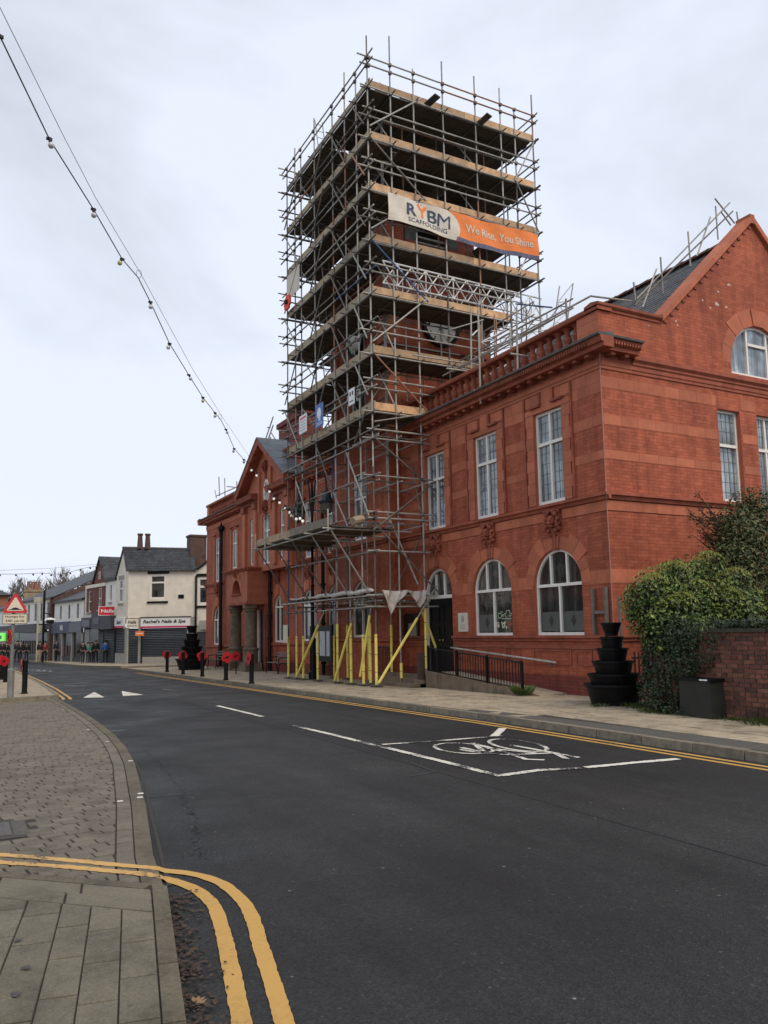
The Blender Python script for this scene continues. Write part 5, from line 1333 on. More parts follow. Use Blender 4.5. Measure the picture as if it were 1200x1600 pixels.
# white lattice girders across the right face and beams running on over the roof
def lattice(name, label, p, q, h, mat, r=.025, bay=.46, verticals=True, cross=False, w=None):
    p = Vector(p); q = Vector(q); L_ = (q-p).length; n = int(L_/bay); u_ = Vector((0, 0, h)) if w is None else Vector(w)
    root = thing(name, label, 'lattice beam', p, 0)
    mb = MB(); mb.tube(p, q, r); mb.build('chord', mat, root); mb = MB(); mb.tube(p+u_, q+u_, r); mb.build('chord', mat, root)
    for i in range(n):
        a = p+(q-p)*(i/n); b = p+(q-p)*((i+1)/n)
        mb = MB(); mb.tube(*((a, b+u_) if i % 2 else (a+u_, b)), r*.7, 6); mb.build('lattice_bar', mat, root)
        if cross: mb = MB(); mb.tube(*((a+u_, b) if i % 2 else (a, b+u_)), r*.7, 6); mb.build('lattice_bar', mat, root)
        if verticals and i % 2: mb = MB(); mb.tube(a, a+u_, r*.7, 6); mb.build('lattice_bar', mat, root)
    return root
lattice('lattice_girder', 'white lattice girder crossing the scaffold face below the banner', (11.35, 20.95, 12.33), (17.6, 20.95, 12.25), .72, ALU, .03, .52, cross=True)
lattice('lattice_girder', 'second white lattice girder just behind the first, inside the scaffold', (11.9, 21.6, 12.3), (18.2, 21.6, 12.3), .7, ALU, .026, .5)
lattice('lattice_beam', 'grey lattice beam reaching furthest right above the balustrade', (13.85, 21.0, 9.82), (13.85, 15.25, 9.84), .25, GALV, .022, .5)
lattice('lattice_beam', 'grey lattice beam above roof, the shorter one nearer the tower', (15.0, 21.3, 10.9), (15.0, 18.2, 10.95), .4, GALV, .022, .5)
lattice('lattice_beam', 'white upright lattice beam hanging off the scaffold corner over the roof', (17.2, 20.5, 9.7), (16.9, 19.2, 12.6), .0, ALU, .022, .5, w=(.4, -.2, .1))
lattice('lattice_beam', 'white lattice beam sloping down from the scaffold corner to the roof', (15.6, 20.5, 9.6), (18.3, 20.3, 11.9), .0, ALU, .02, .45, w=(-.25, 0, .35))
lattice('lattice_beam', 'white lattice beam lying under the girder end above the roof', (14.6, 20.4, 10.4), (17.6, 19.6, 11.2), .35, ALU, .02, .45)
be = thing('balustrade_edge_rail', 'scaffold tube guard rail with posts standing along the balustrade', 'guard rail', (12.9, 18, 8.2))
for p, q in (((12.52, 17.62, 7.75), (12.52, 17.6, 10.4)), ((12.52, 15.95, 8.15), (12.52, 15.9, 9.85)), ((13.3, 14.9, 8.9), (13.3, 14.9, 9.85)), ((13.3, 17.2, 8.9), (13.3, 17.2, 9.9)), ((13.3, 20.7, 9.55), (13.3, 14.05, 9.58)), ((13.3, 14.02, 9.58), (14.9, 14.25, 9.83)), ((12.3, 15.93, 8.6), (13.2, 15.93, 8.62)), ((12.3, 17.6, 8.1), (13.3, 17.6, 8.15)), ((13.4, 19.3, 9.0), (13.4, 19.2, 11.2)), ((12.6, 19.4, 9.3), (14.5, 19.4, 9.35)), ((12.0, 20.3, 9.9), (15.2, 20.3, 9.95)), ((14.2, 20.5, 9.2), (14.2, 15.6, 9.35)), ((15.0, 20.5, 10.4), (15.0, 17.4, 10.5)), ((15.5, 20.6, 11.1), (15.5, 18.3, 11.1)), ((16.2, 20.6, 12.4), (16.2, 18.8, 11.6))):
    tube_obj('tube', p, q, TR, tcol() if p[0] > 13 else GALV, be)
for x in (14.0, 14.6, 15.2, 15.8, 16.3):
    for y in (20.6, 19.7): tube_obj('tube', (x, y, 8.9), (x+.1, y, 9.9+rs.random()*2.2), TR*.9, rs.choice((GALV, GALVD, TUBER)), be)
for k in range(14):
    p = Vector((rs.uniform(13.6, 16.6), rs.uniform(19.2, 20.6), rs.uniform(9.2, 11.6))); q = p+Vector((rs.uniform(-1.2, 1.2), rs.uniform(-1, 1), rs.uniform(-.5, .5)))
    tube_obj('tube', p, q, TR*.85, rs.choice((GALV, GALVD, ALU)), be)
mb = MB(); mb.ball((13.3, 17.2, 9.05), .13, 8, 0, (1, 1.3, .7)); mb.build('foam_pad', FOAM, be)
ge = thing('gable_edge_rail', 'scaffold tube edge protection climbing the slate roof beside the gable', 'guard rail', (15, 14.2, 9))
for p, q in (((955+40, 467), (1140, 317)), ((992, 477), (1145, 330)), ((990, 441), (993, 470)), ((1032, 402), (1036, 460)), ((1075, 362), (1079, 416)), ((1118, 322), (1122, 374)), ((1117, 310), (1148, 349)), ((1126, 330), (1142, 352)), ((1026, 420), (1004, 480)), ((1110, 339), (1089, 400)), ((1151, 331), (1153, 343))):
    a = atY(*p, 14.15); b = atY(*q, 14.15); tube_obj('tube', a, b, TR*.85, tcol() if rs.random() < .4 else GALV, ge)
# scaffold tubes on the left wing roofs
le = thing('left_wing_edge_rail', 'scaffold tubes standing behind the left wing balustrade', 'guard rail', (13, 42, 8.3))
for p, q in (((342, 745), (343, 775)), ((351, 747), (352, 795)), ((370, 752), (370, 770)), ((338, 775), (372, 760)), ((336, 766), (338, 778)), ((355, 760), (372, 762))):
    tube_obj('tube', atX(*p, 13.0), atX(*q, 13.0), .03, GALV, le)
g2 = thing('gable_roof_tubes', 'crossed scaffold tubes on the ridge of the left wing gable', 'guard rail', (13, 34.3, 10.5))
for p, q in (((413, 692), (427, 651)), ((417, 692), (427, 664)), ((423, 675), (443, 707)), ((421, 682), (438, 709)), ((443, 716), (465, 730)), ((418, 668), (422, 668))):
    tube_obj('tube', atX(*p, 12.9), atX(*q, 12.9), .03, GALV, g2)

# ---------- banner and site signs on the scaffold
BY = SY0-.16; BF2 = Fr((0, BY, 0), (1, 0, 0), (0, -1, 0)); BX0, BX1, BZ0, BZ1 = 11.38, 17.25, 14.2, 15.14
def bw(a, b, off=0):
    t = (a-BX0)/(BX1-BX0); v = (b-BZ0)/(BZ1-BZ0)
    sag = -.05*math.sin(math.pi*t)+.03*math.sin(t*9)*(1-v)+.05*(1-v)*math.sin(t*5+1)
    return Vector((a, BY-off-.03*math.sin(t*14+v*2)-.02*math.sin(t*31+v*5), b+sag-.06*(t)))
bn = thing('scaffold_banner', 'wide cream and orange advertising banner tied high on the scaffold face', 'banner', (14.3, BY, 14.7))
def bpatch(a0, a1, b0, b1, mat, name, off, nx=30, nz=6, shape=None):
    mb = MB()
    for i in range(nx):
        for k in range(nz):
            q = []
            for (ii, kk) in ((i, k), (i+1, k), (i+1, k+1), (i, k+1)):
                u_ = ii/nx; v_ = kk/nz; a = a0+(a1-a0)*u_; b = b0+(b1-b0)*v_
                if shape: a, b = shape(u_, v_)
                q.append(bw(a, b, off))
            mb.quad(q)
    return mb.build(name, mat, bn)
mb = MB(); nx, nz = 60, 6
for d_ in (0, -.006):
    for i in range(nx):
        for k in range(nz):
            mb.quad([bw(BX0+(BX1-BX0)*a/nx, BZ0+(BZ1-BZ0)*b/nz, d_) for a, b in ((i, k), (i+1, k), (i+1, k+1), (i, k+1))])
sh = mb.build('banner_sheet', ORANGE, bn)
CREAMB = plain('banner_cream', (.66, .60, .50), .75, .1, 5.)
def cream(u_, v_):
    b = BZ0+(BZ1-BZ0)*v_; xe = 13.35+.68*math.sqrt(max(0, 1-((v_-.42)/.6)**2)); return BX0+(xe-BX0)*u_, b
bpatch(0, 0, 0, 0, CREAMB, 'cream_panel', .004, 30, 8, cream)
bpatch(13.9, BX1, BZ0, BZ0+.14, plain('banner_blue_strip', (.10, .10, .16), .6, .4, 9.), 'printed_strip', .007, 24, 2)
bpatch(12.3, 12.3, 0, 0, INK, 'printed_strip', .007, 2, 2, lambda u_, v_: (14.0+.3*u_, BZ0+.02+.05*v_))
def wt(o_): return lambda a, b: bw(a, b, o_)
text_mesh('R', None, 12.22, 14.76, 0, .42, INK, bn, warp=wt(.012), bold=.03, width=.36)
text_mesh('Y', None, 12.62, 14.80, 0, .46, ORANGE, bn, warp=wt(.012), bold=.04, width=.40)
text_mesh('B', None, 13.0, 14.74, 0, .42, INK, bn, warp=wt(.012), bold=.015, width=.34)
text_mesh('M', None, 13.42, 14.71, 0, .42, INK, bn, warp=wt(.012), bold=.0, width=.46)
text_mesh('SCAFFOLDING', None, 12.82, 14.40, 0, .15, INK, bn, warp=wt(.012), bold=.004, width=1.45)
text_mesh('We Rise, You Shine', None, 15.62, 14.70, 0, .30, CREAMB, bn, warp=wt(.012), bold=.012, width=2.75)
def sheet_sign(name, label, y0, y1, z0, z1, mat, x=SX0-.13):
    t = thing(name, label, 'sign', (x, (y0+y1)/2, (z0+z1)/2)); mb = MB(); mb.box((x-.006, y0, z0), (x+.006, y1, z1)); mb.build('sign_sheet', mat, t); return t
GF = Fr((SX0-.137, 0, 0), (0, 1, 0), (-1, 0, 0))
s1 = sheet_sign('site_sign', 'white site safety notice with red heading on the second lift, left of the blue sign', 25.5, 26.2, 8.62, 9.28, SIGNW)
mb = MB()
for k in range(4): GF.box(mb, 25.6, 26.1, 8.72+k*.1, 8.745+k*.1, 0, .003)
mb.build('printed_line', plain('grey_print2', (.35, .35, .36), .6, .1, 4.), s1); mb = MB(); GF.box(mb, 25.56, 26.14, 9.13, 9.2, 0, .003); mb.build('printed_line', plain('red_print2', (.6, .12, .12), .6, .1, 4.), s1)
s2 = sheet_sign('site_sign', 'blue safety sign with a white helmeted head symbol', 24.08, 24.75, 8.5, 9.3, plain('sign_blue', (.03, .13, .42), .5, .05, 3.))
mb = MB(); n = 14; poly_plate(mb, GF, [(24.42+.17*math.cos(2*math.pi*i/n), 8.98+.19*math.sin(2*math.pi*i/n)) for i in range(n)], 0, .003); GF.box(mb, 24.32, 24.46, 8.72, 8.82, 0, .003)
for k in range(2): GF.box(mb, 24.17, 24.66, 8.58+k*.06, 8.6+k*.06, 0, .003)
mb.build('helmet_symbol', SIGNW, s2)
s3 = sheet_sign('site_sign', 'small white site sign with dark symbols nearest the scaffold corner', 21.7, 22.12, 8.62, 9.14, SIGNW)
mb = MB(); GF.box(mb, 21.78, 21.87, 8.92, 9.04, 0, .003); GF.box(mb, 21.95, 22.04, 8.92, 9.04, 0, .003); GF.box(mb, 21.78, 22.04, 8.72, 8.75, 0, .003); mb.build('symbol', BLACKI, s3)
s4 = sheet_sign('site_sign', 'cream sheet tied to the scaffold at the far left edge', 26.2, 27.45, 14.1, 15.05, CREAMB, SX0-.1)
s5 = sheet_sign('site_sign', 'small cream notice on the foam-sleeved scaffold leg furthest left', 27.5, 27.95, 1.25, 1.9, plain('cream_notice', (.62, .58, .42), .6, .05, 3.), SX0-.09)
pp = thing('scaffold_poppy', 'orange red poppy shape tied to the left edge of the scaffold', 'poppy', (SX0-.15, 27.3, 13.95))
mb = MB(); rr = random.Random(3)
for k in range(9):
    a = k*.7; mb.ball((SX0-.16, 27.25+.22*math.cos(a), 13.95+.2*math.sin(a)), .14, 7, 0, (.4, 1, .9))
mb.build('petals', plain('poppy_orange_red', (.85, .07, .02), .6, .1, 4.), pp); mb = MB(); mb.ball((SX0-.22, 27.25, 13.97), .09, 7); mb.build('poppy_centre', BLACKI, pp)

# ---------- double swan-neck street lamp among the scaffold legs
lx, ly = 11.2, 26.3
lamp = thing('street_lamp', 'black column lamp with two swan neck arms and bell lanterns behind the scaffold legs', 'street lamp', (lx, ly, 0))
mb = MB(); mb.lathe((lx, ly, .0), [(.16, 0), (.16, .25), (.12, .3), (.11, 1.3), (.13, 1.35), (.07, 1.45), (.06, 3.2), (.08, 3.25), (.05, 3.3), (.045, 6.3), (.07, 6.35), (.03, 7.0)], 10); mb.build('column', DARK, lamp)
for sg in (1, -1):
    mb = MB(); pts = [(lx, ly+sg*.05, 5.7), (lx, ly+sg*.2, 6.3)]
    for k in range(11): a = math.pi*k/10; pts.append((lx, ly+sg*(.75-.5*math.cos(a)), 6.7+.5*math.sin(a)))
    pts.append((lx, ly+sg*1.25, 6.5)); mb.path(pts, .028, 7); arm = mb.build('arm', DARK, lamp)
    mb = MB(); mb.lathe((lx, ly+sg*1.25, 6.0), [(.25, 0), (.27, .08), (.2, .2), (.17, .36), (.07, .44), (.05, .6)], 12); ln_ = mb.build('lantern', plain('lamp_green_black', (.02, .028, .03), .4, .2, 4.), lamp)
    mb = MB(); mb.lathe((lx, ly+sg*1.25, 5.66), [(.13, 0), (.2, .1), (.23, .34)], 12); mb.build('lantern_glass', plain('smoky_glass', (.12, .1, .07), .2, .2, 4.), ln_)

# ================================================================== SHOPS ACROSS THE SIDE STREET
NA = Vector((10.456, 56.2, 0)); d1 = Vector((math.cos(-.605), math.sin(-.605), 0)); d2 = Vector((math.cos(1.7275), math.sin(1.7275), 0))
n1_ = Vector((d1.y, -d1.x, 0)); n2_ = Vector((-d2.y, d2.x, 0))      # outward
if n1_.dot(Vector((0, -1, 0))) < 0: n1_ = -n1_
if n2_.dot(Vector((-1, 0, 0))) < 0: n2_ = -n2_
N1 = Fr(NA, d1, n1_); N2 = Fr(NA, d2, n2_)
def pl(fr, x, y):
    d = ray(x, y); t = (fr.o-CAM).dot(fr.n)/d.dot(fr.n); p = CAM+d*t; return ((p-fr.o).dot(fr.s), p.z)
def shop_thing(name, label, o): return thing(name, label, 'building', (o.x, o.y, zgc(o.y)))
DG = glass_mat('dark_shop_glass', (.012, .012, .014), .25); DG.node_tree.nodes['Principled BSDF'].inputs['Specular IOR Level'].default_value = .35
def block(fr, s0, s1, zb, zt, depth, mat, parent, holes=(), top=None, name='wall'):
    mb = MB(); out_ = [(s0, zb), (s1, zb)]+([(s1, zt), (s0, zt)] if top is None else top)
    wall(mb, fr, out_, list(holes), reveal=.12)
    for a in (s0, s1):
        zz = zt if top is None else (out_[2][1] if a == s1 else out_[-1][1])
        mb.quad([fr.P(a, zb), fr.P(a, zz), fr.P(a, zz, -depth), fr.P(a, zb, -depth)])
    mb.quad([fr.P(s0, zb, -depth), fr.P(s1, zb, -depth), fr.P(s1, zt, -depth), fr.P(s0, zt, -depth)])
    return mb.build(name, mat, parent)
def pitched(fr, s0, s1, ze, zr, dep, parent, over=.15, mat=None, hip0=0, name='roof'):
    mat = mat or SLATE; mb = MB(); m = dep/2; t = .08
    mb.hexa([fr.P(s0-over, ze-.06, over), fr.P(s1+over, ze-.06, over), fr.P(s1+over, zr, -m), fr.P(s0-over+hip0, zr, -m), fr.P(s0-over, ze-.06+t, over), fr.P(s1+over, ze-.06+t, over), fr.P(s1+over, zr+t, -m), fr.P(s0-over+hip0, zr+t, -m)])
    mb.hexa([fr.P(s0-over, ze-.06, -dep-over), fr.P(s1+over, ze-.06, -dep-over), fr.P(s1+over, zr-.002, -m), fr.P(s0-over+hip0, zr-.002, -m), fr.P(s0-over, ze-.06+t, -dep-over), fr.P(s1+over, ze-.06+t, -dep-over), fr.P(s1+over, zr+t-.002, -m), fr.P(s0-over+hip0, zr+t-.002, -m)])
    r = mb.build(name, mat, parent)
    mb = MB(); fr.box(mb, s0-over, s1+over, ze-.14, ze-.0, over+.002, over+.1); mb.build('gutter', DARK, r)
    return r
# --- nail salon on the corner
nl = shop_thing('corner_shop', 'cream rendered corner nail salon with slate roof and black shutters', NA)
Lf = 4.75; z0 = -.45
holes = [rect_hole(1.55, 2.6, 4.0, 5.6)]
mb = MB(); wall(mb, N1, [(0, 2.75), (Lf, 2.75), (Lf, 5.95), (0, 5.95)], holes, reveal=.12)
gs = 5.0   # gable depth along the street
wall(mb, N2, [(0, 2.75), (2.35, 2.75), (2.35, 5.75), (1.0, 7.55), (0, 5.95)], [rect_hole(1.0, 1.75, 3.85, 5.4)], reveal=.12)
mb.quad([N1.P(Lf, z0), N1.P(Lf, 5.95), N1.P(Lf, 5.95, -3), N1.P(Lf, z0, -3)])
mb.build('wall', CREAM, nl)
window(N1, 1.55, 2.6, 4.0, 5.6, nl, tz=5.1, mull=(), glass=GLASSC, w=.09, d=-.06); window(N2, 1.0, 1.75, 3.85, 5.4, nl, tz=4.8, mull=(), w=.08, d=-.06)
N1.obj('lintel', 1.35, 2.85, 5.68, 5.9, 0, .05, DARK, nl); N1.obj('window_sill', 1.35, 2.8, 3.72, 3.84, 0, .08, DARK, nl); N2.obj('lintel', .9, 1.85, 5.45, 5.7, 0, .05, GREYR, nl); N2.obj('window_sill', .9, 1.85, 3.68, 3.8, 0, .08, GREYR, nl)
N1.obj('vent', 3.52, 3.9, 4.0, 4.25, .0, .04, DARK, nl)
# roof, its ridge running back from the gable
mb = MB(); n = 13
rA = N2.P(1.0, 7.6, .1); eA = N1.P(-.1, 5.93, .2); eB = N1.P(Lf, 5.85, .2); rB = rA+d1*(Lf+.4)+Vector((0, 0, -.25))
for i in range(n):
    a, b = i/n, (i+1)/n+.02; P = [eA.lerp(rA, a), eB.lerp(rB, a), eB.lerp(rB, b), eA.lerp(rA, b)]
    up_ = Vector((0, 0, .04)); mb.hexa([P[0]-up_, P[1]-up_, P[2]-up_, P[3]-up_, P[0]+up_, P[1]+up_, P[2]+up_*.3, P[3]+up_*.3])
BRD = plain('dark_brown_brick', (.10, .055, .042), .85, .3, 3.)
nr = mb.build('roof', SLATE, nl); mb = MB(); bk_ = N2.P(2.4, 5.7, .1); mb.quad([rA, rB, bk_+d1*(Lf+.4), bk_]); mb.build('rear_slope', SLATE, nr)
mb = MB(); mb.tube(rA, rB, .09, 6); mb.build('ridge', LEADTOP, nr)
for a in (1.15, 1.65): c = rA.lerp(rB, a/Lf)+Vector((0, 0, -.05)); mb = MB(); mb.lathe(c, [(.2, 0), (.19, .3), (.15, .9), (.2, .95), (.2, 1.05)], 8); mb.build('chimney_pot', BRD, nr)
mb = MB(); c = rB+Vector((.05, .3, -.6)); mb.box(c-Vector((.4, .5, 2.2)), c+Vector((.7, .5, 1.45))); mb.box(c+Vector((-.46, -.57, 1.45)), c+Vector((.76, .57, 1.58))); mb.build('chimney', BRD, nr)
# shopfront
N1.obj('pilaster_panel', 4.15, Lf, z0, 2.72, -.1, .03, GREYR, nl); N1.obj('stall_riser', 1.0, 4.15, z0, .15, -.1, .02, GREYR, nl); N1.obj('pilaster_panel', .78, 1.0, z0, 2.72, -.1, .04, GREYR, nl)
N1.obj('corner_post', -.02, .09, z0, 2.72, -.1, .03, GREYR, nl)
def shutter(fr, s0, s1, za, zb, par, d=-.02):
    o = MB(); k = int((zb-za)/.11); h = (zb-za)/k
    for i in range(k): fr.prof(o, s0, s1, [(d-.05, za+i*h), (d, za+i*h+.01), (d+.03, za+i*h+h*.5), (d, za+i*h+h-.01), (d-.05, za+i*h+h-.002)])
    return o.build('roller_shutter', SHUT, par)
shutter(N1, 1.0, 4.15, .16, 2.05, nl); shutter(N1, .1, .78, z0, 2.05, nl)
sg = N1.obj('shop_sign', .98, 4.4, 2.12, 2.75, 0, .16, SIGNW, nl); N1.obj('sign_stripe', .98, 4.4, 2.06, 2.18, .0, .165, PINK, nl); N1.obj('sign_edge', .95, 4.43, 2.75, 2.8, 0, .2, DARK, nl)
text_mesh("Rachel's Nails & Spa", N1, 2.62, 2.46, .17, .30, BLACKI, nl, bold=.03, shear=.25, width=2.95)
N1.obj('shop_sign', -.05, .78, 2.08, 2.7, 0, .1, CREAM, nl); text_mesh('Nails', N1, .38, 2.48, .11, .22, BLACKI, nl, bold=.02, width=.55)
N1.obj('sign_stripe', .05, .7, 2.2, 2.24, .1, .104, BLACKI, nl)
N2.obj('shop_sign', .4, 2.3, 2.15, 2.8, 0, .12, SIGNW, nl); N2.obj('sign_stripe', .4, 2.3, 2.1, 2.24, 0, .13, PINK, nl); text_mesh('Rachel', N2, 1.35, 2.5, .13, .25, BLACKI, nl, flip=True, bold=.03)
shutter(N2, .5, 2.2, .4, 2.08, nl); N2.obj('stall_riser', .3, 2.3, z0, .4, -.1, .02, GREYR, nl); N2.obj('pilaster_panel', 0, .42, z0, 2.15, -.1, .03, GREYR, nl)
osg = thing('street_sign', 'small orange sign on a black post by the corner shop', 'sign', (NA.x+.9, NA.y-1.3, -.3)); q = pl(N1, 221, 989)
p0 = N1.P(q[0], 0, .25); mb = MB(); mb.tube((p0.x+.12, p0.y, -.3), (p0.x+.12, p0.y, 2.0), .05); mb.build('post', DARK, osg)
mb = MB(); fo = Fr((p0.x, p0.y, 0), d1, n1_); fo.box(mb, -.28, .32, 1.55, 1.86, .06, .09); mb.build('sign_face', ORANGE, osg); text_mesh('SALE', fo, .02, 1.7, .095, .12, SIGNW, osg) if False else None
mb = MB(); fo.box(mb, -.2, .24, 1.68, 1.74, .091, .094); mb.build('printed_line', CREAM, osg)
# --- cream gabled annexe seen between the salon and the hall
an = thing('annexe', 'cream rendered annexe with white window between corner shop and town hall', 'building', (15.5, 52, -.3))
N1b = Fr(NA+d1*(Lf+.02)+n1_*.0, d1, n1_)
mb = MB(); wall(mb, N1b, [(0, z0), (4, z0), (4, 6.6), (2.2, 7.4), (0, 5.8)], [rect_hole(.12, 1.35, 3.55, 5.35)], reveal=.1); mb.quad([N1b.P(0, z0), N1b.P(0, 5.8), N1b.P(0, 5.8, -4), N1b.P(0, z0, -4)]); mb.build('wall', CREAM, an)
window(N1b, .12, 1.35, 3.55, 5.35, an, tz=4.75, mull=(), w=.12, d=-.05)
N1b.obj('lintel', 0, 1.4, 5.42, 5.62, 0, .05, DARK, an); N1b.obj('window_sill', 0, 1.4, 3.35, 3.48, 0, .08, DARK, an)
mb = MB(); mb.tube(N1b.P(.0, z0, .1), N1b.P(0, 5.5, .1), .07); mb.build('drainpipe', DARK, an); N1b.obj('vent_box', .3, 1.0, 1.9, 2.5, .02, .25, GREYR, an); N1b.obj('side_gate', .1, 3, z0, 1.75, .02, .1, CHAR, an)
mb = MB(); mb.hexa([N1b.P(-.2, 5.75, .2), N1b.P(2.2, 7.42, .2), N1b.P(2.2, 7.42, -4), N1b.P(-.2, 5.75, -4), N1b.P(-.2, 5.85, .2), N1b.P(2.2, 7.52, .2), N1b.P(2.2, 7.52, -4), N1b.P(-.2, 5.85, -4)]); mb.build('roof', SLATE, an)
# --- low white shop with one window
def S2(x, y): return pl(N2, x, y)
w2 = shop_thing('white_shop', 'narrow white fronted shop with dark fascia beside the corner salon', N2.P(3.4, 0)); a0, a1 = 2.37, 4.6
block(N2, a0, a1, 2.95, 5.5, 6, WREND, w2, [rect_hole(3.35, 3.75, 4.0, 5.2)])
window(N2, 3.35, 3.75, 4.0, 5.2, w2, mull=(), w=.05, d=-.06); N2.obj('window_sill', 3.25, 3.85, 3.85, 3.97, 0, .08, GREYR, w2); N2.obj('roof_edge', a0, a1, 5.5, 5.68, -.2, .12, DARK, w2)
pitched(N2, a0, a1, 5.6, 6.6, 5, w2, 0.02)
N2.obj('fascia', a0, a1, 2.05, 3.0, 0, .35, CHAR, w2); shutter(N2, a0+.1, a1-.1, z0, 2.05, w2, .05)
rs_ = shop_thing('projecting_sign', 'red projecting shop sign reading Nails', N2.P(3.0, 2.9, .6)); rs_['category'] = 'sign'
c = N2.P(2.9, 0, .35); FR = Fr(c, Vector((1, -.1, 0)), Vector((-.1, -1, 0))); mb = MB(); FR.box(mb, -.62, .5, 3.02, 3.62, 0, .08); mb.build('sign_face', SIGNR, rs_)
mb = MB()
for a, b, e_, f_ in ((-.64, .52, 3.0, 3.03), (-.64, .52, 3.61, 3.64), (-.66, -.62, 3.0, 3.64), (.5, .54, 3.0, 3.64)): FR.box(mb, a, b, e_, f_, -.01, .1)
mb.build('sign_frame', SIGNW, rs_); text_mesh('Nails', FR, -.06, 3.32, .085, .24, SIGNW, rs_, bold=.03, width=.85)
# --- red brick gabled shop
rb = shop_thing('brick_shop', 'red brick gable fronted shop with charcoal fascia', N2.P(7, 0)); a0, a1 = 4.62, 9.25; am = 5.9
BR2 = brick('shop_brick', (.22, .07, .05), (.17, .055, .042), (.14, .07, .05))
block(N2, a0, a1, 3.0, 5.4, 6, BR2, rb, [rect_hole(5.55, 6.25, 3.5, 5.1), rect_hole(7.9, 8.6, 3.4, 4.95)])
for a, b, c_, e_ in ((5.55, 6.25, 3.5, 5.1), (7.9, 8.6, 3.4, 4.95)): window(N2, a, b, c_, e_, rb, mull=(), tz=(c_+e_)/2, w=.05, d=-.08); N2.obj('window_sill', a-.1, b+.1, c_-.14, c_-.02, 0, .1, GREYR, rb)
N2.obj('parapet_band', a0, a1, 5.18, 5.42, 0, .05, CREAM, rb); N2.obj('edge_strip', a1-.2, a1, 3.0, 5.2, 0, .04, CREAM, rb)
mb = MB(); poly_plate(mb, N2, [(4.75, 5.42), (7.4, 5.42), (6.1, 7.2)], -.2, 0); mb.build('gable', BR2, rb); mb = MB(); N2.box(mb, 5.85, 6.25, 5.75, 6.3, 0, .03); mb.build('gable_window', CREAM, rb); mb = MB(); N2.box(mb, 5.93, 6.17, 5.8, 6.25, .03, .04); mb.build('gable_pane', DG, rb)
mb = MB(); back = -n2_*4.5
for (a, za, b, zb) in ((4.6, 5.45, 6.1, 7.35), (6.1, 7.35, 7.6, 5.45)):
    mb.hexa([N2.P(a, za, .1), N2.P(b, zb, .1), N2.P(b, zb, -5), N2.P(a, za, -5), N2.P(a, za+.09, .1), N2.P(b, zb+.09, .1), N2.P(b, zb+.09, -5), N2.P(a, za+.09, -5)])
mb.build('roof', SLATE, rb)
N2.obj('fascia', a0, a0+2.2, 2.1, 3.25, 0, .3, CHAR, rb); N2.obj('fascia', a0+2.3, a1, 2.2, 2.95, 0, .3, CHAR, rb); mb = MB(); N2.prof(mb, a0+2.3, a1, [(0, 3.25), (.3, 2.97), (.3, 2.93), (0, 3.1)]); mb.build('fascia_hood', GREYR, rb)
N2.obj('sign_panel', a0+.4, a0+1.7, 2.45, 2.95, .3, .33, plain('dim_sign', (.07, .08, .1), .5, .3, 9.), rb); N2.obj('sign_panel', a0+2.6, a1-.3, 2.3, 2.8, .3, .33, plain('dim_sign2', (.12, .13, .16), .5, .4, 9.), rb)
N2.obj('shop_window', a0+1.3, a1-1.4, .1, 2.1, -.02, .03, DG, rb); shutter(N2, a0+.1, a0+1.2, z0, 2.1, rb, .05); N2.obj('door_panel', a1-1.3, a1-.2, z0, 2.1, 0, .06, plain('grey_green_door', (.2, .23, .22), .5, .1, 3.), rb); N2.obj('stall_riser', a0+1.3, a1-1.4, z0, .1, 0, .08, CHAR, rb)
# --- white block with three slit windows
wb_ = shop_thing('white_block', 'white two storey block with three narrow windows and navy shopfront', N2.P(13, 0)); a0, a1 = 9.6, 17.75
hs = [(10.9, 11.5), (13.2, 13.8), (15.6, 16.2)]
block(N2, a0, a1, 2.75, 4.45, 7, WREND, wb_, [rect_hole(a, b, 2.95, 4.15) for a, b in hs])
for a, b in hs: window(N2, a, b, 2.95, 4.15, wb_, mull=(), w=.03, d=-.06, glass=DG)
pitched(N2, a0, a1, 4.5, 5.9, 7, wb_, .1)
N2.obj('side_brick', a0-.3, a0-.02, z0, 5.0, -3, -.02, BRD, wb_)
N2.obj('fascia', a0+3.3, a1, 1.85, 2.78, 0, .2, NAVY, wb_); N2.obj('fascia', a0, a0+3.25, 1.9, 2.7, 0, .2, plain('grey_fascia', (.12, .13, .15), .5, .3, 8.), wb_)
text_mesh('M&', N2, a0+5.2, 2.3, .21, .45, SIGNW, wb_, flip=True, bold=.02)
N2.obj('shop_window', a0, a1, z0+.35, 1.9, -.3, -.1, DG, wb_); N2.obj('stall_riser', a0, a1, z0, z0+.4, -.3, -.02, CHAR, wb_)
for a in (a0, a0+2.7, a0+5.4, a1-.35): N2.obj('pier', a, a+.35, z0, 1.9, -.1, .05, GREYR, wb_)
for a in (a0+3.6, a0+6.2, a0+4.4): N2.obj('window_display', a, a+.5, z0+.5, z0+1.3, -.09, -.05, plain('display_red', (.10, .03, .03), .6, .4, 9.), wb_)
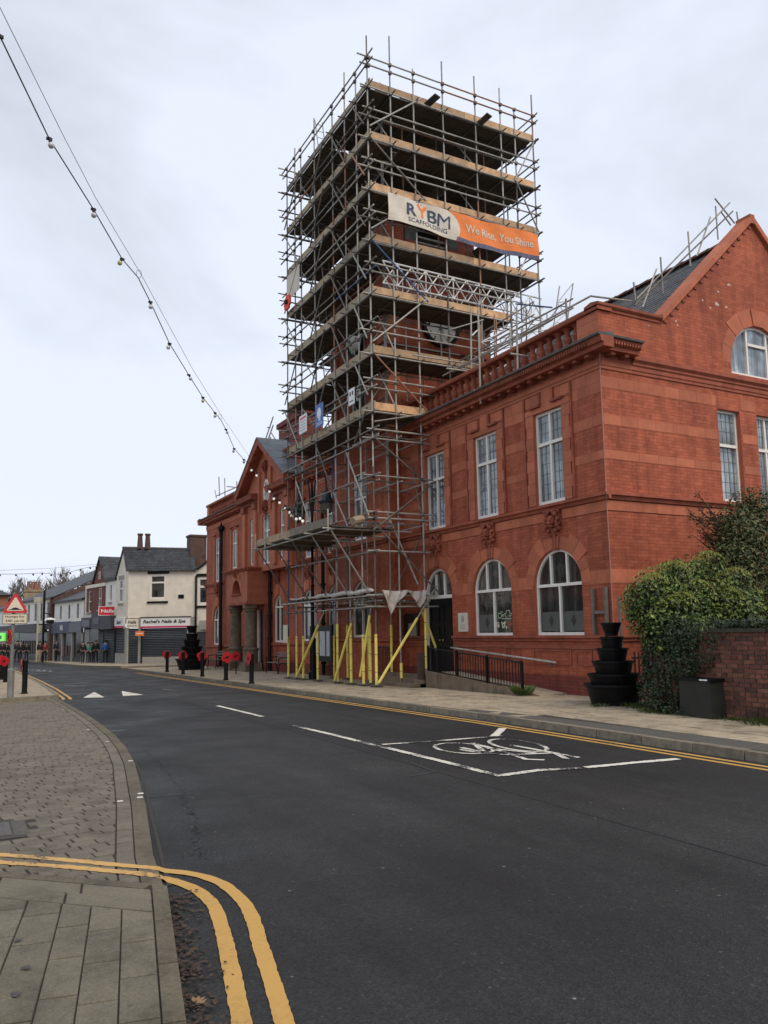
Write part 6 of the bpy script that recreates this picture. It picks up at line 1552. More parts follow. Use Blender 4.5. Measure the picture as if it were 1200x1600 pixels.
# --- long white terrace with many windows
tr = shop_thing('white_terrace', 'long white terrace with tall dark windows over shop canopies', N2.P(25, 0)); a0, a1 = 18.3, 29.5
ws = [(19.0, 20.2), (21.4, 22.4), (23.3, 24.4), (26.0, 26.8), (27.6, 28.3)]
block(N2, a0, a1, 2.7, 4.9, 8, WREND, tr, [rect_hole(a, b, 2.95, 4.6) for a, b in ws])
for a, b in ws: window(N2, a, b, 2.95, 4.6, tr, mull=(), w=.04, d=-.07, glass=DG)
pitched(N2, a0-.3, a1, 4.95, 8.2, 14, tr, .15)
mb = MB(); poly_plate(mb, Fr(N2.P(a0-.32, 0), -n2_, -d2), [(-.1, 3.0), (14, 3.0), (14, 4.9), (7.2, 8.15), (-.1, 4.85)], 0, .1); mb.build('gable_end', BRD, tr)
mb = MB(); mb.box(N2.P(a0-.1, z0, 0)-Vector((.3, .2, 0)), N2.P(a0, 4.9, 0)+Vector((.2, .1, 0))); mb.build('party_wall', BRD, tr)
N2.obj('canopy', a0+1.5, a1, 2.0, 2.72, 0, 1.0, CHAR, tr); N2.obj('canopy', a0-.1, a0+1.4, 2.2, 2.6, 0, .3, CHAR, tr); N2.obj('shop_window', a0, a1, z0, 2.1, -.1, .02, DG, tr)
cl_ = [(.12, .03, .03), (.07, .06, .05), (.14, .11, .07), (.06, .07, .08), (.10, .03, .035), (.05, .07, .04)]
for k in range(12): a = a0+1+k*.85; N2.obj('window_display', a, a+.4, z0+.5, z0+1.7, .02, .06, plain('display_%d' % (k % 6), cl_[k % 6], .7, .5, 9.), tr)
N2.obj('green_sign', a0+.3, a0+1.3, 1.3, 2.0, .05, .1, plain('dull_green', (.04, .10, .06), .5, .3, 8.), tr)
ck = thing('chimney_stack', 'tan chimney stack with four clay pots behind the white terrace', 'chimney', tuple(atY(52, 945, 100)))
mb = MB(); a = atY(37, 960, 100); b = atY(64, 925, 100); mb.box((a.x, 99.5, a.z), (b.x, 100.5, b.z)); mb.box((a.x-.1, 99.4, b.z), (b.x+.1, 100.6, b.z+.25)); mb.build('stack', plain('tan_stone', (.3, .22, .13), .8, .3, 2.), ck)
for px in (44, 50, 55.5, 61): p = atY(px, 922, 100); mb = MB(); mb.lathe((p.x, 100, p.z), [(.17, 0), (.13, .8), (.17, .95)], 8); mb.build('chimney_pot', plain('orange_pot', (.28, .13, .08), .8, .2, 3.), ck)
# --- furthest shops at the left edge
fs = shop_thing('pharmacy', 'distant white fronted pharmacy with bright green sign', N2.P(34, 0)); a0, a1 = 29.7, 42
block(N2, a0, a1, 2.6, 4.5, 8, WREND, fs, [rect_hole(31, 32.2, 2.8, 3.9), rect_hole(33.5, 34.7, 2.8, 3.9), rect_hole(36, 37, 2.8, 3.9)])
for a, b in ((31, 32.2), (33.5, 34.7), (36, 37)): window(N2, a, b, 2.8, 3.9, fs, w=.04, glass=DG)
pitched(N2, a0, a1, 4.5, 5.7, 7, fs); N2.obj('canopy', a0, a1, 2.3, 2.7, 0, .6, CHAR, fs); N2.obj('shop_window', a0, a1, z0-.2, 2.3, -.1, .02, DG, fs)
GN = plain('green_lit_sign', (.2, .8, .1), .5, .05, 3., emit=(.25, 1, .15, .55)); q = pl(N2, 14, 995); q2 = pl(N2, -6, 995); N2.obj('lit_sign', q[0], q2[0], q[1]-.4, q[1]+.4, .3, .5, GN, fs)
q3 = pl(N2, 11, 995); q4 = pl(N2, 5, 995); N2.obj('sign_panel', q3[0], q4[0], q[1]-.22, q[1]+.15, .5, .53, plain('dim_green', (.1, .3, .22), .5, .2, 8.), fs)
of = thing('orange_building', 'orange brick building with grey roof at the far left edge', 'building', (4, 110, -.8)); a = atY(-30, 1010, 110); b = atY(13, 930, 110); mb = MB(); mb.box((a.x, 110, -1), (b.x, 118, b.z)); mb.build('wall', brick('orange_brick', (.4, .15, .08), (.34, .12, .07), (.3, .2, .15)), of)
c = atY(8, 912, 112); mb = MB(); mb.hexa([(a.x, 109.5, b.z), (b.x+.3, 109.5, b.z), (b.x+.3, 118.5, b.z), (a.x, 118.5, b.z), (a.x, 113, c.z), (b.x-2.3, 113, c.z), (b.x-2.3, 114, c.z), (a.x, 114, c.z)]); mb.build('roof', SLATE, of)
# pavement furniture near the shops
def post(name, label, px, py0, py1, dep_y, r, mat, cat='post'):
    g0 = gnd(px, py0, .12); t = thing(name, label, cat, tuple(g0)); top = atY(px, py1, g0.y); mb = MB(); mb.tube(g0, (g0.x, g0.y, top.z), r); mb.build('post', mat, t); return t, g0, top
t, g0, top = post('lamp_post', 'thin dark lamp column standing before the white terrace', 66, 1034.5, 922, 0, .09, DARK, 'lamp post')
p = atY(78, 969.5, g0.y); mb = MB(); mb.lathe((p.x, p.y, p.z-.3), [(.2, 0.05), (.42, .2), (.46, .33), (.36, .45), (.1, .52)], 12, 0, 1, .4); mb.build('oval_sign', SIGNW, t); mb = MB(); mb.lathe((p.x, p.y-.05, p.z-.25), [(.15, 0), (.34, .12), (.3, .3)], 12, 0, 1, 1.1); mb.build('lamp_head', DARK, t); mb = MB(); mb.path([(g0.x, g0.y, p.z+.6), (p.x, p.y, p.z+.5), (p.x, p.y, p.z+.25)], .04); mb.build('arm', DARK, t)
t, g0, top = post('banner_post', 'cream post carrying a small hanging town banner', 57, 1034.5, 935, 0, .075, plain('cream_post', (.5, .45, .36), .6, .1, 3.), 'post')
for (x0, y0, x1, y1, m, nme) in ((53, 933, 67, 941, plain('pale_sign', (.42, .40, .32), .6, .3, 9.), 'top_sign'), (58, 977, 66, 989, plain('cream_banner', (.5, .46, .3), .7, .1, 3.), 'hanging_banner')):
    a = atY(x0, y1, g0.y); b = atY(x1, y0, g0.y); mb = MB(); mb.box((a.x, g0.y-.05, a.z), (b.x, g0.y+.05, b.z)); mb.build(nme, m, t)

# ================================================================== STREET FURNITURE
def poppy(root, c, r, nrm, mat=POPPY):
    u_ = Vector((-nrm.y, nrm.x, 0)); mb = MB()
    for k in range(4):
        a = k*math.pi/2+.3; cc = c+u_*math.cos(a)*r*.42+Vector((0, 0, 1))*math.sin(a)*r*.42; n = 9
        ring = [cc+(u_*math.cos(2*math.pi*i/n)+Vector((0, 0, 1))*math.sin(2*math.pi*i/n))*r*.62+nrm*(.012*(k % 2)) for i in range(n)]
        b = len(mb.v); mb.v += ring+[p+nrm*.02 for p in ring]; mb.f += [tuple(b+i for i in range(n)), tuple(b+n+i for i in reversed(range(n)))]; mb.m += [0, 0]
        for i in range(n): j = (i+1) % n; mb.f.append((b+i, b+j, b+n+j, b+n+i)); mb.m.append(0)
    o = mb.build('poppy', mat, root); mb = MB(); mb.tube(c-nrm*.012, c+nrm*.045, r*.22, 10); mb.build('poppy_centre', BLACKI, o)
def bollard(px, py, label, h=.98, nrm=(0, -1, 0), pop=True, side=1, dz=.12, r=.205, off=(0, 0)):
    g = gnd(px, py, dz); t = thing('poppy_bollard' if pop else 'bollard', label, 'bollard', tuple(g), 0, 'black bollards along the pavement edges')
    mb = MB(); mb.lathe(g, [(.10, 0), (.10, .03), (.075, .05), (.075, h*.55), (.088, h*.56), (.088, h*.6), (.072, h*.61), (.07, h*.88), (.085, h*.89), (.085, h*.94), (.06, h*.985), (.02, h)], 12); mb.build('post', DARK, t)
    if pop:
        nrm = Vector(nrm).normalized(); poppy(t, Vector((g.x+off[0], g.y+off[1], g.z+h*.82))+nrm*.09*side, r, nrm)
    return t
bollard(261, 1050, 'black poppy bollard furthest along the town hall pavement, red poppy behind it', nrm=(0, 1, 0))
bollard(286, 1053.5, 'black bollard with red poppy, second furthest on the town hall pavement', nrm=(0, 1, 0))
bollard(316, 1057, 'black poppy bollard in front of the hall corner, poppy behind its top', nrm=(0, 1, 0))
bollard(353, 1062.5, 'black bollard topped by an open red poppy facing the road, by the porch columns', nrm=(0, -1, 0))
bollard(393, 1068, 'black bollard nearest the scaffold, its red poppy seen edge on', nrm=(-1, 0, 0))
bollard(38, 1084, 'black bollard right of the hump sign with a small edge-on poppy', nrm=(-1, .1, 0), r=.19, h=1.0)
bollard(8, 1066, 'black bollard at the left edge with red poppy, nearest the photo edge', nrm=(-.8, -1, 0), r=.2)
bollard(2, 1062, 'black bollard cut by the left photo edge, red poppy low on it', nrm=(-.2, -1, 0), r=.2, off=(0, 0))
t = thing('poppy_wreath', 'lone red poppy on a dark stake in front of the porch steps', 'poppy', (11.0, 34.6, 0)); p = atX(368, 1025, 10.6); mb = MB(); mb.tube((p.x+.02, p.y, zg(p.y)+.12), p+Vector((.02, 0, 0)), .025, 6); mb.build('stake', DARK, t); poppy(t, p, .2, Vector((0, -1, 0)))
# hump warning sign
g = gnd(16, 1090, .12); hs_ = thing('warning_sign', 'triangular red edged road hump sign with yards plate on a grey pole', 'road sign', tuple(g))
mb = MB(); mb.lathe(g, [(.085, 0), (.085, .74), (.06, .76), (.045, .78), (.045, 2.85)], 10); mb.build('pole', plain('grey_pole', (.2, .2, .18), .6, .2, 5.), hs_)
HF = Fr((g.x+.04, g.y-.06, 0), Vector((1, -.12, 0)), Vector((-.12, -1, 0)))
def tri(k, d0, d1, mat, nme, par):
    zc = 2.48; pts = []
    for ax, az in ((-.335, -.19), (.335, -.19), (0, .39)):
        pts.append((ax, az))
    P = []
    for i in range(3):
        a = Vector(pts[i]); b = Vector(pts[(i+1) % 3]); c = Vector(pts[i-1])
        P += [tuple(a+(c-a)*.08), tuple(a+(b-a)*.08)]
    mb = MB(); poly_plate(mb, HF, [(p_[0]*k, zc+p_[1]*k) for p_ in P], d0, d1); return mb.build(nme, mat, par)
tf = tri(1, 0, .01, SIGNR, 'sign_triangle', hs_); tri(.68, .011, .014, plain('sign_cream', (.75, .66, .5), .5, .03, 3.), 'sign_face', tf)
mb = MB(); poly_plate(mb, HF, [(-.17, 2.375), (.17, 2.375), (.17, 2.39), (.11, 2.395), (.06, 2.43), (0, 2.445), (-.06, 2.43), (-.11, 2.395), (-.17, 2.39)], .015, .017); mb.build('hump_symbol', BLACKI, tf)
mb = MB(); HF.box(mb, -.31, .31, 1.99, 2.27, 0, .01); pt = mb.build('yards_plate', BLACKI, hs_); mb = MB(); HF.box(mb, -.295, .295, 2.005, 2.255, .01, .013); mb.build('plate_face', plain('sign_cream2', (.72, .62, .45), .5, .03, 3.), pt)
text_mesh('Humps for', HF, 0, 2.185, .016, .088, BLACKI, pt, bold=.01, width=.48); text_mesh('340 yards', HF, 0, 2.07, .016, .088, BLACKI, pt, bold=.01, width=.48)
poppy(hs_, Vector((g.x-.07, g.y-.05, 1.66)), .21, Vector((-.985, -.17, 0)))
# planter towers
def planter(loc, label, k=1.):
    t = thing('planter_tower', label, 'planter', tuple(loc), 0, 'stacked black planter towers'); z = 0
    tiers = [(1.0, .78, .40), (.88, .72, .33), (.70, .60, .30), (.54, .44, .29), (.40, .30, .28), (.34, .22, .27)]
    tiers = [(.60, .46, .40, 0), (.52, .42, .30, .30), (.415, .33, .33, .52), (.32, .25, .30, .80), (.235, .19, .28, 1.05), (.205, .13, .27, 1.34)]
    for rt_, rb_, h, z in tiers:
        mb = MB(); mb.lathe(Vector(loc)+Vector((0, 0, z*k)), [(rb_*k, 0), (rb_*k*1.01, .05*k), (rt_*k*.93, (h-.05)*k), (rt_*k, (h-.04)*k), (rt_*k, h*k), (rt_*k*.94, h*k), (rt_*k*.9, (h-.06)*k)], 28); mb.build('planter_tier', PLAST, t, smooth=False)
    mb = MB(); mb.lathe(Vector(loc), [(.12*k, .1), (.1*k, 1.3*k)], 8); mb.build('core', PLAST, t); return t
planter(Vector((11.72, 12.25, .115)), 'large tiered black plastic planter tower by the hall corner')
pf = gnd(299, 1046, .12); planter(pf, 'distant black planter tower in front of the salon shutters', 1.35)
# cabinet, garden wall, fence
cb_ = thing('utility_cabinet', 'dark green metal cabinet standing against the ivy and brick wall', 'cabinet', (11.15, 9.7, .12))
mb = MB(); mb.hexa([(11.02, 9.32, .11), (11.36, 9.26, .11), (11.40, 9.98, .11), (11.06, 10.02, .11), (11.02, 9.34, .72), (11.34, 9.3, .72), (11.38, 9.96, .72), (11.06, 10.0, .72)]); mb.build('body', plain('cabinet_green', (.018, .02, .014), .75, .25, 5.), cb_)
mb = MB(); mb.hexa([(11.0, 9.3, .72), (11.36, 9.26, .72), (11.41, 9.99, .72), (11.04, 10.03, .72), (11.0, 9.3, .76), (11.36, 9.26, .76), (11.41, 9.99, .76), (11.04, 10.03, .76)]); mb.build('lid', PLAST, cb_)
mb = MB(); mb.box((10.995, 9.36, .728), (11.0, 9.52, .752)); mb.build('label_plate', SIGNW, cb_)
gw = thing('garden_wall', 'weathered old red brick wall behind the cabinet at the right edge', 'wall', (11.45, 7, .12))
WB = [plain('old_brick_%d' % i, c, .9, .35, 9., bmp=.6, objvar=.3) for i, c in enumerate([(.17, .062, .040), (.13, .05, .034), (.19, .078, .05), (.11, .047, .034)])]
mb = MB(); mb.box((11.335, 3.0, -.1), (11.56, 10.9, 1.52)); mb.build('wall_core', plain('old_mortar', (.2, .165, .13), .95, .3, 12.), gw)
row = 0; z = .12; nb_ = 0; rest = MB()
while z < 1.5:
    y = 10.86-(.11 if row % 2 else 0); fl = row % 4 == 1
    while y > 3.4:
        l = .105 if fl else .215; a = y-l
        if y < 9.75 or z > .8 or True:
            dx = rs.uniform(-.006, .006)
            if 6.6 < a < 9.4 and nb_ < 290:
                inst('brick', unit_box(rs.choice(WB)), gw, (11.335+dx, (a+y)/2, z+.033), None, (.04, l-.008, .062)); nb_ += 1
            elif a >= 9.4 or a < 6.6: rest.box((11.315+dx, a+.004, z+.002), (11.34+dx, y-.004, z+.064))
            else: rest.box((11.315+dx, a+.004, z+.002), (11.34+dx, y-.004, z+.064))
        y -= l+.004
    z += .074; row += 1
rest.build('brick', WB[0], gw, kind='stuff')
y = 3.0
while y < 9.6: mb = MB(); mb.box((11.29, y, 1.52), (11.60, y+.296, 1.58)); mb.build('coping_brick', plain('mossy_coping', (.06, .055, .04), .9, .4, 8., bmp=.4), gw); y += .3
fn = thing('side_fence', 'rust red iron fence between planter tower and ivy', 'fence', (13, 12.3, .1))
for k in range(13): mb = MB(); x = 12.35+k*.115; mb.box((x, 12.28, .1), (x+.022, 12.31, 1.12)); mb.build('bar', plain('rust_red_iron', (.12, .035, .025), .7, .3, 8.), fn)
mb = MB(); mb.box((12.3, 12.27, .98), (13.9, 12.32, 1.02)); mb.box((12.3, 12.27, .2), (13.9, 12.32, .24)); mb.build('rail', plain('rust_red_iron', (.12, .035, .025)), fn)
# benches by the hall
def bench(y, label, x=12.2):
    t = thing('bench', label, 'bench', (x, y, zg(y)+.12), 0); z = zg(y)+.12
    for k in range(4): mb = MB(); mb.box((x-.28+.1*k, y-.75, z+.43), (x-.2+.1*k, y+.75, z+.46)); mb.build('seat_slat', WOODG, t)
    for k in range(3): mb = MB(); mb.box((x+.16+.02*k, y-.75, z+.55+.12*k), (x+.19+.02*k, y+.75, z+.63+.12*k)); mb.build('back_slat', WOODG, t)
    for dy in (-.72, .72):
        mb = MB(); mb.path([(x-.3, y+dy, z), (x-.24, y+dy, z+.43), (x+.14, y+dy, z+.43), (x+.24, y+dy, z+.92)], .025, 6); mb.path([(x+.25, y+dy, z), (x+.12, y+dy, z+.43)], .025, 6); mb.path([(x-.27, y+dy, z+.43), (x-.27, y+dy, z+.64), (x+.18, y+dy, z+.66)], .02, 6); mb.build('leg', DARK, t)
bench(41.2, 'bench with black iron ends beside the porch, furthest from scaffold'); bench(32.3, 'bench with black iron ends partly behind the scaffold legs')

# ================================================================== FESTOON LIGHTS
def fz(n): return 7.2*(1.667+.265*n)
bul = [(0, 62), (77, 222), (146, 332), (191, 410), (235, 477), (265, 542), (295, 588), (317, 623), (336, 647), (353, 673), (366, 703), (381, 720)]
fe = thing('festoon_lights', 'long string of festoon bulbs on a cable crossing the sky to the hall gable', 'string lights', tuple(atD(200, 450, 15)))
pts = [atD(x, y-5+(3 if i > 5 else 0), fz(i)) for i, (x, y) in enumerate(bul)]
ring = [(3.45, 217, 428), (8.62, 344, 651)]
wire = [atD(-50, -42, fz(-.8))]+pts[:4]+[atD(216, 434, fz(3.5))]+pts[4:9]+[atD(345, 656, fz(8.6))]+pts[9:]
end = atX(394, 728, 12.0); wire.append(end)
mb = MB(); mb.path(wire, .012, 5); mb.build('bulb_cable', plain('cable_black', (.03, .03, .045), .6, .1, 3.), fe)
mb = MB(); sup = [atD(-60, -112, fz(-.9)), atD(0, 12, fz(0)), atD(100, 214, fz(1.5)), atD(150, 310, fz(2.3)), atD(220, 428, fz(3.5)), atD(300, 575, fz(6.2)), atD(345, 648, fz(8.6)), atX(392, 717, 12.2)]
mb.path(sup, .006, 5); mb.build('support_wire', plain('wire_grey', (.12, .12, .12), .5, .1, 3.), fe)
BG = [plain('bulb_pale', (.55, .55, .52), .15, .1, 3., spec=.8), plain('bulb_yellow', (.55, .50, .18), .15, .1, 3., spec=.8)]
SOCK = plain('socket_black', (.012, .012, .016), .6, .1, 3.)
def bulb(c, mat, tilt=(0, 0), r=.05, root=None, col=None):
    d = Vector((tilt[0], tilt[1], -1)).normalized(); mb = MB(); mb.tube(c+Vector((0, 0, .02)), c+d*.075, .032, 8, .026); mb.box(c-Vector((.05, .02, .02)), c+Vector((.05, .02, .02))); s_ = mb.build('socket', SOCK, root or fe)
    mb = MB(); mb.ball(c+d*.115, r, 10); mb.build('bulb', mat, s_, smooth=True)
for i, p in enumerate(pts): bulb(p, BG[1 if i in (3, 7, 11) else 0], ((-.5, -.2), (.3, 0), (.1, .1), (-.5, -.1), (.1, .1), (-.3, 0), (.5, 0), (0, 0), (0, 0), (.4, 0), (-.3, 0), (0, 0))[i], .056)
for (n, x, y) in ring:
    c = atD(x, y, fz(n)); mb = MB(); mb.path([c+Vector((.05*math.cos(a)*1.2, 0, .1*math.sin(a))) for a in [k*math.pi/4 for k in range(9)]], .006, 4); mb.build('cable_tie', SOCK, fe)
f2 = thing('festoon_lights', 'lit festoon bulbs looping from the gable across to the scaffold lamp', 'string lights', tuple(atX(420, 770, 11.6)))
LITB = plain('lit_bulb', (.9, .85, .75), .3, .02, 3., emit=(1, .93, .8, .45))
pp_ = [(393, 731), (401, 739), (421, 764), (428, 775), (437, 781), (446, 790), (452, 796), (456, 801), (463, 806), (469, 805), (473, 809)]
w2_ = [atX(x, y, 12.0-.16*i) for i, (x, y) in enumerate(pp_)]
mb = MB(); mb.path(w2_, .01, 5); mb.build('bulb_cable', SOCK, f2)
for p in w2_: bulb(p, LITB, (0, 0), .055, f2)
for j, (yy, pt_, lab) in enumerate(((58, [(-40, 893), (0, 897), (25, 897), (52, 896), (66, 895), (80, 897), (95, 897), (110, 894), (126, 889), (141, 886), (160, 884), (300, 868)], 'faint festoon string high over the far end of the street'),)):
    f3 = thing('festoon_lights', lab, 'string lights', tuple(atY(80, 895, yy)))
    w3 = [atY(x, y, yy) for x, y in pt_]; mb = MB(); mb.path(w3, .018, 4); mb.path([atY(-40, 893, yy), atY(80, 888, yy), atY(300, 868, yy)], .01, 4); mb.build('bulb_cable', SOCK, f3)
    for p in w3[1:-1]: mb = MB(); mb.ball(p-Vector((0, 0, .08)), .07, 6); mb.build('bulb', SOCK, f3)

# ================================================================== PEOPLE
def person(px, py, h, label, coat, trous, face=0., stride=.25, bag=None, hairc=(.03, .02, .015), dz=.12, bend=0, lean=0, shoe=(.02, .02, .02)):
    g = gnd(px, py, dz); root = thing('person', label, 'person', tuple(g), face)
    k = h/1.72; s = stride
    J = {'pel': (0, 0, .92), 'wai': (0, -.01, 1.08), 'che': (0, .0, 1.30), 'nec': (0, 0, 1.47), 'hed': (0, -.01, 1.56), 'top': (0, -.01, 1.68),
         'hl': (-.09, 0, .88), 'kl': (-.1, -s*.5, .5), 'al': (-.1, -s*.6+.02, .1), 'tl': (-.1, -s*.6-.13, .04), 'hr': (.09, 0, .88), 'kr': (.1, s*.2, .5), 'ar': (.1, s*.8, .12), 'tr': (.1, s*.8-.12, .05),
         'sl': (-.17, 0, 1.40), 'el': (-.205, .03, 1.12), 'wl': (-.19, -.14 if bend else -.04, .95 if not bend else 1.1), 'fl': (-.21, -.2 if bend else -.07, .87 if not bend else 1.12), 'sr': (.17, 0, 1.40), 'er': (.205, .05, 1.12), 'wr': (.19, -.08, .93), 'fr': (.22, -.12, .85)}
    rad = {'pel': .135, 'wai': .12, 'che': .14, 'nec': .055, 'hed': .085, 'top': .07, 'hl': .09, 'kl': .06, 'al': .042, 'tl': .035, 'hr': .09, 'kr': .06, 'ar': .042, 'tr': .035, 'sl': .07, 'el': .045, 'wl': .032, 'fl': .028, 'sr': .07, 'er': .045, 'wr': .032, 'fr': .028}
    E2 = [('pel', 'wai'), ('wai', 'che'), ('che', 'nec'), ('nec', 'hed'), ('hed', 'top'), ('pel', 'hl'), ('hl', 'kl'), ('kl', 'al'), ('al', 'tl'), ('pel', 'hr'), ('hr', 'kr'), ('kr', 'ar'), ('ar', 'tr'), ('che', 'sl'), ('sl', 'el'), ('el', 'wl'), ('wl', 'fl'), ('che', 'sr'), ('sr', 'er'), ('er', 'wr'), ('wr', 'fr')]
    def grow(keys, edges, infl, name, rootk):
        idx = {q: i for i, q in enumerate(keys)}; me = bpy.data.meshes.new(name)
        me.from_pydata([tuple(c*k for c in J[q]) for q in keys], [(idx[a], idx[b]) for a, b in edges if a in idx and b in idx], [])
        o = bpy.data.objects.new(name, me); COL.objects.link(o); m = o.modifiers.new('s', 'SKIN')
        for i, q in enumerate(keys): r = (rad[q]+infl)*k; me.skin_vertices[0].data[i].radius = (r, r*.8 if q in ('pel', 'wai', 'che') else r); me.skin_vertices[0].data[i].use_root = (q == rootk)
        sm = o.modifiers.new('u', 'SUBSURF'); sm.levels = 1; sm.render_levels = 1
        dg = bpy.context.evaluated_depsgraph_get(); m2 = bpy.data.meshes.new_from_object(o.evaluated_get(dg)); bpy.data.objects.remove(o); m2.name = name
        m2.polygons.foreach_set('use_smooth', [True]*len(m2.polygons))
        o2 = bpy.data.objects.new(name, m2); COL.objects.link(o2); o2.parent = root; return o2
    body = grow(list(J), E2, 0, 'body', 'pel')
    sk = plain('skin', (.5, .28, .2), .6, .05, 3.); tm = plain('cloth_%.2f_%.2f_%.2f' % trous, trous, .85, .2, 8.); sh_ = plain('shoe_%.2f' % shoe[0], shoe, .6, .1, 3.)
    body.data.materials.clear(); [body.data.materials.append(m) for m in (sk, tm, sh_)]
    for p in body.data.polygons: z = p.center.z/k; p.material_index = 2 if z < .09 else 1 if z < .99 and abs(p.center.x) < .17*k else 0
    cm = plain('coat_%.2f_%.2f_%.2f' % coat, coat, .85, .2, 8.)
    ct = grow(['pel', 'wai', 'che', 'nec', 'sl', 'el', 'wl', 'sr', 'er', 'wr'], E2, .022, 'coat', 'che'); ct.data.materials.clear(); ct.data.materials.append(cm)
    mb = MB(); mb.ball((0, .02*k, 1.63*k), .105*k, 10, 0, (1, 1.05, 1.05)); hr_ = mb.build('hair', plain('hair_%.2f' % hairc[0], hairc, .7, .2, 9.), root, local=True, smooth=True)
    if bag: mb = MB(); mb.ball((bag[0]*k, bag[1]*k, bag[2]*k), .17*k, 8, 0, (.6, 1, 1.1)); mb.build('bag', plain('bag_black', (.012, .012, .014), .7, .2, 5.), root, local=True)
    return root
BK = (.012, .012, .014); NV = (.02, .025, .04)
person(129, 1037, 1.55, 'person in black walking toward camera with a large black shoulder bag', BK, BK, 0, .3, (-.32, .05, 1.0), bend=1)
person(137, 1036.5, 1.5, 'person in a teal coat behind the one with the shoulder bag', (.08, .22, .22), BK, .2, .15)
person(143, 1036, 1.5, 'person in black jacket over a white shirt in the middle of the group', BK, BK, 0, .2)
person(143.8+5.5, 1036, 1.62, 'person in black coat rightmost of the dark group', BK, BK, -.2, .2)
person(164.5, 1036, 1.62, 'person in a bright blue hooded coat walking away past the shutters', (.02, .13, .42), BK, math.pi-.3, .15, shoe=(.5, .5, .5))
person(87, 1034, 1.7, 'person in dark clothes standing by the navy shopfront doorway', NV, BK, .6, .1, (.2, -.1, .7))
person(61.5, 1035, 1.65, 'person with dark top and beige trousers beside the banner post', BK, (.35, .26, .18), .5, .15)
person(69.5, 1034.5, 1.6, 'person in a dark red coat by the lamp column', (.2, .02, .04), BK, 0, .15)
person(41, 1034.5, 1.6, 'person in black standing alone before the terrace windows', BK, BK, 0, .1)
person(31, 1035, 1.6, 'person with light hair in black near the terrace canopy', BK, BK, .3, .15, hairc=(.25, .2, .14))
person(26, 1035, 1.75, 'person in a navy coat just right of the hump sign pole', NV, BK, -.4, .2)
person(9.5, 1036, 1.65, 'person in dark coat left of the hump sign pole', BK, BK, .1, .2)
person(3, 1037, 1.72, 'person in black at the left photo edge among the bollards', BK, BK, -.2, .2, hairc=(.2, .17, .13))
person(14.5, 1033, 1.6, 'person in a grey coat half hidden by the hump sign pole', (.06, .065, .07), BK, .4, .1)

# ================================================================== PLANTS
def leaves(blobs, n, size, seed, shell=.6, flat=1.):
    r = random.Random(seed); mb = MB(); tot = sum(b[3]*b[4]*b[5] for b in blobs)
    for (cx, cy, cz, rx, ry, rz_) in blobs:
        k = int(n*(rx*ry*rz_)/tot)
        for i in range(k):
            while True:
                v = Vector((r.uniform(-1, 1), r.uniform(-1, 1), r.uniform(-1, 1)))
                if .02 < v.length <= 1: break
            rr = shell+(1-shell)*r.random()**.6+r.gauss(0, .03); v = v.normalized()*rr*(1+.12*math.sin(v.x*9+cx)*math.sin(v.z*8+v.y*7))
            c = Vector((cx+v.x*rx, cy+v.y*ry, cz+v.z*rz_)); s_ = size*r.uniform(.6, 1.4)
            nn = (v+Vector((r.uniform(-1, 1), r.uniform(-1, 1), r.uniform(-.3, 1.3)))).normalized(); a = nn.orthogonal().normalized(); b = nn.cross(a); th = r.random()*6.28
            u_ = a*math.cos(th)+b*math.sin(th); w_ = nn.cross(u_)
            mb.quad([c-u_*s_, c-w_*s_*.45+nn*s_*.1, c+u_*s_, c+w_*s_*.45+nn*s_*.1], r.choice((0, 0, 1, 2)))
    return mb
LB = [plain('shrub_leaf_a', (.075, .125, .018), .5, .5, 2.), plain('shrub_leaf_b', (.18, .225, .035), .5, .3, 6.), plain('shrub_leaf_c', (.04, .07, .015), .55, .4, 6.)]
sh_ = thing('rounded_shrub', 'big rounded yellow green shrub spilling over the wall by the hall', 'shrub', (12.4, 10.9, .1))
blobs = [(11.2, 10.6, 2.3, .25, .3, .25), (12.2, 10.5, 2.1, .4, .3, .35), (13.0, 10.5, 2.0, .4, .3, .35), (11.7, 10.4, 1.9, .35, .3, .3), (11.9, 10.7, 2.55, .3, .3, .25), (12.7, 10.6, 2.75, .35, .3, .25), (13.4, 10.6, 2.5, .35, .3, .2), (11.35, 10.6, 1.45, .4, .4, .35), (12.1, 11.0, 2.15, .95, .75, .62), (12.9, 11.1, 2.22, .8, .8, .6), (11.55, 10.8, 1.75, .6, .6, .45), (13.8, 11.1, 2.0, .8, .7, .5), (12.4, 10.7, 1.65, .9, .5, .45), (14.7, 11.0, 1.85, .7, .6, .45), (11.45, 10.45, 1.35, .35, .5, .3), (11.9, 10.4, 1.5, .5, .5, .35), (12.45, 11.0, 2.62, .55, .5, .32), (13.3, 10.6, 1.75, .8, .4, .4), (11.35, 10.9, 2.05, .45, .5, .4)]
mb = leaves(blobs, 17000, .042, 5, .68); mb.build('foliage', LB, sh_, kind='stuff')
mb = leaves([(b[0], b[1], b[2], b[3]*.82, b[4]*.82, b[5]*.82) for b in blobs], 9000, .05, 6, .3); mb.build('inner_foliage', plain('shrub_inner_shade', (.018, .03, .008), .6, .4, 6.), sh_, kind='stuff')  # inner leaves coloured darker, painting the shade deep in the shrub
r_ = random.Random(4); mb = MB()
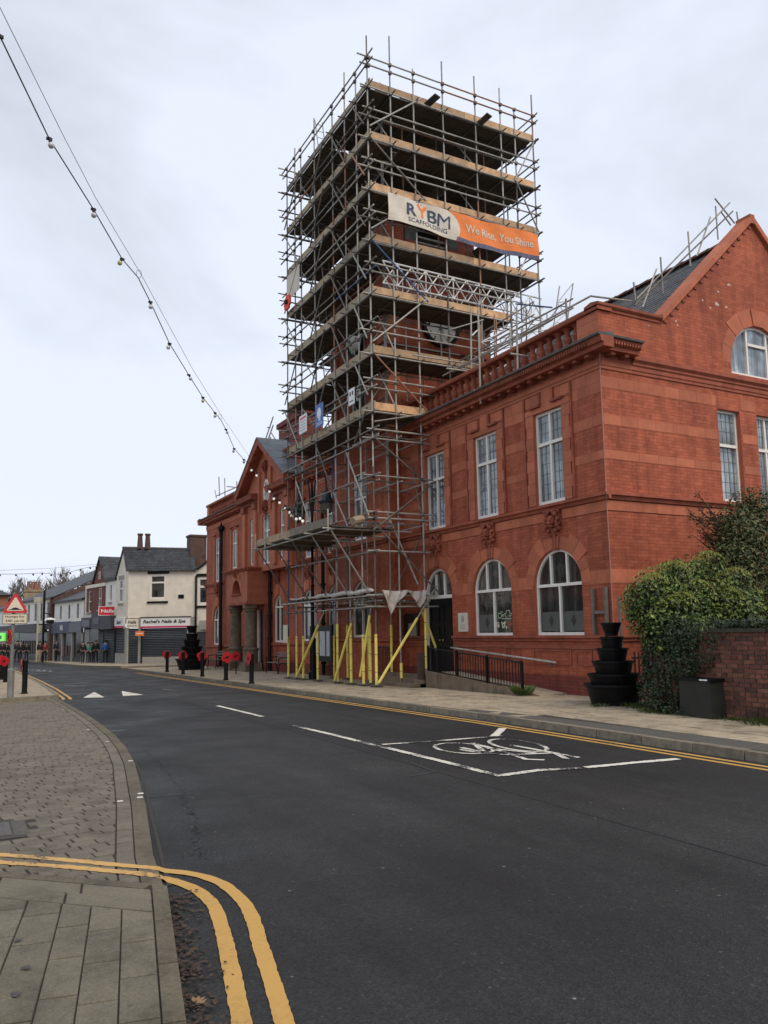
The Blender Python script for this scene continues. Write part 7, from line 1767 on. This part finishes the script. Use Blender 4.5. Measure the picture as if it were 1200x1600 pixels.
for i in range(1500): # pale new growth tips
    b = blobs[r_.choice((8, 8, 9, 10, 11, 0, 1, 2, 3, 4, 5, 6))]; t1 = r_.random()*6.28; ph = r_.random()*1.3
    c = Vector((b[0]+b[3]*1.02*math.cos(t1)*math.sin(ph), b[1]+b[4]*1.02*math.sin(t1)*math.sin(ph), b[2]+b[5]*1.03*math.cos(ph)))
    for k in range(3): a = k*2.1+t1; mb.quad([c, c+Vector((math.cos(a)*.02, math.sin(a)*.02, .03)), c+Vector((math.cos(a)*.035, math.sin(a)*.035, .055)), c+Vector((math.cos(a+.6)*.02, math.sin(a+.6)*.02, .03))])
mb.build('new_growth', plain('leaf_new', (.30, .32, .07), .5, .3, 8.), sh_, kind='stuff')
mb = MB(); r_ = random.Random(9)
for i in range(9): a = Vector((12.2+r_.uniform(-.25, .25), 10.9, .1)); b = Vector((12.2+r_.uniform(-1, 1.4), 10.9+r_.uniform(-.3, .3), 2.1)); m = a.lerp(b, .5)+Vector((r_.uniform(-.2, .2), 0, 0)); mb.path([a, m, b], [.05, .035, .015], 6)
mb.build('trunk', BARK, sh_)
iv = thing('ivy', 'dark ivy hanging down the garden wall behind cabinet and planter', 'ivy', (11.3, 10.4, .1))
IB = [LEAF2, plain('ivy_leaf_b', (.035, .06, .018), .5, .4, 6.), plain('ivy_leaf_c', (.012, .026, .01), .5, .4, 6.)]
mb = leaves([(11.35, 10.45, .95, .28, .62, .95), (11.28, 10.75, .5, .25, .35, .5), (11.15, 10.3, .2, .25, .4, .14), (11.3, 10.1, 1.1, .22, .4, .5), (11.9, 10.9, 1.0, .6, .4, .7), (12.3, 11.2, .6, .6, .4, .6), (11.3, 9.8, 1.3, .16, .45, .45), (11.3, 9.45, 1.55, .14, .3, .22), (11.3, 10.3, 1.45, .2, .6, .35)], 17000, .03, 8, .8); mb.build('ivy_leaves', IB, iv, kind='stuff')
mb = leaves([(11.45, y, 1.66, .22, .35, .09) for y in (9.3, 8.8, 8.2, 7.6, 7.0)]+[(11.35, 8.1, 1.55, .1, .5, .1)], 3200, .028, 18, .5); mb.build('wall_top_leaves', IB, iv, kind='stuff')
mb = MB()
for k in range(6): y = 10.1+k*.14; mb.path([(11.32, y, .1), (11.3, y+.05, .8), (11.33, y-.04, 1.5)], .015, 5)
mb.build('stem', BARK, iv)
wt_ = thing('roadside_tree', 'dull leaved straggly tree overhanging the wall at the right edge', 'tree', (14.7, 11.6, .1))
mb = MB(); r_ = random.Random(2); mb.path([(14.7, 11.6, .1), (14.65, 11.6, 1.6), (14.75, 11.65, 2.8), (15.0, 11.6, 4.0)], [.16, .13, .1, .05], 9); mb.build('trunk', BARK, wt_)
tw = MB(); lf = []
for i in range(46):
    a = Vector((14.7+r_.uniform(-.1, .2), 11.6, r_.uniform(2.2, 3.9))); ang = r_.uniform(1.2, 5.2) if i % 3 else r_.uniform(0, 6.28); l = r_.uniform(.6, 1.5)
    b = a+Vector((math.cos(ang)*l*.9, math.sin(ang)*l*.45, r_.uniform(.0, .8)*l)); m = a.lerp(b, .5)+Vector((0, 0, .08)); tw.path([a, m, b], [.03, .016, .005], 5)
    for k in range(4):
        t_ = r_.uniform(.4, 1); c = a.lerp(b, t_); e_ = c+Vector((r_.uniform(-.35, .25), r_.uniform(-.2, .2), r_.uniform(-.1, .3))); tw.path([c, e_], [.008, .003], 4); lf.append((c, e_))
tw.build('limb', BARK, wt_, kind='stuff')
mb = leaves([(14.9, 11.5, 3.2, .85, .6, .8), (15.5, 11.6, 3.9, .8, .6, .8), (14.35, 11.4, 3.1, .45, .45, .5), (14.6, 11.4, 3.7, .5, .5, .45), (15.3, 11.5, 2.6, .9, .6, .7), (14.55, 11.3, 2.55, .4, .4, .45)], 15000, .04, 3, .2)
for c, e_ in lf:
    for k in range(14):
        p = c.lerp(e_, r_.random())+Vector((r_.gauss(0, .05), r_.gauss(0, .05), r_.gauss(0, .05))); s_ = r_.uniform(.02, .042); a = r_.random()*6.28
        u_ = Vector((math.cos(a), math.sin(a), r_.uniform(-.7, .7)))*s_; v_ = Vector((-math.sin(a), math.cos(a), r_.uniform(-.7, .7)))*s_*.5; mb.quad([p-u_, p-v_, p+u_, p+v_], r_.choice((0, 1, 2)))
mb.build('crown', [LEAF3, plain('tree_leaf_b', (.12, .10, .035), .6, .4, 6.), plain('tree_leaf_c', (.03, .05, .014), .6, .4, 6.)], wt_, kind='stuff')
wd_ = MB(); r_ = random.Random(12)
def tuft(c, n, h, sp):
    for i in range(n):
        a = r_.random()*6.28; d = Vector((math.cos(a), math.sin(a), 0)); p = Vector(c)+d*r_.random()*sp; w = Vector((-d.y, d.x, 0))*.008; hh = h*r_.uniform(.4, 1); wd_.quad([p-w, p+w, p+d*hh*.6+w*.5+Vector((0, 0, hh*.8)), p+d*hh*.9+Vector((0, 0, hh))])
for c, n, h, sp in (((11.75, 15.25, .12), 260, .22, .2), ((11.1, 12.05, .12), 90, .06, .2), ((11.2, 8.4, .12), 500, .1, .45), ((11.1, 7.7, .12), 500, .16, .4), ((11.2, 9.05, .12), 120, .06, .3), ((11.15, 10.6, .12), 300, .1, .35), ((11.6, 11.4, .12), 250, .1, .4), ((11.7, 16.0, .12), 60, .06, .3)): tuft(c, n, h, sp)
tag(wd_.build('weeds', [plain('weed_green', (.06, .10, .02), .7, .4, 9.)]), 'green weeds and moss along the foot of the wall and ramp', 'weeds', kind='stuff')
# bare trees on the skyline
def bare_tree(px, py, dist, h, label, seed):
    base = atY(px, 1000, dist); r = random.Random(seed); t = thing('bare_tree', label, 'tree', (base.x, dist, -1), 0, 'bare trees beyond the shops'); mb = MB()
    def br(p, d, l, w, n):
        q = p+d*l; mb.tube(p, q, w, 4, w*.75, cap=False)
        if n == 0: return
        for i in range(3 if n > 1 else 4):
            dd = (d+Vector((r.uniform(-1, 1), r.uniform(-1, 1), r.uniform(-.3, .7)))*.62).normalized(); br(p+d*l*r.uniform(.55, 1), dd, l*r.uniform(.62, .85), w*.66, n-1)
    br(Vector((base.x, dist, -1)), Vector((0, 0, 1)), h*.33, .34, 5); mb.build('branches', plain('bare_twig', (.16, .145, .13), .9, .2, 3.), t)
for i, (px, d_, h) in enumerate(((8, 150, 13), (26, 155, 14.5), (78, 160, 14.5), (96, 150, 14), (116, 160, 16.5), (136, 150, 15.5), (152, 165, 17), (60, 170, 15), (-10, 150, 13))):
    bare_tree(px, 0, d_, h, 'pale bare winter tree on the skyline, %s from the left' % ['second', 'third', 'fifth', 'sixth', 'seventh', 'eighth', 'ninth', 'fourth', 'first'][i], i)

# ---------- terrace on the near side of the street, left of the frame: the hall windows reflect it
for k in range(3):
    y0 = 27.5+k*11; ot = thing('street_terrace', ['brick', 'cream', 'grey'][k]+' shop building on the near side of the street beyond the left photo edge', 'building', (-3.5, y0, 0))
    OF = Fr((-3.4, 0, 0), (0, 1, 0), (1, 0, 0)); hs = [rect_hole(y0+1+2.6*j, y0+2.2+2.6*j, 3.8, 5.6) for j in range(4)]+[rect_hole(y0+.8, y0+4.6, .5, 2.5), rect_hole(y0+5.8, y0+10, .5, 2.5)]
    block(OF, y0, y0+10.9, -.5, 6.6+.4*(k % 2), 7, (BR2, CREAM, GREYR)[k], ot, hs)
    for j in range(4): window(OF, y0+1+2.6*j, y0+2.2+2.6*j, 3.8, 5.6, ot, tz=4.9)
    for a, b in ((y0+.8, y0+4.6), (y0+5.8, y0+10)): window(OF, a, b, .5, 2.5, ot, mull=(.33, .67), glass=DG)
    OF.obj('fascia', y0+.3, y0+10.5, 2.6, 3.1, 0, .15, CHAR, ot); pitched(OF, y0, y0+10.9, 6.6+.4*(k % 2), 8.8, 7, ot)
